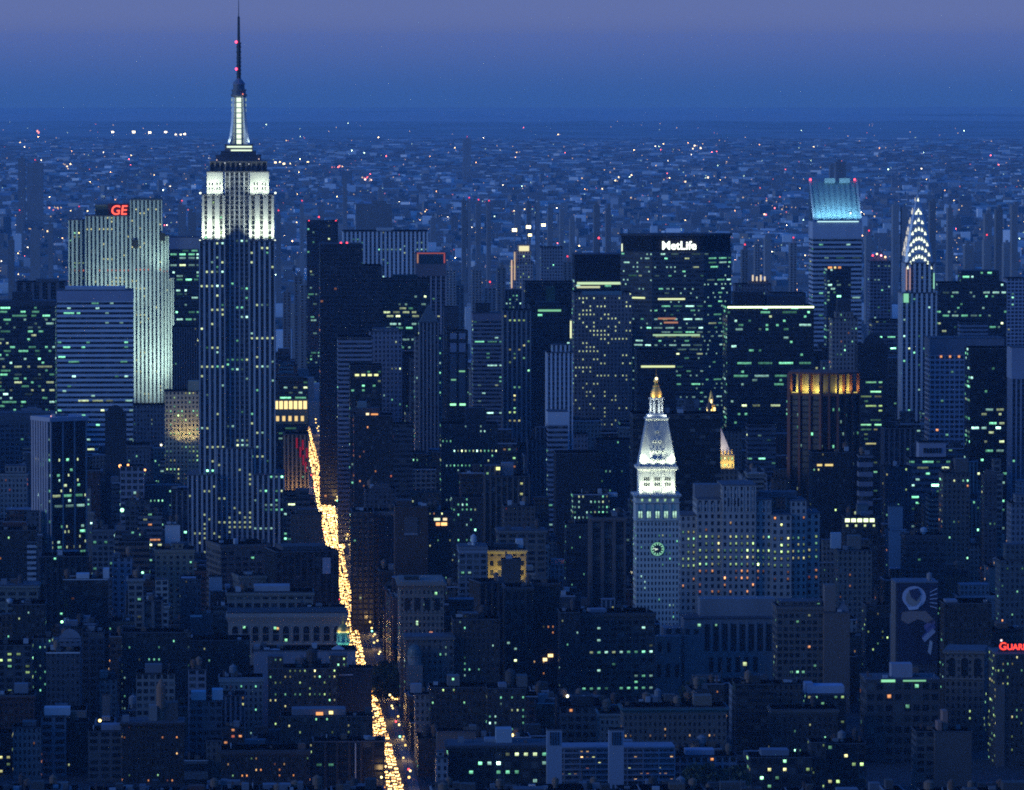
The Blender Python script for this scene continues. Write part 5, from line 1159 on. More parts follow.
# --- gold pyramid
def build_gold_pyramid(s, sid):
    root = open_root(s, sid)
    px = lambda p: xl(s, p)
    cx, cy = px(713), 18
    z0 = zl(s, 470)
    tier(root, s, px(690), px(738), 0, 36, -2, z0, 'punch', (.26, .23, .20), 'shaft', bw=3.2)
    zb = zl(s, 455, 4)
    fs = tier(root, s, px(694), px(734.5), 3, 33, z0 + .5, zb, 'punch', (.46, .38, .22), 'gilded_loggia', bw=2.6, flr=5.2)
    za = zl(s, 417, 18); r0, r1 = (px(733.5) - cx) * 1.04, (px(719) - cx)
    mb = MB(); mb.lathe([(r0, zb + .5), (r1, za)], 8, cx, cy, 0, math.pi / 8); part('pyramid_roof', mb, [M['wall']], root, (.62, .59, .57))
    zt = zl(s, 399, 18)
    mb = MB(); mb.lathe([(3.6, za), (3.4, za + 1), (2.6, za + 1.2), (2.6, zt - 5), (3.3, zt - 4.8), (3.1, zt - 4), (1.9, zt - 3.5), (1.7, zt), (.9, zt + 3.5), (.15, zl(s, 390.5, 18))], 8, cx, cy, 0, math.pi / 8); part('gilded_lantern', mb, [M['gold']], root)
    for k in range(5):
        a = -math.pi / 2 + (k - 2) * .75
        unit('lantern_light', UNIT_LAMP, root, (cx + 2.9 * math.cos(a), cy + 2.9 * math.sin(a), za + 4.5), (.7, .5, 5), (1, .82, .35, 2.2), a + math.pi / 2)
    unit('lantern_light', UNIT_LAMP, root, (cx, cy - 2.0, zt - 1.6), (1.2, .4, 2.6), (1, .85, .4, 2.4))
    for sx in (-1, 1):
        spot(root, (cx + sx * 5, cy - 9, za - 3), (cx, cy - 2, zt - 3), 13000, (1, .8, .35), 90, .3)
    for k in range(4):
        mb = MB(); xx = px(722 + k * 3.6); mb.lathe([(.7, zb), (.7, zb + 1.6), (.1, zb + 3.6)], 6, xx, 5 + 3 * (k > 2)); part('pinnacle', mb, [M['gold']], root)
    for k in range(9):
        x = px(692 + 5.4 * k)
        spot(root, (x, -3.0, z0 + .8), (x, 3, z0 + 5), 4200, (1, .80, .30), 84, .3)
        unit('floodlight_housing', UNIT_BULK, root, (x, -3.0, z0 - .4), (.7, .6, .8), (.1, .1, .1))
    spot(root, (px(731), -6, zb + 1), (px(722), 8, zb + 12), 14000, (1, .90, .74), 100, .4)
    spot(root, (px(742), -9, zb), (px(726), 6, zb + 13), 8000, (1, .90, .72), 90, .5)
    light_up(root, s, sid, fs, ('rnd', .55, 'y', 1.6), 'punch', check=False, maxn=40)
goldp = row(690, 738, 456, 490, 4350, 'punch', TN, None, 'white octagonal pyramid roof with a gilded lit lantern beside the black ribbed slab', 'pyramid_roof_skyscraper', D=36, build=build_gold_pyramid)
goldp.boxes = [(xl(goldp, 690), xl(goldp, 738), 0, 36, -2, goldp.H), (xl(goldp, 702), xl(goldp, 724), 8, 28, 0, zl(goldp, 435)), (xl(goldp, 709), xl(goldp, 717), 14, 22, 0, zl(goldp, 394))]

# --- brown tower with gilded niches (set diagonally to the street grid)
def build_gilded(s, sid):
    root = open_root(s, sid)
    px = lambda p: xl(s, p)
    zt = zl(s, 374); zn = zl(s, 391, 5); zm = zl(s, 394, 5)
    mpp = s.mpp
    # plan corners from the left face, the chamfer and the right face
    A, B, Cc, Dd = (px(790), 16.0), (px(820.5), 0.0), (px(838), 0.0), (px(861), 15.0)
    E, Fp = (px(861) - 4, 45.0), (px(790) + 4, 46.0)
    body = [A, B, Cc, Dd, E, Fp]
    BC = (.30, .125, .075)
    def inset(poly, d):
        cxm = sum(p[0] for p in poly) / len(poly); cym = sum(p[1] for p in poly) / len(poly)
        return [(cxm + (x - cxm) * (1 - d / 25), cym + (y - cym) * (1 - d / 25)) for x, y in poly]
    inner = inset(body, 1.6)
    nb = [9, 6, 8, 8, 12, 8]
    mb = MB(); mb.prism(inner, -2, zm, [(1, 0, n) for n in nb], 34, 2); part('wall', mb, [M['wall'], M['glass'], M['roof']], root, (.045, .035, .035))
    mb = MB(); mb.prism(inset(body, 5.0), zm + .05, zt - .5, None, 1, 2); part('crown_core', mb, [M['wall'], M['wall'], M['roof']], root, (.50, .43, .22))
    mb = MB(); mb.prism(inset(body, -.4), zt - .48, zt + .9, None, 1, 2); part('roof', mb, [M['wall'], M['wall'], M['roof']], root, BC)
    fs = []
    for (p0, p1, nn, pw) in ((A, B, 3, 1.6), (B, Cc, 2, 1.4), (Cc, Dd, 3, 1.4)):
        L = math.hypot(p1[0] - p0[0], p1[1] - p0[1]); ux, uy = (p1[0] - p0[0]) / L, (p1[1] - p0[1]) / L
        for k in range(nn + 1):
            if p0 is not A and k == 0: continue
            x, y = p0[0] + ux * L * k / nn, p0[1] + uy * L * k / nn
            mb = MB(); w = pw * (1.5 if (p0 is A and k == 0) else 1.0) / 2 * 1.1
            q = [(x - ux * w - uy * -.5, y - uy * w - ux * .5), (x + ux * w + uy * .5, y + uy * w - ux * .5), (x + ux * w - uy * 2.6, y + uy * w + ux * 2.6), (x - ux * w - uy * 2.6, y - uy * w + ux * 2.6)]
            mb.prism(q, -2, zt - .5, None, 1, 0); part('brick_pier', mb, [M['wall']], root, BC)
        if p0 is not B:
            for k in range(nn):
                x, y = p0[0] + ux * L * (k + .5) / nn, p0[1] + uy * L * (k + .5) / nn
                spot(root, (x + uy * .1, y - ux * .1, zm + 1.0), (x - uy * 3.6, y + ux * 3.6, zm + 5), 3600, (1, .90, .30), 150, .3)
                unit('niche_lamp', UNIT_LAMP, root, (x - uy * 1.2, y + ux * 1.2, zm + .7), (L / nn * .6, .4, .5), (1, .86, .2, 1.0), math.atan2(uy, ux))
        f = Face(); f.o = (p0[0] - uy * 1.3, p0[1] + ux * 1.3); f.d = (ux, uy); f.n = (uy, -ux); n = nn * 3
        f.bays = [((k + .5) * L / n, L / n * .8) for k in range(n)]; f.z0, f.z1, f.nf, f.rec, f.nm = -2, zm, 34, -.6, 'f%d' % nn
        fs.append(f)
        mb = MB(); mb.prism([(p0[0], p0[1]), (p1[0], p1[1]), (p1[0] - uy * 2.2, p1[1] + ux * 2.2), (p0[0] - uy * 2.2, p0[1] + ux * 2.2)], zm - 1.4, zm + .2, None, 1, 0); part('niche_sill', mb, [M['wall']], root, BC)
    light_up(root, s, sid, fs, ('rnd', .05, 'g', .8), 'glass', maxn=40)
gilded = row(790, 860, 374, 500, 4500, 'glass', BR, None, 'dark brown piered tower with six niches glowing gold beneath its roof', 'niche_crown_skyscraper', D=45, build=build_gilded, rot=0.0)
gilded.boxes = [(xl(gilded, 792), xl(gilded, 859), 6, 40, -2, gilded.H)]

# --- stepped pale insurance block beside the clock tower
def build_stepped(s, sid):
    root = open_root(s, sid)
    px = lambda p: xl(s, p)
    C = (.50, .46, .43)
    fs = []
    K = dict(bw=4.1, flr=4.6)
    fs += tier(root, s, px(722), px(756), 0, 40, -2, zl(s, 485), 'punch', C, 'centre_block', **K)
    fs += tier(root, s, px(756) + .05, px(772), 3, 40, -2, zl(s, 500), 'punch', C, 'side_block', **K)
    fs += tier(root, s, px(697), px(722) - .05, 2.5, 40, -2, zl(s, 499), 'punch', C, 'side_block', **K)
    fs += tier(root, s, px(681), px(697) - .05, 7, 40, -2, zl(s, 515, 7), 'punch', C, 'low_wing', **K)
    fs += tier(root, s, px(772) + .05, px(792), 1.5, 40, -2, zl(s, 515), 'punch', C, 'low_wing', **K)
    fs += tier(root, s, px(792) + .05, px(808), 8, 44, -2, zl(s, 501, 8), 'punch', C, 'rear_wing', **K)
    fs += tier(root, s, px(808) + .05, px(822), 12, 44, -2, zl(s, 513, 12), 'punch', C, 'rear_wing', **K)
    solid(root, 'penthouse', px(696), px(722), 14, 30, zl(s, 499) + .5, zl(s, 484.5, 14), (.26, .25, .26))
    solid(root, 'penthouse', px(762), px(800), 18, 34, zl(s, 500) + .5, zl(s, 492, 18), (.16, .16, .18))
    for k in range(3): solid(root, 'tall_window', px(728 + 4.5 * k), px(730.6 + 4.5 * k), -.15, .2, zl(s, 506), zl(s, 498), (.02, .02, .025))
    for k in range(24): 
        x = px(697 + 3.3 * k)
        if x < px(770): solid(root, 'buttress', x - .35, x + .35, -.3 if px(722) < x < px(756) else 2.2 if x < px(722) else 2.7, .3 if px(722) < x < px(756) else 3.2, zl(s, 512), zl(s, 501) - 1 if not px(722) < x < px(756) else zl(s, 487), (.54, .50, .47))
    light_up(root, s, sid, fs, ('rnd', .62, 'y', 1.0), 'punch', zlo=zl(s, 568), zhi=zl(s, 532), maxn=100, only=('front',))
    light_up(root, s, sid, fs, ('rnd', .30, 'o', .9), 'punch', zlo=zl(s, 592), zhi=zl(s, 570), maxn=70, only=('front',), name='amber_window')
    light_up(root, s, sid, fs, ('rnd', .10, 'a', 1.1), 'punch', zlo=zl(s, 531), zhi=zl(s, 515), maxn=20, only=('front',))
stepped = row(681, 822, 500, 600, 4060, 'punch', TN, None, 'massive stepped tan stone block with rows of yellow-green lit windows', 'masonry_skyscraper', D=44, build=build_stepped)
stepped.boxes = [(xl(stepped, 722), xl(stepped, 756), 0, 40, -2, zl(stepped, 485)), (xl(stepped, 697), xl(stepped, 772), 2.5, 40, -2, zl(stepped, 500)), (xl(stepped, 681), xl(stepped, 792), 1.5, 40, -2, zl(stepped, 515)), (xl(stepped, 792), xl(stepped, 808), 8, 44, -2, zl(stepped, 501)), (xl(stepped, 808), xl(stepped, 822), 12, 44, -2, zl(stepped, 513))]

# --- pale hall with tall windows
def build_hall(s, sid):
    root = open_root(s, sid)
    px = lambda p: xl(s, p)
    C = (.27, .26, .27)
    solid(root, 'wall', px(684), px(778), 0, 30, -2, zl(s, 619), C)
    roof_slab(root, px(684), px(778), 0, 30, zl(s, 619), (.10, .10, .12), C, .5, .9)
    solid(root, 'attic_block', px(701), px(777), 10, 28, zl(s, 619) + .95, zl(s, 599, 10), (.30, .29, .30))
    solid(root, 'low_wing', px(664), px(684) - .05, 4, 28, -2, zl(s, 628, 4), C)
    solid(root, 'front_block', px(655), px(680), -6, 3.9, -2, zl(s, 636, -6), C)
    for k in range(8):
        x = px(707 + 8.9 * k)
        solid(root, 'tall_window', x - 1.55, x + 1.55, -.15, .2, zl(s, 651), zl(s, 624), (.025, .027, .034))
        solid(root, 'pilaster', x + 2.3, x + 3.4, -.5, .1, zl(s, 653), zl(s, 622), (.30, .29, .30))
        if k < 6: solid(root, 'lower_window', x + 1.2, x + 4.0, -.15, .2, zl(s, 672), zl(s, 657), (.025, .027, .034))
    for k in range(4): solid(root, 'wing_window', px(669 + 9 * k) - 1.4, px(669 + 9 * k) + 1.4, -.15 if k > 1 else 3.8, .2 if k > 1 else 4.2, zl(s, 634), zl(s, 629), (.03, .03, .035))
    for k in range(2): solid(root, 'tall_window', px(657 + 9 * k), px(660.5 + 9 * k), -6.15, -5.8, zl(s, 651), zl(s, 641), (.025, .027, .034))
    for k in range(3): solid(root, 'lower_window', px(656 + 9 * k), px(660 + 9 * k), -6.15, -5.8, zl(s, 676), zl(s, 663), (.025, .027, .034))
    ledge(root, 1, 0, 1, 0, .1, .1, C, 'string_course').location = (px(700), 5, zl(s, 653))
    unit('window', UNIT_LIT, root, (px(745), -.3, zl(s, 664)), (2.2, .2, 2.2), (.8, 1, .5, 1.0))
    unit('window', UNIT_LIT, root, (px(699), -.3, zl(s, 625)), (1.8, .2, 1.6), (.4, 1, .6, .9))
    unit('window', UNIT_LIT, root, (px(716), -.3, zl(s, 625)), (1.2, .2, 1.2), (.4, 1, .6, .5))
hall = row(684, 778, 619, 680, 3830, 'blank', LS, None, 'pale stone hall with a row of tall dark windows and a blank attic', 'stone_hall', 'hall', D=30, build=build_hall)
hall.boxes = [(xl(hall, 684), xl(hall, 778), 0, 30, -2, hall.H), (xl(hall, 701), xl(hall, 777), 10, 28, 0, zl(hall, 599)), (xl(hall, 655), xl(hall, 684), -6, 28, -2, zl(hall, 632))]

# --- arcaded palazzo
def build_palazzo(s, sid):
    root = open_root(s, sid)
    px = lambda p: xl(s, p)
    hw = s.W / 2; C = (.33, .30, .27)
    zc0, zc1 = zl(s, 626), zl(s, 613)
    mb = MB(); mb.box(-hw, hw, 0, 30, -2, zc1); part('wall', mb, [M['wall']], root, C)
    roof_slab(root, -hw, hw, 0, 30, zc1, (.07, .07, .08), C, .8, .7)
    mb = MB(); mb.loft([[(-hw - o, -o, z), (hw + o, -o, z), (hw + o, 30 + o, z), (-hw - o, 30 + o, z)] for o, z in ((.1, zl(s, 623)), (.5, zl(s, 621)), (1.6, zl(s, 617)), (1.6, zl(s, 615.5)), (.6, zl(s, 615)), (.6, zc1 - .1))]); part('cornice', mb, [M['wall']], root, (.36, .33, .30))
    n = 11
    for k in range(n):
        x = px(235 + 10.2 * k); w = 1.95; za, zb = zl(s, 641), zl(s, 629)
        pr = [(x - w, za), (x + w, za)] + [(x + w * math.cos(a), zb + w * math.sin(a)) for a in [math.pi * q / 8 for q in range(9)]]
        mb = MB(); mb.loft([[(p, y, q) for p, q in pr] for y in (-.12, .25)]); a_ = part('arched_window', mb, [M['dark_glass']], root)
        w2 = w + .55
        pr = [(x - w2, za)] + [(x - w2 * math.cos(a), zb + w2 * math.sin(a)) for a in [math.pi * q / 8 for q in range(9)]] + [(x + w2, za)]
        pin = [(x - w, za)] + [(x - w * math.cos(a), zb + w * math.sin(a)) for a in [math.pi * q / 8 for q in range(9)]] + [(x + w, za)]
        mb = MB(); mb.loft([[(p[0], -.5, p[1]), (p[0], .1, p[1]), (q[0], .1, q[1]), (q[0], -.5, q[1])] for p, q in zip(pr, pin)]); part('surround', mb, [M['wall']], a_, (.38, .35, .31))
        solid(root, 'transom', x - w, x + w, -.3, -.1, zl(s, 634.5), zl(s, 633.5), (.26, .24, .22))
        for q in (-1, 1): solid(root, 'lower_window', x + q * 1.5 - .75, x + q * 1.5 + .75, -.12, .2, zl(s, 653), zl(s, 646), (.02, .022, .028))
        solid(root, 'pilaster', px(240.1 + 10.2 * k) - .5, px(240.1 + 10.2 * k) + .5, -.4, .1, zl(s, 643), zl(s, 626), (.36, .33, .30))
    mb = MB(); mb.box(-hw - .3, hw + .3, -.5, .1, zl(s, 644.5), zl(s, 643)); part('string_course', mb, [M['wall']], root, (.37, .34, .31))
    for a, b, c in ((244, 627, GRN), (275, 628, GRN), (278, 628.5, (1, .6, .2)), (286, 640, GRN)): unit('window', UNIT_LIT, root, (px(a), -.3, zl(s, b)), (1.6, .2, 1.6), c + (1.2,))
palazzo = row(228, 346, 613, 660, 3840, 'blank', LS, None, 'cream stone palazzo with a long row of arched windows under a heavy cornice', 'arcaded_palazzo', 'building', D=30, build=build_palazzo, rot=R(1.5))

# --- green dome lantern by the avenue
def build_lantern(s, sid):
    root = open_root(s, sid)
    px = lambda p: xl(s, p)
    solid(root, 'tower_base', px(336), px(351), -1, 11, -2, zl(s, 651), (.3, .3, .3))
    cx, cy = px(343.5), 5
    za, zb, zc = zl(s, 651), zl(s, 634), zl(s, 625)
    mb = MB(); mb.lathe([(3.9, za), (3.6, za + 4.0), (4.3, za + 4.3), (4.3, za + 5), (3.1, za + 5.2), (3.0, zb - .6), (4.4, zb), (4.4, zb + .7)], 12, cx, cy); part('drum', mb, [M['wall']], root, (.30, .52, .46))
    for k in range(8):
        a = math.pi / 8 + math.pi / 4 * k
        mb = MB(); mb.lathe([(.42, za + 5.2), (.36, zb - .6)], 6, cx + 3.8 * math.cos(a), cy + 3.8 * math.sin(a)); part('drum_column', mb, [M['wall']], root, (.42, .6, .54))
    mb = MB(); mb.lathe([(4.1, zb + .7), (4.0, zb + 1.6), (3.2, zb + 3.6), (1.8, zc - .4), (1.0, zc)], 16, cx, cy); part('gilded_dome', mb, [M['gold']], root)
    mb = MB(); mb.lathe([(.9, zc), (.8, zc + 2), (.3, zc + 2.4), (.12, zl(s, 614, 5))], 8, cx, cy); part('finial', mb, [M['gold']], root)
    for sx in (-1, 1):
        spot(root, (cx + sx * 5.2, cy - 6.5, za + .4), (cx, cy - 2, za + 6), 1500, (.35, 1, .78), 120, .3)
        spot(root, (cx + sx * 4.6, cy - 3.6, zb + 1.0), (cx, cy - 1, zb + 3), 420, (1, .86, .3), 120, .3)
    unit('lantern_light', UNIT_LAMP, root, (cx, cy - 4.35, zb + 1.0), (5.4, .3, .5), (1, .9, .35, 1.1))
lantern = row(336, 351, 651, 668, 3730, 'blank', LS, None, 'small green-lit domed lantern with a gilded cap beside the avenue', 'domed_lantern', 'cupola', D=12, build=build_lantern)
lantern.boxes = [(xl(lantern, 336), xl(lantern, 351), -1, 11, -2, lantern.H), (xl(lantern, 339), xl(lantern, 348), 1, 9, 0, zl(lantern, 626))]

# --- narrow corner tower with arched top floor
def build_corner(s, sid):
    root = open_root(s, sid)
    px = lambda p: xl(s, p)
    hw = s.W / 2; C = (.27, .225, .19); D = 50
    zc = zl(s, 589)
    fs = tier(root, s, -hw, hw, 0, D, -2, zc, 'punch', C, 'wall', bw=2.65, flr=3.9, roof=False)
    mb = MB(); mb.loft([[(-hw - o, -o, z), (hw + o, -o, z), (hw + o, D + o, z), (-hw - o, D + o, z)] for o, z in ((.1, zc + .03), (.8, zc + 1.2), (1.8, zc + 2.2), (1.8, zc + 3.2), (.3, zc + 3.3), (.3, zl(s, 582)))]); part('cornice', mb, [M['wall']], root, (.31, .26, .22))
    for k in range(14): solid(root, 'parapet_block', -hw + k * 2 * hw / 14 + .3, -hw + k * 2 * hw / 14 + 1.2, -.2, .6, zl(s, 582) + .05, zl(s, 580.5), (.34, .3, .27))
    for k in range(4):
        x = -hw + 4.4 + k * (2 * hw - 8.8) / 3; w = 1.75; za, zb = zl(s, 610), zl(s, 600.5)
        pr = [(x - w, za), (x + w, za)] + [(x + w * math.cos(a), zb + w * math.sin(a)) for a in [math.pi * q / 8 for q in range(9)]]
        mb = MB(); mb.loft([[(p, y, q) for p, q in pr] for y in (-.2, .25)]); part('arched_window', mb, [M['dark_glass']], root)
    for z in (597, 612, 622): 
        mb = MB(); mb.box(-hw - .4, hw + .4, -.5, .1, zl(s, z + .6), zl(s, z)); part('string_course', mb, [M['wall']], root, (.32, .27, .23))
    solid(root, 'roof_house', px(405), px(420), 14, 26, zl(s, 582), zl(s, 577, 14), (.06, .055, .05))
    unit('window', UNIT_LIT, root, (px(417), -.3, zl(s, 623)), (1.2, .2, 2.6), (.6, 1, .6, 1.3))
    unit('window', UNIT_LIT, root, (px(436), -.3, zl(s, 593.5)), (1.4, .2, 1.6), (.4, 1, .5, 1.2))
    unit('window', UNIT_LIT, root, (px(431), -.3, zl(s, 632.5)), (2.0, .2, 1.0), (1, .4, .2, 1.0))
    light_up(root, s, sid, fs, ('rnd', .02, 'g', .8), 'punch', maxn=14)
corner = row(400, 444, 582, 690, 3780, 'punch', TN, None, 'tan corner tower with arched top-floor windows and a deep cornice', 'corner_tower', 'building', D=50, build=build_corner)
def build_annex(s, sid):
    root = open_root(s, sid)
    px = lambda p: xl(s, p)
    hw = s.W / 2; C = (.19, .165, .15)
    fs = tier(root, s, -hw, hw, 0, 24, -2, s.H, 'punch', C, 'wall', bw=3.2, flr=4.2)
    mb = MB(); mb.box(-hw - .9, hw + .9, -.9, 24.9, s.H - 1.6, s.H - .5); part('cornice', mb, [M['wall']], root, (.24, .21, .19))
    cx, cy = px(414), -5
    solid(root, 'dome_tower', px(406), px(422), -11, -.1, -2, zl(s, 665, -8), (.27, .24, .22))
    za = zl(s, 665, -8)
    mb = MB(); mb.lathe([(4.2, za + .05), (4.1, za + 4.6), (4.9, za + 5.0), (4.9, za + 5.7)], 12, cx, cy - .5); part('dome_drum', mb, [M['wall']], root, (.33, .31, .29))
    zb = za + 5.7
    mb = MB(); mb.lathe([(4.5, zb), (4.4, zb + 1.8), (3.6, zb + 4.2), (2.0, zb + 6.0), (.4, zb + 6.8), (.3, zb + 8.2)], 16, cx, cy - .5); part('dome', mb, [M['metal']], root, (.16, .19, .18))
    light_up(root, s, sid, fs, ('rnd', .04, 'g', .8), 'punch', maxn=14)
annex = row(405, 454, 637, 690, 3715, 'punch', TN, None, 'lower brown annex with a small dome standing in front of the corner tower', 'domed_annex', 'building', D=24, build=build_annex)
annex.boxes = [(-annex.W / 2, annex.W / 2, 0, 24, -2, annex.H), (xl(annex, 406), xl(annex, 422), -11, 0, -2, zl(annex, 648))]

# --- pale-sided piered tower, turned to show its left flank
def build_piered(s, sid):
    root = open_root(s, sid)
    hw = s.W / 2; D = s.D; C = (.40, .37, .38)
    fs = tier(root, s, -hw, hw, 0, D, -2, s.H - 1.6, 'glass', (.03, .03, .036), 'wall', bw=1.6, flr=3.8, roof=False)
    n = 3
    for k in range(n + 1):
        x = -hw + k * 2 * hw / n
        solid(root, 'pier', x - .5, x + .5, -.9, .2, -2, s.H - 1.55, C)
    m = 7
    for k in range(1, m + 1):
        y = k * D / m
        solid(root, 'pier', -hw - 1.2, -hw + .2, y - 1.15, y + 1.15, -2, s.H - 1.55, (.46, .40, .42))  # left flank coloured paler and pinker to stand in for dusk light
        solid(root, 'pier', hw - .2, hw + 1.0, y - 1.0, y + 1.0, -2, s.H - 1.55, C)
    mb = MB(); mb.box(-hw - 1.6, hw + 1.6, -1.5, D + 1.6, s.H - 1.5, s.H + 1.6, 0, 1); part('roof', mb, [M['wall'], M['roof']], root, (.50, .46, .50))
    for x, w in ((-4, 5), (3, 3)): solid(root, 'roof_house', x - w / 2, x + w / 2, 8, 14, s.H + 1.6, s.H + 3.4, (.3, .28, .3))
    unit('roof_lamp', UNIT_BULB, root, (-hw + 2, 3, s.H + 2.4), 1.0, (1, .5, .5, 1.5))
    light_up(root, s, sid, fs, ('off', .16, 'g', 1.2), 'glass', maxn=60, zhi=s.H - 30)
    light_up(root, s, sid, fs, ('off', .05, 'g', 1.2), 'glass', maxn=8, zlo=s.H - 30, zhi=s.H - 10)
piered = row(51.5, 85, 419, 560, 4480, 'glass', DK, None, 'dark square tower with pale piers and a pinkish lit left flank, lower left', 'piered_tower', 'tower', D=26, build=build_piered, rot=R(34))

# --- mural wall, red roof sign tower, arched loft, balcony apartments
def build_mural(s, sid):
    root = open_root(s, sid)
    px = lambda p: xl(s, p)
    hw = s.W / 2
    solid(root, 'wall', -hw, hw, 0, 26, -2, s.H, (.075, .075, .10))
    roof_slab(root, -hw, hw, 0, 26, s.H, (.2, .22, .26), (.22, .22, .25), .3, .8)
    unit('water_tank', UNIT_TANK, root, (px(931), 8, s.H), (3.4, 3.4, 4.2), (.34, .30, .30))
    solid(root, 'flank', -hw - .35, -hw, .2, 26, -2, s.H - .2, (.22, .19, .18))
    pan = solid(root, 'mural', px(898), px(938), -.35, -.05, zl(s, 664), zl(s, 584), (.045, .05, .10))
    def blob(pts, col, y, name='painted_patch'):
        mb = MB(); mb.loft([[(px(a), yy, zl(s, b)) for a, b in pts] for yy in (y, y + .12)])
        part(name, mb, [M['wall']], pan, tuple(min(.8, 1.7 * c) for c in col))
    circ = lambda cx_, cy_, rx, ry, n=20: [(cx_ + rx * math.cos(2 * math.pi * i / n), cy_ - ry * math.sin(2 * math.pi * i / n)) for i in range(n)][::-1]
    blob(circ(914, 597, 12, 11), (.36, .35, .40), -.55)
    blob(circ(913, 598, 7.5, 8), (.26, .22, .20), -.75)
    blob([(909, 590), (918, 588), (921, 594), (916, 601), (911, 597)], (.05, .05, .09), -.95)
    blob([(905, 603), (909, 607), (916, 607), (922, 601), (918, 609), (909, 610)], (.42, .41, .46), -.95)
    blob([(902, 612), (912, 611), (926, 611), (936, 622), (930, 624), (918, 619), (908, 624), (901, 620)], (.22, .17, .16), -.55)
    blob([(913, 622), (921, 620), (926, 632), (917, 640), (911, 632)], (.02, .02, .04), -.75)
    for k in range(3): blob([(918 + 2 * k, 630 + 4 * k), (933, 619 + 4.5 * k), (936, 623 + 4.5 * k), (921 + 2 * k, 634 + 4 * k)], ((.17, .14, .26), (.11, .11, .24), (.30, .30, .38))[k], -.55)
    for k in range(5): blob([(930, 592 + 3.4 * k), (937.5, 588 + 5.0 * k), (937.5, 588.8 + 5.0 * k), (930, 592.7 + 3.4 * k)], (.40, .40, .45), -.55)
    blob([(916, 640), (928, 646), (931, 662), (921, 662), (913, 652)], (.02, .022, .05), -.55)
    blob([(930, 640), (933, 642), (931, 655), (928, 652)], (.34, .34, .38), -.75)
mural = row(896, 938, 583, 668, 3730, 'blank', DK, None, 'dark wall painted with a large pale abstract mural, right of centre', 'mural_building', 'building', D=26, build=build_mural)
def build_sign_tower(s, sid):
    root = open_root(s, sid)
    hw = s.W / 2
    fs = tier(root, s, -hw, hw, 0, 34, -2, s.H, 'punch', (.085, .08, .08), 'wall', bw=2.6, flr=3.7)
    solid(root, 'side_strip', -hw - .3, -hw + 5, -.35, .2, -2, zl(s, 684), (.20, .17, .155))
    light_up(root, s, sid, fs, ('rnd', .22, 'y', 1.4), 'punch', maxn=60)
signt = row(996, 1052, 654, 790, 3480, 'punch', DK, None, 'dark tower with yellow-green windows under red roof letters at the right edge', 'sign_tower', 'tower', D=34, build=build_sign_tower)
def red_letters():
    s = signt
    w = to_world(s, (xl(s, 999.3), 2.0, zl(s, 650)))
    r = thing('rooftop_sign', 'red neon roof letters at the right edge cut by the frame', 'sign', w, s.rot)
    text('capital_letter', 'G', 6.0, r, (0, 0, 0), M['lamp'], (1, .06, .03, 2.2), .2, .09, 0, 'LEFT')
    text('lettering', 'UARDIAN', 4.7, r, (4.5, 0, 0), M['lamp'], (1, .06, .03, 2.2), .2, .09, 0, 'LEFT')
    mb = MB(); mb.box(-.5, 27, .6, .9, -1.4, .0); part('support_frame', mb, [M['metal']], r, (.06, .05, .05))
    unit('sign_lamp', UNIT_BULB, r, (1.2, -.4, 5.4), 1.3, (1, .85, .9, 1.6))
def build_arched_loft(s, sid):
    root = open_root(s, sid)
    hw = s.W / 2; C = (.20, .175, .16)
    fs = tier(root, s, -hw, hw, 0, 34, -2, s.H, 'punch', C, 'wall', bw=3.4, flr=4.2)
    mb = MB(); mb.loft([[(-hw - o, -o, z), (hw + o, -o, z), (hw + o, 34 + o, z), (-hw - o, 34 + o, z)] for o, z in ((.1, s.H - 2.4), (1.3, s.H - 1.2), (1.3, s.H - .5))]); part('cornice', mb, [M['wall']], root, (.26, .23, .21))
    for k in range(3):
        x = -hw + 4 + k * (2 * hw - 8) / 2; w = 1.9; za, zb = zl(s, 676), zl(s, 661)
        pr = [(x - w, za), (x + w, za)] + [(x + w * math.cos(a), zb + w * math.sin(a)) for a in [math.pi * q / 8 for q in range(9)]]
        mb = MB(); mb.loft([[(p, y, q) for p, q in pr] for y in (-.2, .25)]); part('arched_window', mb, [M['dark_glass']], root)
    mb = MB(); mb.box(-hw - .6, hw + .6, -.7, .1, zl(s, 679.5), zl(s, 678)); part('string_course', mb, [M['wall']], root, (.27, .24, .22))
    light_up(root, s, sid, fs, ('rnd', .06, 'y', 1.5), 'punch', maxn=24, zhi=zl(s, 680))
archl = row(945, 984, 651, 790, 3560, 'punch', TN, None, 'tan loft with three arched upper windows left of the red-lettered tower', 'arched_loft', 'building', D=34, build=build_arched_loft, rot=R(-8))
def build_balconies(s, sid):
    root = open_root(s, sid)
    hw = s.W / 2; C = (.34, .355, .41)
    fs = tier(root, s, -hw, hw, 0, 22, -2, s.H, 'grid', (.20, .20, .23), 'wall', bw=3.3, flr=3.05)
    nb = 8
    for k in range(nb + 1):
        x = -hw + k * 2 * hw / nb
        solid(root, 'party_pier', x - .28, x + .28, -1.5, .1, -2, s.H - .2, C)
    nfl = int((s.H - 12) / 3.05)
    for j in range(10):
        z = s.H - 1.5 - j * 3.05
        for k in range(nb):
            x0 = -hw + k * 2 * hw / nb + .3; x1 = x0 + 2 * hw / nb - .6
            b = solid(root, 'balcony', x0, x1, -1.5, .1, z - .95, z - .05, C)
    mb = MB(); mb.box(-hw - .2, hw + .2, -.2, 22, s.H + .45, s.H + 1.2); part('parapet', mb, [M['wall']], root, C)
    light_up(root, s, sid, fs, ('rnd', .17, 'a', 1.2), 'grid', maxn=60)
balc = row(548, 675, 749, 790, 3350, 'grid', PL, None, 'white balcony apartment block with orange-lit rooms at the bottom of the picture', 'balcony_apartments', 'apartments', D=22, build=build_balconies)
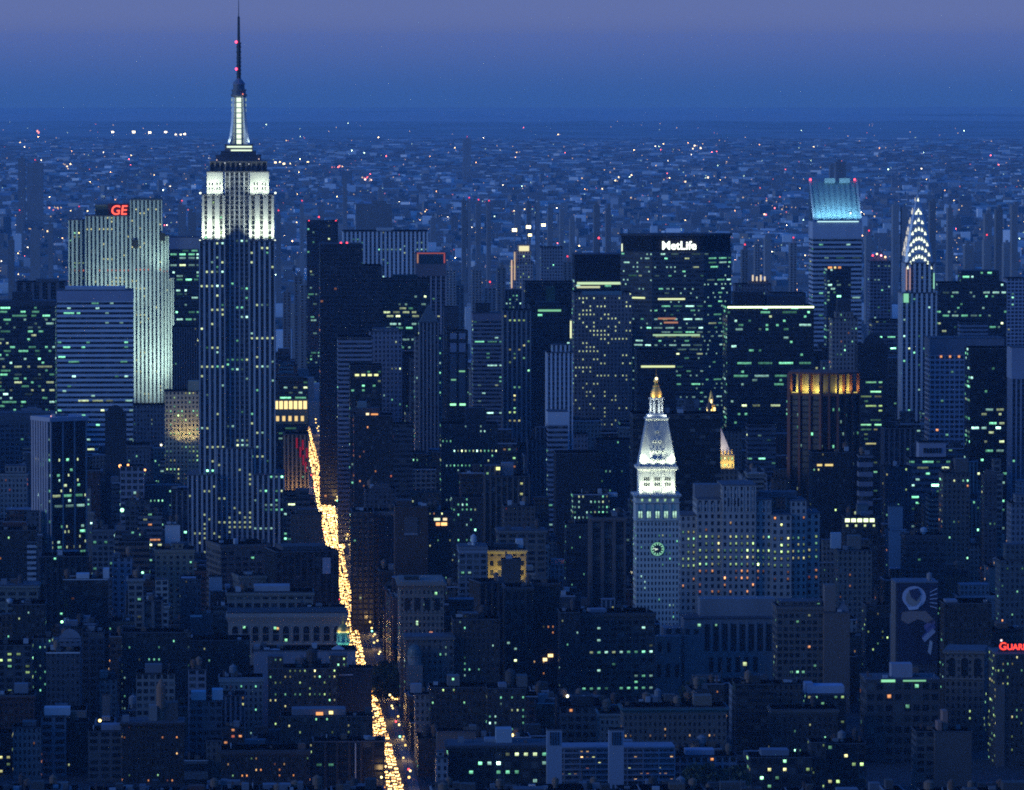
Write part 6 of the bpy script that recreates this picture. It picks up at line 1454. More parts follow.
# ---------------------------------------------------------------- ground, avenue
def grid_sheet(name, xs, ys, dz, mat, color=(0.05, 0.05, 0.055), kind='structure', fx=None):
    me = bpy.data.meshes.new(name)
    v = []
    for y in ys:
        for x in xs:
            X = fx(x, y) if fx else x
            v.append((X, y, gz(X, y) + dz))
    n = len(xs); f = []
    for j in range(len(ys) - 1):
        for i in range(n - 1): f.append((j * n + i, j * n + i + 1, (j + 1) * n + i + 1, (j + 1) * n + i))
    me.from_pydata(v, [], f); me.materials.append(mat); me.update()
    o = link(name, me, None, color); o['kind'] = kind
    return o
gm, ns, ls, b = new_mat('far_ground')
tc = ns.new('ShaderNodeTexCoord')
n1 = ns.new('ShaderNodeTexNoise'); n1.inputs['Scale'].default_value = 0.0016; n1.inputs['Detail'].default_value = 8; ls.new(tc.outputs['Object'], n1.inputs['Vector'])
n2 = ns.new('ShaderNodeTexVoronoi'); n2.inputs['Scale'].default_value = 0.012; ls.new(tc.outputs['Object'], n2.inputs['Vector'])
cr = ns.new('ShaderNodeValToRGB'); ls.new(n1.outputs[0], cr.inputs[0])
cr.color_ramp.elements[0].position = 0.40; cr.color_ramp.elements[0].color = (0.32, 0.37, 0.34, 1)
cr.color_ramp.elements[1].position = 0.62; cr.color_ramp.elements[1].color = (0.54, 0.56, 0.54, 1)  # ground tones raised so that the colour itself carries distant haze
ls.new(mixc(ns, ls, 0.22, cr.outputs[0], mixc(ns, ls, 1.0, cr.outputs[0], n2.outputs['Color'], 'MULTIPLY')), b.inputs['Base Color'])
b.inputs['Roughness'].default_value = 0.95
xs = [-14000 + 700 * i for i in range(41)]
ys = [-300 + 300 * i for i in range(30)] + [9000 + 800 * i for i in range(64)]
grid_sheet('ground', xs, ys, 0.0, gm)
# low uneven hills closing the view, thirty miles out
hv, hf = [], []
hx = [-6500 + 130 * i for i in range(101)]; hy = [38000 + 1500 * j for j in range(14)]
for j, y in enumerate(hy):
    for i, x in enumerate(hx):
        w_ = max(0.0, math.sin(math.pi * j / 13)) ** .7
        n_ = mathutils.noise.fractal(mathutils.Vector((x * .00035, y * .00012, 3.1)), 1.0, 2.0, 5)
        hv.append((float(x), float(y), gz(x, y) - 6 + w_ * max(0, 22 + 30 * n_ + 10 * mathutils.noise.noise(mathutils.Vector((x * .003, y * .0006, 9))))))
for j in range(13):
    for i in range(100): hf.append((j * 101 + i, j * 101 + i + 1, (j + 1) * 101 + i + 1, (j + 1) * 101 + i))
me = bpy.data.meshes.new('hills'); me.from_pydata(hv, [], hf); me.materials.append(plain_mat('hazy_hills', (.55, .58, .58), .95, .15, .0004)); me.update()  # hills paled in their colour to imitate haze against the sky
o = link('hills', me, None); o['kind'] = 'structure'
streets_m = plain_mat('street_asphalt', (0.035, 0.035, 0.038), 0.85, 0.5, 0.02)
grid_sheet('city_ground', [-900 + 60 * i for i in range(31)], [-250 + 150 * i for i in range(46)], 0.07, streets_m)
asph = plain_mat('asphalt', (0.05, 0.05, 0.052), 0.75, 0.3, 0.05)
conc = plain_mat('pavement_concrete', (0.22, 0.21, 0.20), 0.9, 0.25, 0.1)
paint_m = plain_mat('road_paint', (0.7, 0.7, 0.66), 0.7, 0.2, 0.2)
AVE_SLOPE = -0.0485
def ave_x(Y, off=0.0): return -66.0 + AVE_SLOPE * (Y - 3375.0) + off
ave_ys = [2600 + 50 * i for i in range(84)]
grid_sheet('avenue', [-8.5, 8.5], ave_ys, 0.15, asph, fx=lambda x, y: ave_x(y, x))
for sx in (-1, 1):
    v, f = [], []
    o0 = 8.55 * sx; o1 = 14.5 * sx
    mb = MB(); rings = []
    for y in ave_ys: rings.append([(ave_x(y, a), y, gz(ave_x(y, a), y) + h) for a, h in ((min(o0, o1), .05), (max(o0, o1), .05), (max(o0, o1), .32), (min(o0, o1), .32))])
    mb.loft(rings)
    o = link('pavement', mb.mesh('pavement', [conc]), None, (.2, .2, .2)); o['kind'] = 'structure'
mb = MB()
for lane in (-5.1, -1.7, 1.7, 5.1):
    y = 2700
    while y < 6600:
        mb.face([(ave_x(yy, lane + s_), yy, gz(ave_x(yy, lane + s_), yy) + .19) for yy, s_ in ((y, -.09), (y, .09), (y + 5, .09), (y + 5, -.09))])
        y += 14
o = link('road_markings', mb.mesh('road_markings', [paint_m]), None); o['kind'] = 'structure'

# ---------------------------------------------------------------- ordinary city blocks, lot by lot
N_HERO = len(SPECS)
AVE_BANDS = []
for Yk in range(3380, 6500, 60):
    x, y = proj(ave_x(Yk), Yk, gz(ave_x(Yk), Yk) + 1)
    AVE_BANDS.append((x - 7 * F_PX / Yk, x + 9 * F_PX / Yk, y, Yk))
def limit_top(xa, xb, Y):
    lim = 0.0
    for s in SPECS[:N_HERO]:
        if s.y > Y + 5 and s.x0 - 1 < xb and s.x1 + 1 > xa: lim = max(lim, s.yb)
    for a, b, y, Yk in AVE_BANDS:
        if Yk > Y + 30 and a < xb and b > xa: lim = max(lim, y + 1.0)
    return lim
def clash(x, y, W, D):
    for s in SPECS:
        dx, dy = x - s.x, y - s.y
        lx, ly = dx * s.c + dy * s.s, -dx * s.s + dy * s.c
        if -s.W / 2 - W / 2 - 1 < lx < s.W / 2 + W / 2 + 1 and -D - 2 < ly < s.D + 2: return True
    return False
GEN_COLORS = [((.13, .085, .062), 'brown brick', 4), ((.20, .14, .10), 'tan brick', 3), ((.085, .07, .065), 'dark brick', 4), ((.27, .25, .23), 'grey stone', 4), ((.38, .36, .33), 'pale stone', 3), ((.17, .085, .065), 'red brick', 2), ((.12, .125, .14), 'slate grey', 3), ((.36, .36, .38), 'whitish', 1)]
def wpick(rng, items):
    t = rng.random() * sum(i[-1] for i in items)
    for i in items:
        t -= i[-1]
        if t <= 0: return i
    return items[-1]
rng = random.Random(77)
ux, uy = -math.sin(GRID_ROT), math.cos(GRID_ROT)
px_, py_ = math.cos(GRID_ROT), math.sin(GRID_ROT)
t = 0.0; block = 0
while t < 3600:
    for rowi in range(2):
        ts = t + 9 + rowi * 31.5
        for side in (-1, 1):
            off = 15.5
            run = 0
            while off < 700:
                W = (rng.choice([10, 12, 14, 16, 19, 22, 26, 32]) if ts < 1700 else rng.choice([14, 18, 20, 24, 28, 34]))
                bx = side * (off + W / 2)
                X = ave_x(2900) + ux * ts + px_ * bx; Y = 2900 + uy * ts + py_ * bx
                off += W + 0.4; run += W
                if run > 240: off += 30; run = 0
                if abs(X) > Y * 0.0865 + 20: 
                    if side * X > 0: break
                    continue
                D = rng.uniform(22, 30)
                if clash(X, Y, W, D): continue
                if Y < 3700: h = rng.lognormvariate(math.log(32), .38)
                elif Y < 4300: h = rng.lognormvariate(math.log(36), .42)
                elif Y < 5000: h = rng.lognormvariate(math.log(48), .45)
                else: h = rng.lognormvariate(math.log(78), .40)
                h = max(12, min(h, 150))
                base = gz(X, Y)
                xa, _ = proj(X - W / 2 - 1, Y, base + h); xb, _ = proj(X + W / 2 + 1, Y, base + h)
                lim = max(limit_top(xa - 2, xb + 1, Y), 330 + 20 * rng.random())
                hmax = zpix(lim, Y) - base
                if hmax < 9: continue
                if h > hmax: h = hmax * rng.uniform(.78, 1.0)
                col = wpick(rng, GEN_COLORS)
                k = rng.uniform(.8, 1.2)
                style = rng.choices(['punch', 'grid', 'pier', 'ribbon', 'blank'], [6, 3, 2, 1.4, 1])[0] if Y < 4900 else rng.choices(['punch', 'grid', 'pier', 'ribbon', 'glass'], [3, 2, 3, 3, 2])[0]
                pal = 'a' if rng.random() < (.42 if Y < 4200 else .15) else 'm' if rng.random() < .5 else 'g'
                dens = rng.choice([0, .01, .015, .03, .05, .09])
                if Y > 4500: dens *= 1.7
                s = row(0, 1, 0, 790, Y, style, tuple(c * k for c in col[0]), ('rnd', dens, pal, 1.1) if dens else None, '', 'city_building', 'building', D=D, pos=(X, Y), W=W, H=h,
                        flr=rng.uniform(3.3, 4.2), roofcol=rng.choice([(.06, .06, .065), (.10, .10, .115), (.16, .165, .19), (.26, .28, .33)]))
                s.tone = col[1]; s.feat = []
                if style == 'glass': s.color = (.03, .034, .042); s.tone = 'dark glass'
                s.xc, s.yt = proj(X, Y, base + h)
                s.x0, s.x1 = xa, xb
                ex = []
                q = rng.random()
                if h > 38 and rng.random() < .5 and hmax - h > 3:
                    w_ = rng.uniform(.45, .75) * (xb - xa); c_ = (xa + xb) / 2 + rng.uniform(-.1, .1) * (xb - xa)
                    hh = min(rng.uniform(6, 18), hmax - h)
                    ex.append(('tier', c_ - w_ / 2, c_ + w_ / 2, s.yt - hh / s.mpp, rng.uniform(2, 5))); s.feat.append('stepped top')
                elif q < .72:
                    w_ = rng.uniform(.18, .5) * (xb - xa); c_ = rng.uniform(xa + w_ / 2 + 1, xb - w_ / 2 - 1)
                    pc = rng.choice([tuple(c * k for c in col[0]), (.20, .20, .22), (.27, .28, .31), (.07, .07, .075), (.14, .12, .11)])
                    hh = rng.uniform(3, 6.5)
                    ex.append(('pent', c_ - w_ / 2, c_ + w_ / 2, s.yt - hh / s.mpp, rng.uniform(2, 9), pc)); s.feat.append('pale roof house' if pc[0] > .25 else 'roof house')
                if rng.random() < .34 and Y < 4900:
                    r_ = rng.uniform(1.7, 2.8)
                    ex.append(('tank', rng.uniform(xa + 4, xb - 4), s.yt - rng.uniform(5, 9) / s.mpp, r_, rng.choice([(.20, .12, .08), (.30, .20, .14), (.10, .08, .07), (.32, .31, .32)]))); s.feat.append('water tank')
                if rng.random() < .35: ex.append(('cornice', rng.uniform(.6, 1.3))); s.feat.append('cornice')
                if rng.random() < .4: ex.append(('band', xa + 2, xb - 1, s.yt - .2, s.yt + .9, (.42, .44, .50), 'coping')); s.feat.append('white roof edge')
                if rng.random() < .12 and Y < 5200: ex.append(('mast', rng.uniform(xa + 3, xb - 3), s.yt - rng.uniform(8, 16) / s.mpp)); s.feat.append('thin mast')
                if rng.random() < .10: ex.append(('beacon', rng.uniform(xa + 1, xb - 1), s.yt - 2, rng.choice([ORG, GRN, YEL, (1, 1, .7)]), 2.2)); s.feat.append('roof lamp')
                s.extras = ex
                for e in ex:
                    if e[0] in ('pent', 'tier'):
                        a, b_ = (e[1] - s.xc) * s.mpp, (e[2] - s.xc) * s.mpp
                        s.boxes.append((a, b_, e[4], max(e[4] + 6, min(D - 3, e[4] + max(9, (b_ - a) * .8))), h, zpix(e[3], Y + e[4]) - base))
    t += 81; block += 1

paint_all(SPECS)
cnt = np.bincount(IDB[IDB >= 0].ravel(), minlength=len(SPECS))
gen = [i for i in range(N_HERO, len(SPECS)) if cnt[i] >= 26]
gen.sort(key=lambda i: -cnt[i])
print('generic candidates', len(SPECS) - N_HERO, 'visible', len(gen))
keep = list(range(N_HERO)) + sorted(gen[:295])
SPECS[:] = [SPECS[i] for i in keep]
paint_all(SPECS)
cnt = np.bincount(IDB[IDB >= 0].ravel(), minlength=len(SPECS))
for i in range(N_HERO):
    if cnt[i] < 12: print('hidden hero', cnt[i], SPECS[i].label)

# labels of the ordinary buildings: look, and the way to it from the nearest landmark
LAND = [(spire, 'the spire tower'), (piered, 'the piered tower with pinkish flank'), (palazzo, 'the arcaded palazzo'), (lantern, 'the green dome lantern'), (corner, 'the arched-top corner tower'),
        (clockt, 'the white clock tower'), (stepped, 'the stepped stone block'), (hall, 'the hall with tall windows'), (mural, 'the mural wall'), (signt, 'the red letters'), (archl, 'the arched tan loft'), (balc, 'the balcony apartments'),
        (gilded, 'the gilded-niche tower'), (goldp, 'the gold pyramid'), (archsp, 'the sunburst spire'), (slant, 'the slanted-roof tower'), (bent, 'the white-lettered tower'), (slab, 'the floodlit slab'), (annex, 'the domed annex')]
KEYED = [('glowing hotel', 0)]
for sub, nm in (('yellow-lit attic', None), ('ornate loft attic flooded', 'the yellow-lit attic'), ('brown gridded loft with green', 'the brown gridded loft'), ('black stepped glass', 'the black stepped tower'), ('slender gothic', 'the gothic pyramid tower'), ('slim white tower', 'the slim white tower'),
                ('big brown gridded factory', 'the factory loft'), ('broad brown apartment', 'the broad brown apartment house'), ('brown brick block with yellow-green windows and two', 'the twin-tank brick block'), ('dark piered department store', 'the store with the banner'),
                ('tan stone apartment block with a raised', 'the tan apartment block'), ('black slab with faint', 'the black ribbed slab'), ('tan brick apartment tower with', 'the tan brick tower'), ('dazzling row', 'the dazzling window row'), ('wide dark block with a heavy', 'the heavy-corniced dark block'),
                ('blank brown brick flank', 'the blank brick flank'), ('dark brick apartment house sprinkled', 'the orange-sprinkled apartment house'), ('cream masonry hotel', 'the yellow-lit hotel'), ('curved Dutch gable', 'the Dutch gable'), ('pale gridded slab', 'the white gridded slab'),
                ('long masonry apartment block', 'the copper-corniced block'), ('stepped brown piered tower', 'the stepped brown tower'), ('pale framed block with', 'the pale framed block'), ('white square roof block', 'the six-slot white block'), ('yellow-lit windows in a row', 'the yellow-lit loft')):
    if nm is None: continue
    for s in SPECS[:N_HERO]:
        if sub in s.label: LAND.append((s, nm)); break
def vis_centre(i):
    yy, xx = np.nonzero(IDB == i)
    return (float(xx.mean()), float(yy.mean())) if len(xx) else None
SID = {id(s): i for i, s in enumerate(SPECS)}
lc = [(vis_centre(SID[id(s)]), nm) for s, nm in LAND]
lc = [(c, nm) for c, nm in lc if c]
ORD = ['nearest', 'second', 'third', 'fourth', 'fifth', 'sixth', 'seventh', 'eighth', 'ninth', 'tenth', 'eleventh', 'twelfth', 'thirteenth', 'fourteenth', 'fifteenth', 'sixteenth', 'seventeenth', 'eighteenth']
buckets = {}
for i in range(N_HERO, len(SPECS)):
    c = vis_centre(i)
    if c is None: continue
    best = min(lc, key=lambda l: math.hypot(l[0][0] - c[0], (l[0][1] - c[1]) * 1.3))
    dx, dy = c[0] - best[0][0], c[1] - best[0][1]
    d = ('right of' if dx > 0 else 'left of') if abs(dx) > abs(dy) * 1.1 else ('below' if dy > 0 else 'above')
    s = SPECS[i]
    size = 'slim' if s.W < 19 else 'wide' if s.W > 34 else 'tall' if s.H > 60 else 'low' if s.H < 26 else 'mid-size'
    look = size + ' ' + s.tone
    feat = next((f for f in ('stepped top', 'water tank', 'pale roof house', 'white roof edge', 'roof lamp', 'thin mast', 'cornice', 'roof house') if f in s.feat), 'bare roof')
    buckets.setdefault((best[1], d, look, feat), []).append((math.hypot(dx, dy), i))
for (nm, d, look, feat), lst in buckets.items():
    lst.sort()
    for k, (_, i) in enumerate(lst):
        pre = '' if len(lst) == 1 else (ORD[k] + ' ' if k < len(ORD) else '')
        SPECS[i].label = f'{pre}{look} block with {feat}, {d} {nm}'
SPECS_LIVE = [i for i in range(len(SPECS)) if i < N_HERO or SPECS[i].label]

# ---------------------------------------------------------------- build them all
for i in SPECS_LIVE:
    s = SPECS[i]
    if cnt[i] < 4: continue
    if s.build: s.root = s.build(s, i)
    else: build_default(s, i)
rooftop_letters()
red_letters()
print('lit panes', BUDGET['lit'])

# ---------------------------------------------------------------- traffic and street lamps on the avenue
def car_mesh():
    mb = MB()
    prof = [(-2.2, .35), (2.2, .35), (2.25, .75), (1.25, .95), (.6, 1.42), (-1.0, 1.42), (-1.7, .98), (-2.25, .85)]
    mb.loft([[(x, a, b) for a, b in prof] for x in (-.88, .88)])
    return mb.mesh('car_body', [M['metal']])
CAR = car_mesh()
crng = random.Random(5)
ave_ang = math.atan(-AVE_SLOPE)
pos = []
def lay(y0, y1, gap, lanes, jitter=.25):
    for ln in lanes:
        y = y0 + crng.random() * gap
        while y < y1:
            pos.append((y, ln)); y += gap * crng.uniform(1 - jitter, 1 + jitter)
STREAM = [(3340, -5, 4.5), (3600, -5, 3.5), (3880, -6, 2), (3920, -6, -1), (4100, -6, 0), (4400, -6, 1), (4600, -3.5, 2), (4800, -1.5, 3), (4960, -2, 4), (5010, -6.5, 6.5), (5270, -6.5, 6.5), (5600, -6, 6), (5890, -4, 2.5), (6300, -3, 1.5), (6600, -3, 1)]
y = 3345.0
while y < 6600:
    lo = np.interp(y, [q[0] for q in STREAM], [q[1] for q in STREAM]); hi = np.interp(y, [q[0] for q in STREAM], [q[2] for q in STREAM])
    n = max(1, int(round((hi - lo) / 3.2)) + 1)
    for k in range(n):
        if crng.random() < (.22 if 4990 < y < 5700 else .18): continue
        pos.append((y + crng.uniform(-3.5, 3.5), lo + (hi - lo) * (k / (n - 1) if n > 1 else .5)))
    y += 8.5
crng.shuffle(pos)
cross = []
for k in range(26):
    f = k / 25; y = 3895 - 62 * f; p = 372.5 + 24 * f
    for dy in (0, 7): cross.append((y + dy + crng.uniform(-1.5, 1.5), xpix(p, 695, y) - ave_x(y)))
pos += cross
pos.sort(key=lambda p: p[0])
print('cars', len(pos))
stuff_pos = []
step = max(1, len(pos) / 290.0)
chosen = set(int(k * step) for k in range(290))
for k, (y, ln) in enumerate(pos):
    ln += crng.uniform(-.5, .5)
    X = ave_x(y, ln); z = gz(X, y) + .16
    if k not in chosen:
        stuff_pos.append((X, y, z)); continue
    stretch = 'near end of' if y < 3960 else 'narrow middle of' if y < 4990 else 'bright middle of' if y < 5800 else 'far end of'
    c = thing('car', f'car with dazzling headlights in the dense traffic at the {stretch} the avenue', 'car', (X, y, z), ave_ang, f'cars streaming down the {stretch} the avenue')
    # local +y points up the avenue: the nose faces down it, toward the viewer
    b = link('body', CAR, c, crng.choice([(.02, .02, .025), (.3, .3, .32), (.5, .38, .03), (.2, .03, .03), (.05, .07, .12), (.45, .45, .45)])); b.rotation_euler = (0, 0, math.pi)
    warm = crng.random()
    mid = 4990 < y < 5700
    hc = (1, .82 - .24 * warm, .44 - .30 * warm) if mid else (1, .64 - .26 * warm, .22 - .18 * warm)
    for sx in (-.62, .62): unit('headlight', UNIT_LAMP, c, (sx, -2.3, .68), ((.7, .16, .55) if mid else (.5, .16, .5)), hc + ((24 if mid else 6) * math.exp(crng.gauss(-.2, .7)),))
mb = MB()
for (X, y, z) in stuff_pos:
    for sx in (-.62, .62): mb.box(X + sx - .4, X + sx + .4, y - 2.4, y - 2.2, z + .4, z + 1.0)
    mb.box(X - .88, X + .88, y - 2.15, y + 2.2, z + .35, z + 1.3, 1)
if stuff_pos:
    o = link('traffic', mb.mesh('traffic', [M['lamp'], M['wall']]), None, (1, .62, .22, 7)); o['kind'] = 'stuff'
def pole_mesh():
    mb = MB(); mb.loft([[(r * math.cos(a) + x, r * math.sin(a), z) for a in [math.pi / 3 * q for q in range(6)]] for x, z, r in ((0, 0, .14), (0, 8.2, .09), (.5, 9.0, .08), (2.2, 9.3, .06))])
    return mb.mesh('pole', [M['metal']])
POLE = pole_mesh()
lamp_i = 0
for side in (1, -1):
    y = 3350
    while y < 6600:
        off = (9.6 + (crng.uniform(0, 4) if side > 0 else 0)) * side
        X = ave_x(y, off)
        p = thing('street_lamp', 'glowing street lamp on a bent pole along the right kerb of the avenue' if side > 0 else 'glowing street lamp on a bent pole along the left kerb of the avenue', 'street lamp', (X, y, gz(X, y) + .3), ave_ang + (math.pi if side > 0 else 0), 'street lamps on the right kerb' if side > 0 else 'street lamps on the left kerb')
        link('pole', POLE, p, (.08, .08, .08))
        warm = crng.random()
        unit('lamp_head', UNIT_BULB, p, (2.3, 0, 9.1), crng.uniform(1.0, 1.5), (1, .84 - .25 * warm, .34 - .2 * warm, 3.4 * crng.uniform(.4, 1.5)))
        if lamp_i % 3 == 0:
            d = bpy.data.lights.new('street_light', 'POINT'); d.energy = 3000 * K; d.color = (1, .66, .26); d.shadow_soft_size = .5
            link('street_light', d, p, None, (3.2, 0, 8.2))
        lamp_i += 1
        y += crng.choice((14, 30, 45, 62)) if side > 0 else crng.uniform(60, 110)
k = 0
for y in range(3420, 6400, 81):
    for side in (1, -1):
        if crng.random() < .3: continue
        X = ave_x(y, 9.0 * side)
        green = crng.random() < .3
        r = thing('traffic_signal', 'green traffic signal on its post beside the avenue' if green else 'red traffic signal on its post beside the avenue', 'traffic light', (X, y, gz(X, y) + .3), ave_ang, 'green traffic signals' if green else 'red traffic signals')
        mb = None
        link('post', POLE, r, (.06, .06, .06)).scale = (.6, .6, .62)
        unit('signal_head', UNIT_BULK, r, (.9, -.1, 4.6), (.5, .4, 1.3), (.05, .045, .02))
        unit('signal_lens', UNIT_BULB, r, (.9, -.5, 5.2), 1.15, ((.25, 1, .6) if green else (1, .07, .09)) + (5.0,))
# ---------------------------------------------------------------- trees of the small park
LEAFM = plain_mat('leaves', (.045, .06, .03), .8, .5, .8)
def crown_mesh(seed):
    r = random.Random(seed); mb = MB()
    for q in range(240):
        a, z = r.uniform(0, 2 * math.pi), r.uniform(-1, 1)
        rad = (r.random() ** .5) * math.sqrt(max(0, 1 - z * z)) * (1 + .25 * math.sin(3 * a + seed))
        c = mathutils.Vector((rad * math.cos(a), rad * math.sin(a), z * .8))
        n = mathutils.Vector((r.gauss(0, 1), r.gauss(0, 1), r.gauss(0, 1))).normalized(); t1 = n.orthogonal().normalized(); t2 = n.cross(t1)
        h = r.uniform(.08, .2)
        mb.face([tuple(c + t1 * h * a_ + t2 * h * b_) for a_, b_ in ((-1, -.7), (1, -.8), (.9, .9), (-.8, .8))])
    return mb.mesh('crown', [LEAFM])
CROWNS = [crown_mesh(q) for q in range(3)]
mb = MB(); mb.lathe([(.35, 0), (.25, 3), (.18, 8), (.06, 11)], 7); TRUNK = mb.mesh('trunk', [M['wall']])
trng = random.Random(3)
park = [('in the park before the tall-windowed hall', 'park trees before the hall', [(684 + 3.2 * k, 3700 + 22 * (k % 4)) for k in range(9)]),
        ('at the park corner beside the near avenue', 'trees at the park corner', [(378 + 3.0 * k, 3800 + 30 * (k % 3)) for k in range(8)]),
        ('in the dark yard below the white framed loft', 'trees in the dark yard', [(690 + 6 * k, 3300) for k in range(9)])]
for where, grp, spots in park:
    for k, (p, Y) in enumerate(spots):
        X = xpix(p, 660, Y)
        hgt = trng.uniform(17, 24)
        t_ = thing('tree', f'dark leafy tree {where}', 'tree', (X, Y, gz(X, Y)), trng.uniform(0, 6), grp)
        link('trunk', TRUNK, t_, (.08, .06, .05)).scale = (1, 1, hgt / 20)
        c_ = link('crown', CROWNS[k % 3], t_, None, (0, 0, hgt * .62)); c_.scale = (hgt * .34, hgt * .34, hgt * .42)

# ---------------------------------------------------------------- beyond the towers: the far boroughs
frng = random.Random(21)
cm, ns, ls, b = new_mat('far_masonry')
geo = ns.new('ShaderNodeNewGeometry'); cr = ns.new('ShaderNodeValToRGB'); ls.new(geo.outputs['Random Per Island'], cr.inputs[0])
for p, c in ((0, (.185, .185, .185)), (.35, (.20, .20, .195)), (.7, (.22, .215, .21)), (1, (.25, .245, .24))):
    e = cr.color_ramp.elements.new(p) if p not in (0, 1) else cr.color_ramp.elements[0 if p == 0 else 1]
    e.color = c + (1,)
ls.new(cr.outputs[0], b.inputs['Base Color']); b.inputs['Roughness'].default_value = .9
mb = MB()
for q in range(28000):
    y = 6600 + (frng.random() ** 1.6) * 23000
    x = frng.uniform(-1, 1) * (y * .125 + 60)
    w, d = frng.uniform(8, 26) * (1 if y < 10000 else 1.3 if y < 20000 else 2.2), frng.uniform(10, 30)
    h = (1.0 - max(0, y - 11000) / 21000) * min(95, frng.lognormvariate(math.log(8 if y > 9000 else 17), .55))
    if y < 9000: h = min(h, zpix(300, y))
    z = gz(x, y); a = GRID_ROT if frng.random() < .7 else frng.uniform(-.6, .6)
    c, s_ = math.cos(a), math.sin(a)
    mb.prism([(x + c * i - s_ * j, y + s_ * i + c * j) for i, j in ((-w / 2, 0), (w / 2, 0), (w / 2, d), (-w / 2, d))], z - 2, z + h, None, 1, 0, False)
o = link('far_city', mb.mesh('far_city', [cm]), None); tag(o, kind='stuff')
# far tower blocks that stand out one by one
FT = []
for (a, b_, yt, Y) in ((462, 466.5, 201, 9800), (467.5, 471, 202, 9800), (476, 481, 204, 10100), (487, 491, 205, 9900), (527, 531, 203, 9700), (536, 540, 202, 9700), (548, 553, 208, 9300), (560, 564, 210, 9400), (594, 600, 205, 9500), (606, 611, 208, 9600),
                     (356, 392, 204, 10200), (18, 25, 158, 13500), (27, 43, 163, 13500), (343, 347, 178, 12000), (378, 384, 190, 11000), (463, 471, 139, 19000), (570, 575, 219, 8800), (836, 846, 162, 12000), (830, 834, 165, 12500),
                     (893, 899, 205, 9500), (902, 907, 207, 9500), (930, 936, 202, 9800), (948, 953, 208, 9300), (985, 992, 214, 8700), (996, 1003, 209, 9000), (1012, 1018, 205, 9300), (765, 771, 238, 8200), (790, 797, 243, 7900), (866, 872, 236, 8000), (742, 748, 250, 7800), (755, 760, 244, 7900),
                     (294, 303, 276, 7200), (300, 309, 285, 7000), (283, 291, 292, 6900), (312, 318, 292, 7100), (430, 440, 276, 7200), (446, 456, 270, 7400), (456, 464, 285, 7000), (484, 496, 288, 7000), (472, 482, 270, 7500), (497, 506, 268, 7600), (563, 572, 262, 7600), (30, 40, 230, 9000), (48, 53, 224, 9400), (8, 14, 240, 8500), (178, 186, 205, 10000), (188, 196, 212, 9400), (276, 281, 215, 9300), (300, 304, 205, 10000), (984, 990, 240, 8300), (965, 974, 246, 8000), (1004, 1010, 244, 8100)):
    FT.append((a, b_, yt, Y))
for q in range(36):
    Y = frng.uniform(7600, 14000); a = frng.uniform(0, 1015); hh = frng.uniform(35, 85)
    yt = proj(xpix(a, 300, Y), Y, gz(0, Y) + hh)[1]
    FT.append((a, a + frng.uniform(3, 9), yt, Y))
for a, b_, yt, Y in FT:
    x = xpix((a + b_) / 2, yt, Y); z0 = gz(x, Y); h = zpix(yt, Y) - z0; w = (b_ - a) * Y / F_PX
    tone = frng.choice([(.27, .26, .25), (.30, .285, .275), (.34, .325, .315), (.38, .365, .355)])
    kind = 'pale' if tone[0] > .32 else 'dusky'
    dist = 'distant' if Y < 10500 else 'very remote'
    r = thing('distant_tower', f'{kind} apartment tower standing {dist} beyond the midtown towers, fading into blue haze', 'tower block', (x, Y, z0), GRID_ROT, f'{kind} {dist} tower blocks')
    mb = MB(); nfl = max(3, int(h / 3.2)); nb_ = max(2, int(w / 4))
    mb.prism([(-w / 2, 0), (w / 2, 0), (w / 2, 22), (-w / 2, 22)], -2, h, [(1, 0, nb_), (1, 0, 6), (1, 0, nb_), (1, 0, 6)], nfl, 2)
    part('wall', mb, [M['wall'], M['punch'] if Y < 8000 else M['wall'], M['roof']], r, tone)
    unit('bulkhead', UNIT_BULK, r, (frng.uniform(-.2, .2) * w, 8, h), (w * .4, 8, 5), tone)
    if frng.random() < .3: unit('beacon', UNIT_BULB, r, (0, 1, h + 7), 2.0, RED + (2.5,))
# the blocks that carry on to either side, past the edges of the view
mb = MB()
for q in range(3200):
    y = frng.uniform(2500, 6600); x = frng.choice((-1, 1)) * frng.uniform(y * .0885 + 26, y * .24)
    w, d = frng.uniform(14, 36), frng.uniform(16, 28); h = min(120, frng.lognormvariate(math.log(28 if y < 4600 else 48), .5)); z = gz(x, y)
    c, s_ = math.cos(GRID_ROT), math.sin(GRID_ROT)
    mb.prism([(x + c * i - s_ * j, y + s_ * i + c * j) for i, j in ((-w / 2, 0), (w / 2, 0), (w / 2, d), (-w / 2, d))], z - 2, z + h, [(1, 0, int(w / 3))] * 4, int(h / 3.6), 0, False)
o = link('outer_city', mb.mesh('outer_city', [M['wall'], M['punch']]), None, (.16, .13, .12)); tag(o, kind='stuff')
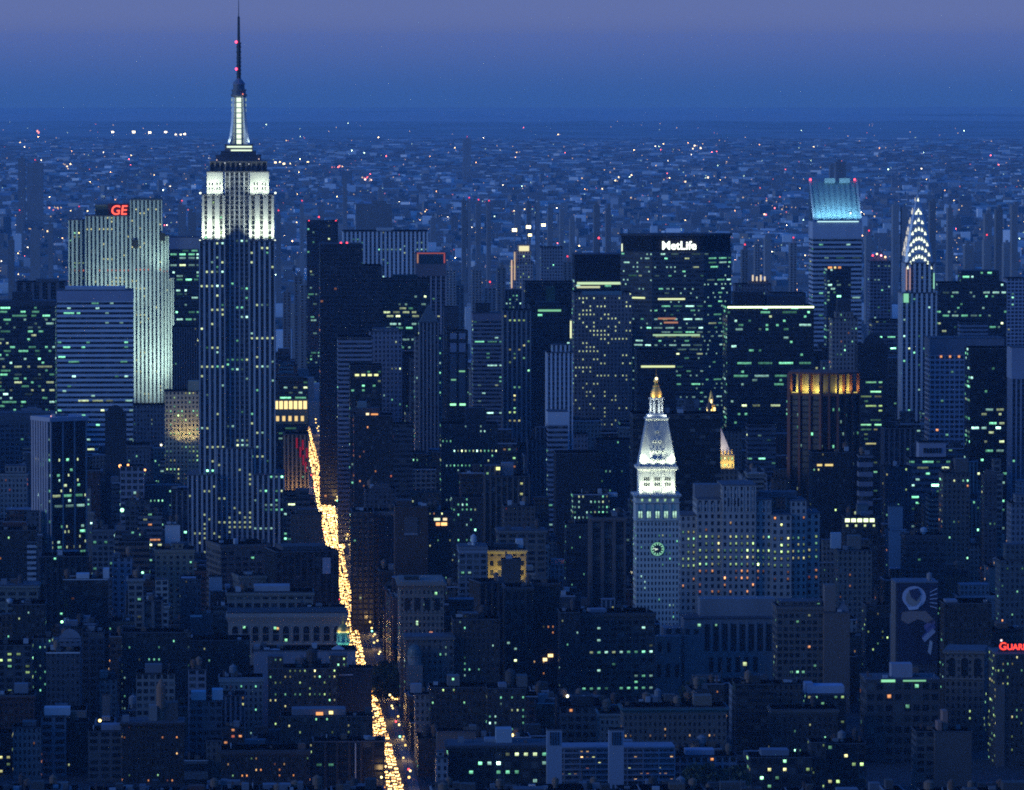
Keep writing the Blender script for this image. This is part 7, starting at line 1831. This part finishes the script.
# lights of the far boroughs
lights = []
def far_light(px, py, size, col, st, lift=14.0):
    x, y = ground_at(px, py)
    if y > 56000: return
    lights.append((x, y, gz(x, y) + lift + 3, size * y / F_PX, col, st))
FCOL = [((1, .78, .38), 6), ((1, .55, .25), 3), ((1, .95, .75), 3), ((.6, 1, .75), 2.5), ((1, .16, .20), 2)]
for q in range(1250):
    py = 124 + (frng.random() ** .75) * 185
    px = frng.uniform(-5, 1030)
    col = wpick(frng, FCOL)[0]
    far_light(px, py, frng.uniform(.45, 1.05), col, frng.lognormvariate(math.log(2.6), .8))
for cx_, cy_, n, sp, colp in ((367, 184, 10, 5, [(1, .12, .18), (1, .7, .6)]), (338, 172, 8, 5, [(1, .2, .2), (1, .75, .5)]), (38, 136, 3, 3, [(1, .3, .25)]), (68, 170, 7, 6, [(1, .8, .45)]), (55, 215, 8, 6, [(1, .8, .45), (1, .4, .25)]), (525, 218, 12, 10, [(1, .8, .45), (.6, 1, .7)]), (187, 220, 8, 9, [(.4, 1, .7), (1, .4, .3)]), (40, 235, 10, 14, [(1, .75, .4)]), (700, 150, 5, 12, [(1, .9, .6)]), (605, 185, 9, 22, [(1, .85, .5)]), (690, 180, 14, 34, [(1, .85, .5), (.7, 1, .75)]), (775, 215, 12, 25, [(1, .7, .45), (1, .25, .3)]), (935, 235, 10, 35, [(1, .8, .45)])):
    for q in range(n): far_light(cx_ + frng.gauss(0, sp * .6), cy_ + frng.gauss(0, sp * .3), frng.uniform(.9, 1.8), frng.choice(colp), frng.uniform(1, 4))
lights.sort(key=lambda l: -l[3] * l[5] / l[1])
for (x, y, z, r, col, st) in lights[:280]:
    tone = 'reddish' if col[1] < .3 else 'greenish white' if col[0] < .9 else 'warm yellow'
    o = unit('distant_lamp', UNIT_BULB, None, (x, y, z), r, col + (st,))
    tag(o, f'{tone} point of light among the hazy far boroughs', 'lamp', f'{tone} lights of the far boroughs')
for tone, sel in (('warm', lambda c: c[1] >= .5 and c[0] > .9), ('red', lambda c: c[1] < .5), ('green', lambda c: c[0] <= .9)):
    mb = MB()
    for (x, y, z, r, col, st) in lights[280:]:
        if sel(col): mb.lathe([(.05 * r, z - .5 * r), (.5 * r, z), (.05 * r, z + .5 * r)], 5, x, y)
    if mb.v:
        o = link('distant_lights', mb.mesh('distant_lights', [M['lamp']]), None, {'warm': (1, .75, .4, 1.3), 'red': (1, .25, .2, 1.3), 'green': (.6, 1, .75, 1.3)}[tone]); o['kind'] = 'stuff'
# stadium floodlight masts and other bright rows
MASTPOLE = None
mb = MB(); mb.lathe([(.9, 0), (.5, .96)], 6); MASTPOLE = mb.mesh('mast_pole', [M['metal']])
def flood_mast(px, py, size, col, st, label, group, dist=None):
    x, y = ground_at(px, py + 2)
    if dist: y = dist; x = xpix(px, py, y)
    z = zpix(py, y); g = gz(x, y)
    r = thing('floodlight_mast', label, 'floodlight', (x, y, g), 0, group)
    link('mast_pole', MASTPOLE, r, (.4, .42, .45)).scale = (1.2, 1.2, max(2, z - g))
    unit('lamp_cluster', UNIT_LAMP, r, (0, 0, z - g), (size * .72 * y / F_PX, size * .3 * y / F_PX, size * .46 * y / F_PX), col + (st * 2.4,))
for p, q, z_ in ((113, 132, 3.2), (134, 132, 4), (150, 132.5, 3.6), (166, 132, 3.4), (176, 134.5, 2.2), (181, 134.5, 2.4), (185, 134, 3)):
    flood_mast(p, q, z_, (1, .98, .72), 2.2, 'big floodlight in the long bright row at upper left', 'floodlights in the upper left row')
for p, q, z_ in ((275.5, 162.5, 3), (280, 162, 2), (284, 163.7, 3), (291, 163.5, 2.6), (298.5, 163.5, 3), (308, 162.3, 3)):
    flood_mast(p, q, z_, (1, .86, .48), 1.8, 'amber floodlight in the row right of the glowing mast', 'amber floodlights right of the mast')
for p, q, z_, nm in ((514.5, 230, 6, 'leftmost of the'), (528.5, 227, 6, 'topmost of the'), (530, 235, 4.6, 'lowest of the'), (543.5, 225, 5.4, 'rightmost of the')):
    flood_mast(p, q, z_, (1, .90, .42), 2.4, f'{nm} four large yellow stadium floodlights over the glowing hotel crown', 'stadium floodlights', 7300)

# ---------------------------------------------------------------- the hazy air
hm = bpy.data.materials.new('haze'); hm.use_nodes = True
ns, ls = hm.node_tree.nodes, hm.node_tree.links
ns.remove(ns['Principled BSDF'])
pv = ns.new('ShaderNodeVolumePrincipled')
pv.inputs['Color'].default_value = HAZE_COLOR + (1,)
pv.inputs['Density'].default_value = HAZE_DENSITY
pv.inputs['Absorption Color'].default_value = (1, 1, 1, 1)
pv.inputs['Anisotropy'].default_value = 0.0
ls.new(pv.outputs[0], ns['Material Output'].inputs['Volume'])
mb = MB(); mb.box(-14500, 14500, -800, 60500, gz(14000, 59400) - 2, 470)
o = link('haze', mb.mesh('haze', [hm]), None); o['kind'] = 'stuff'
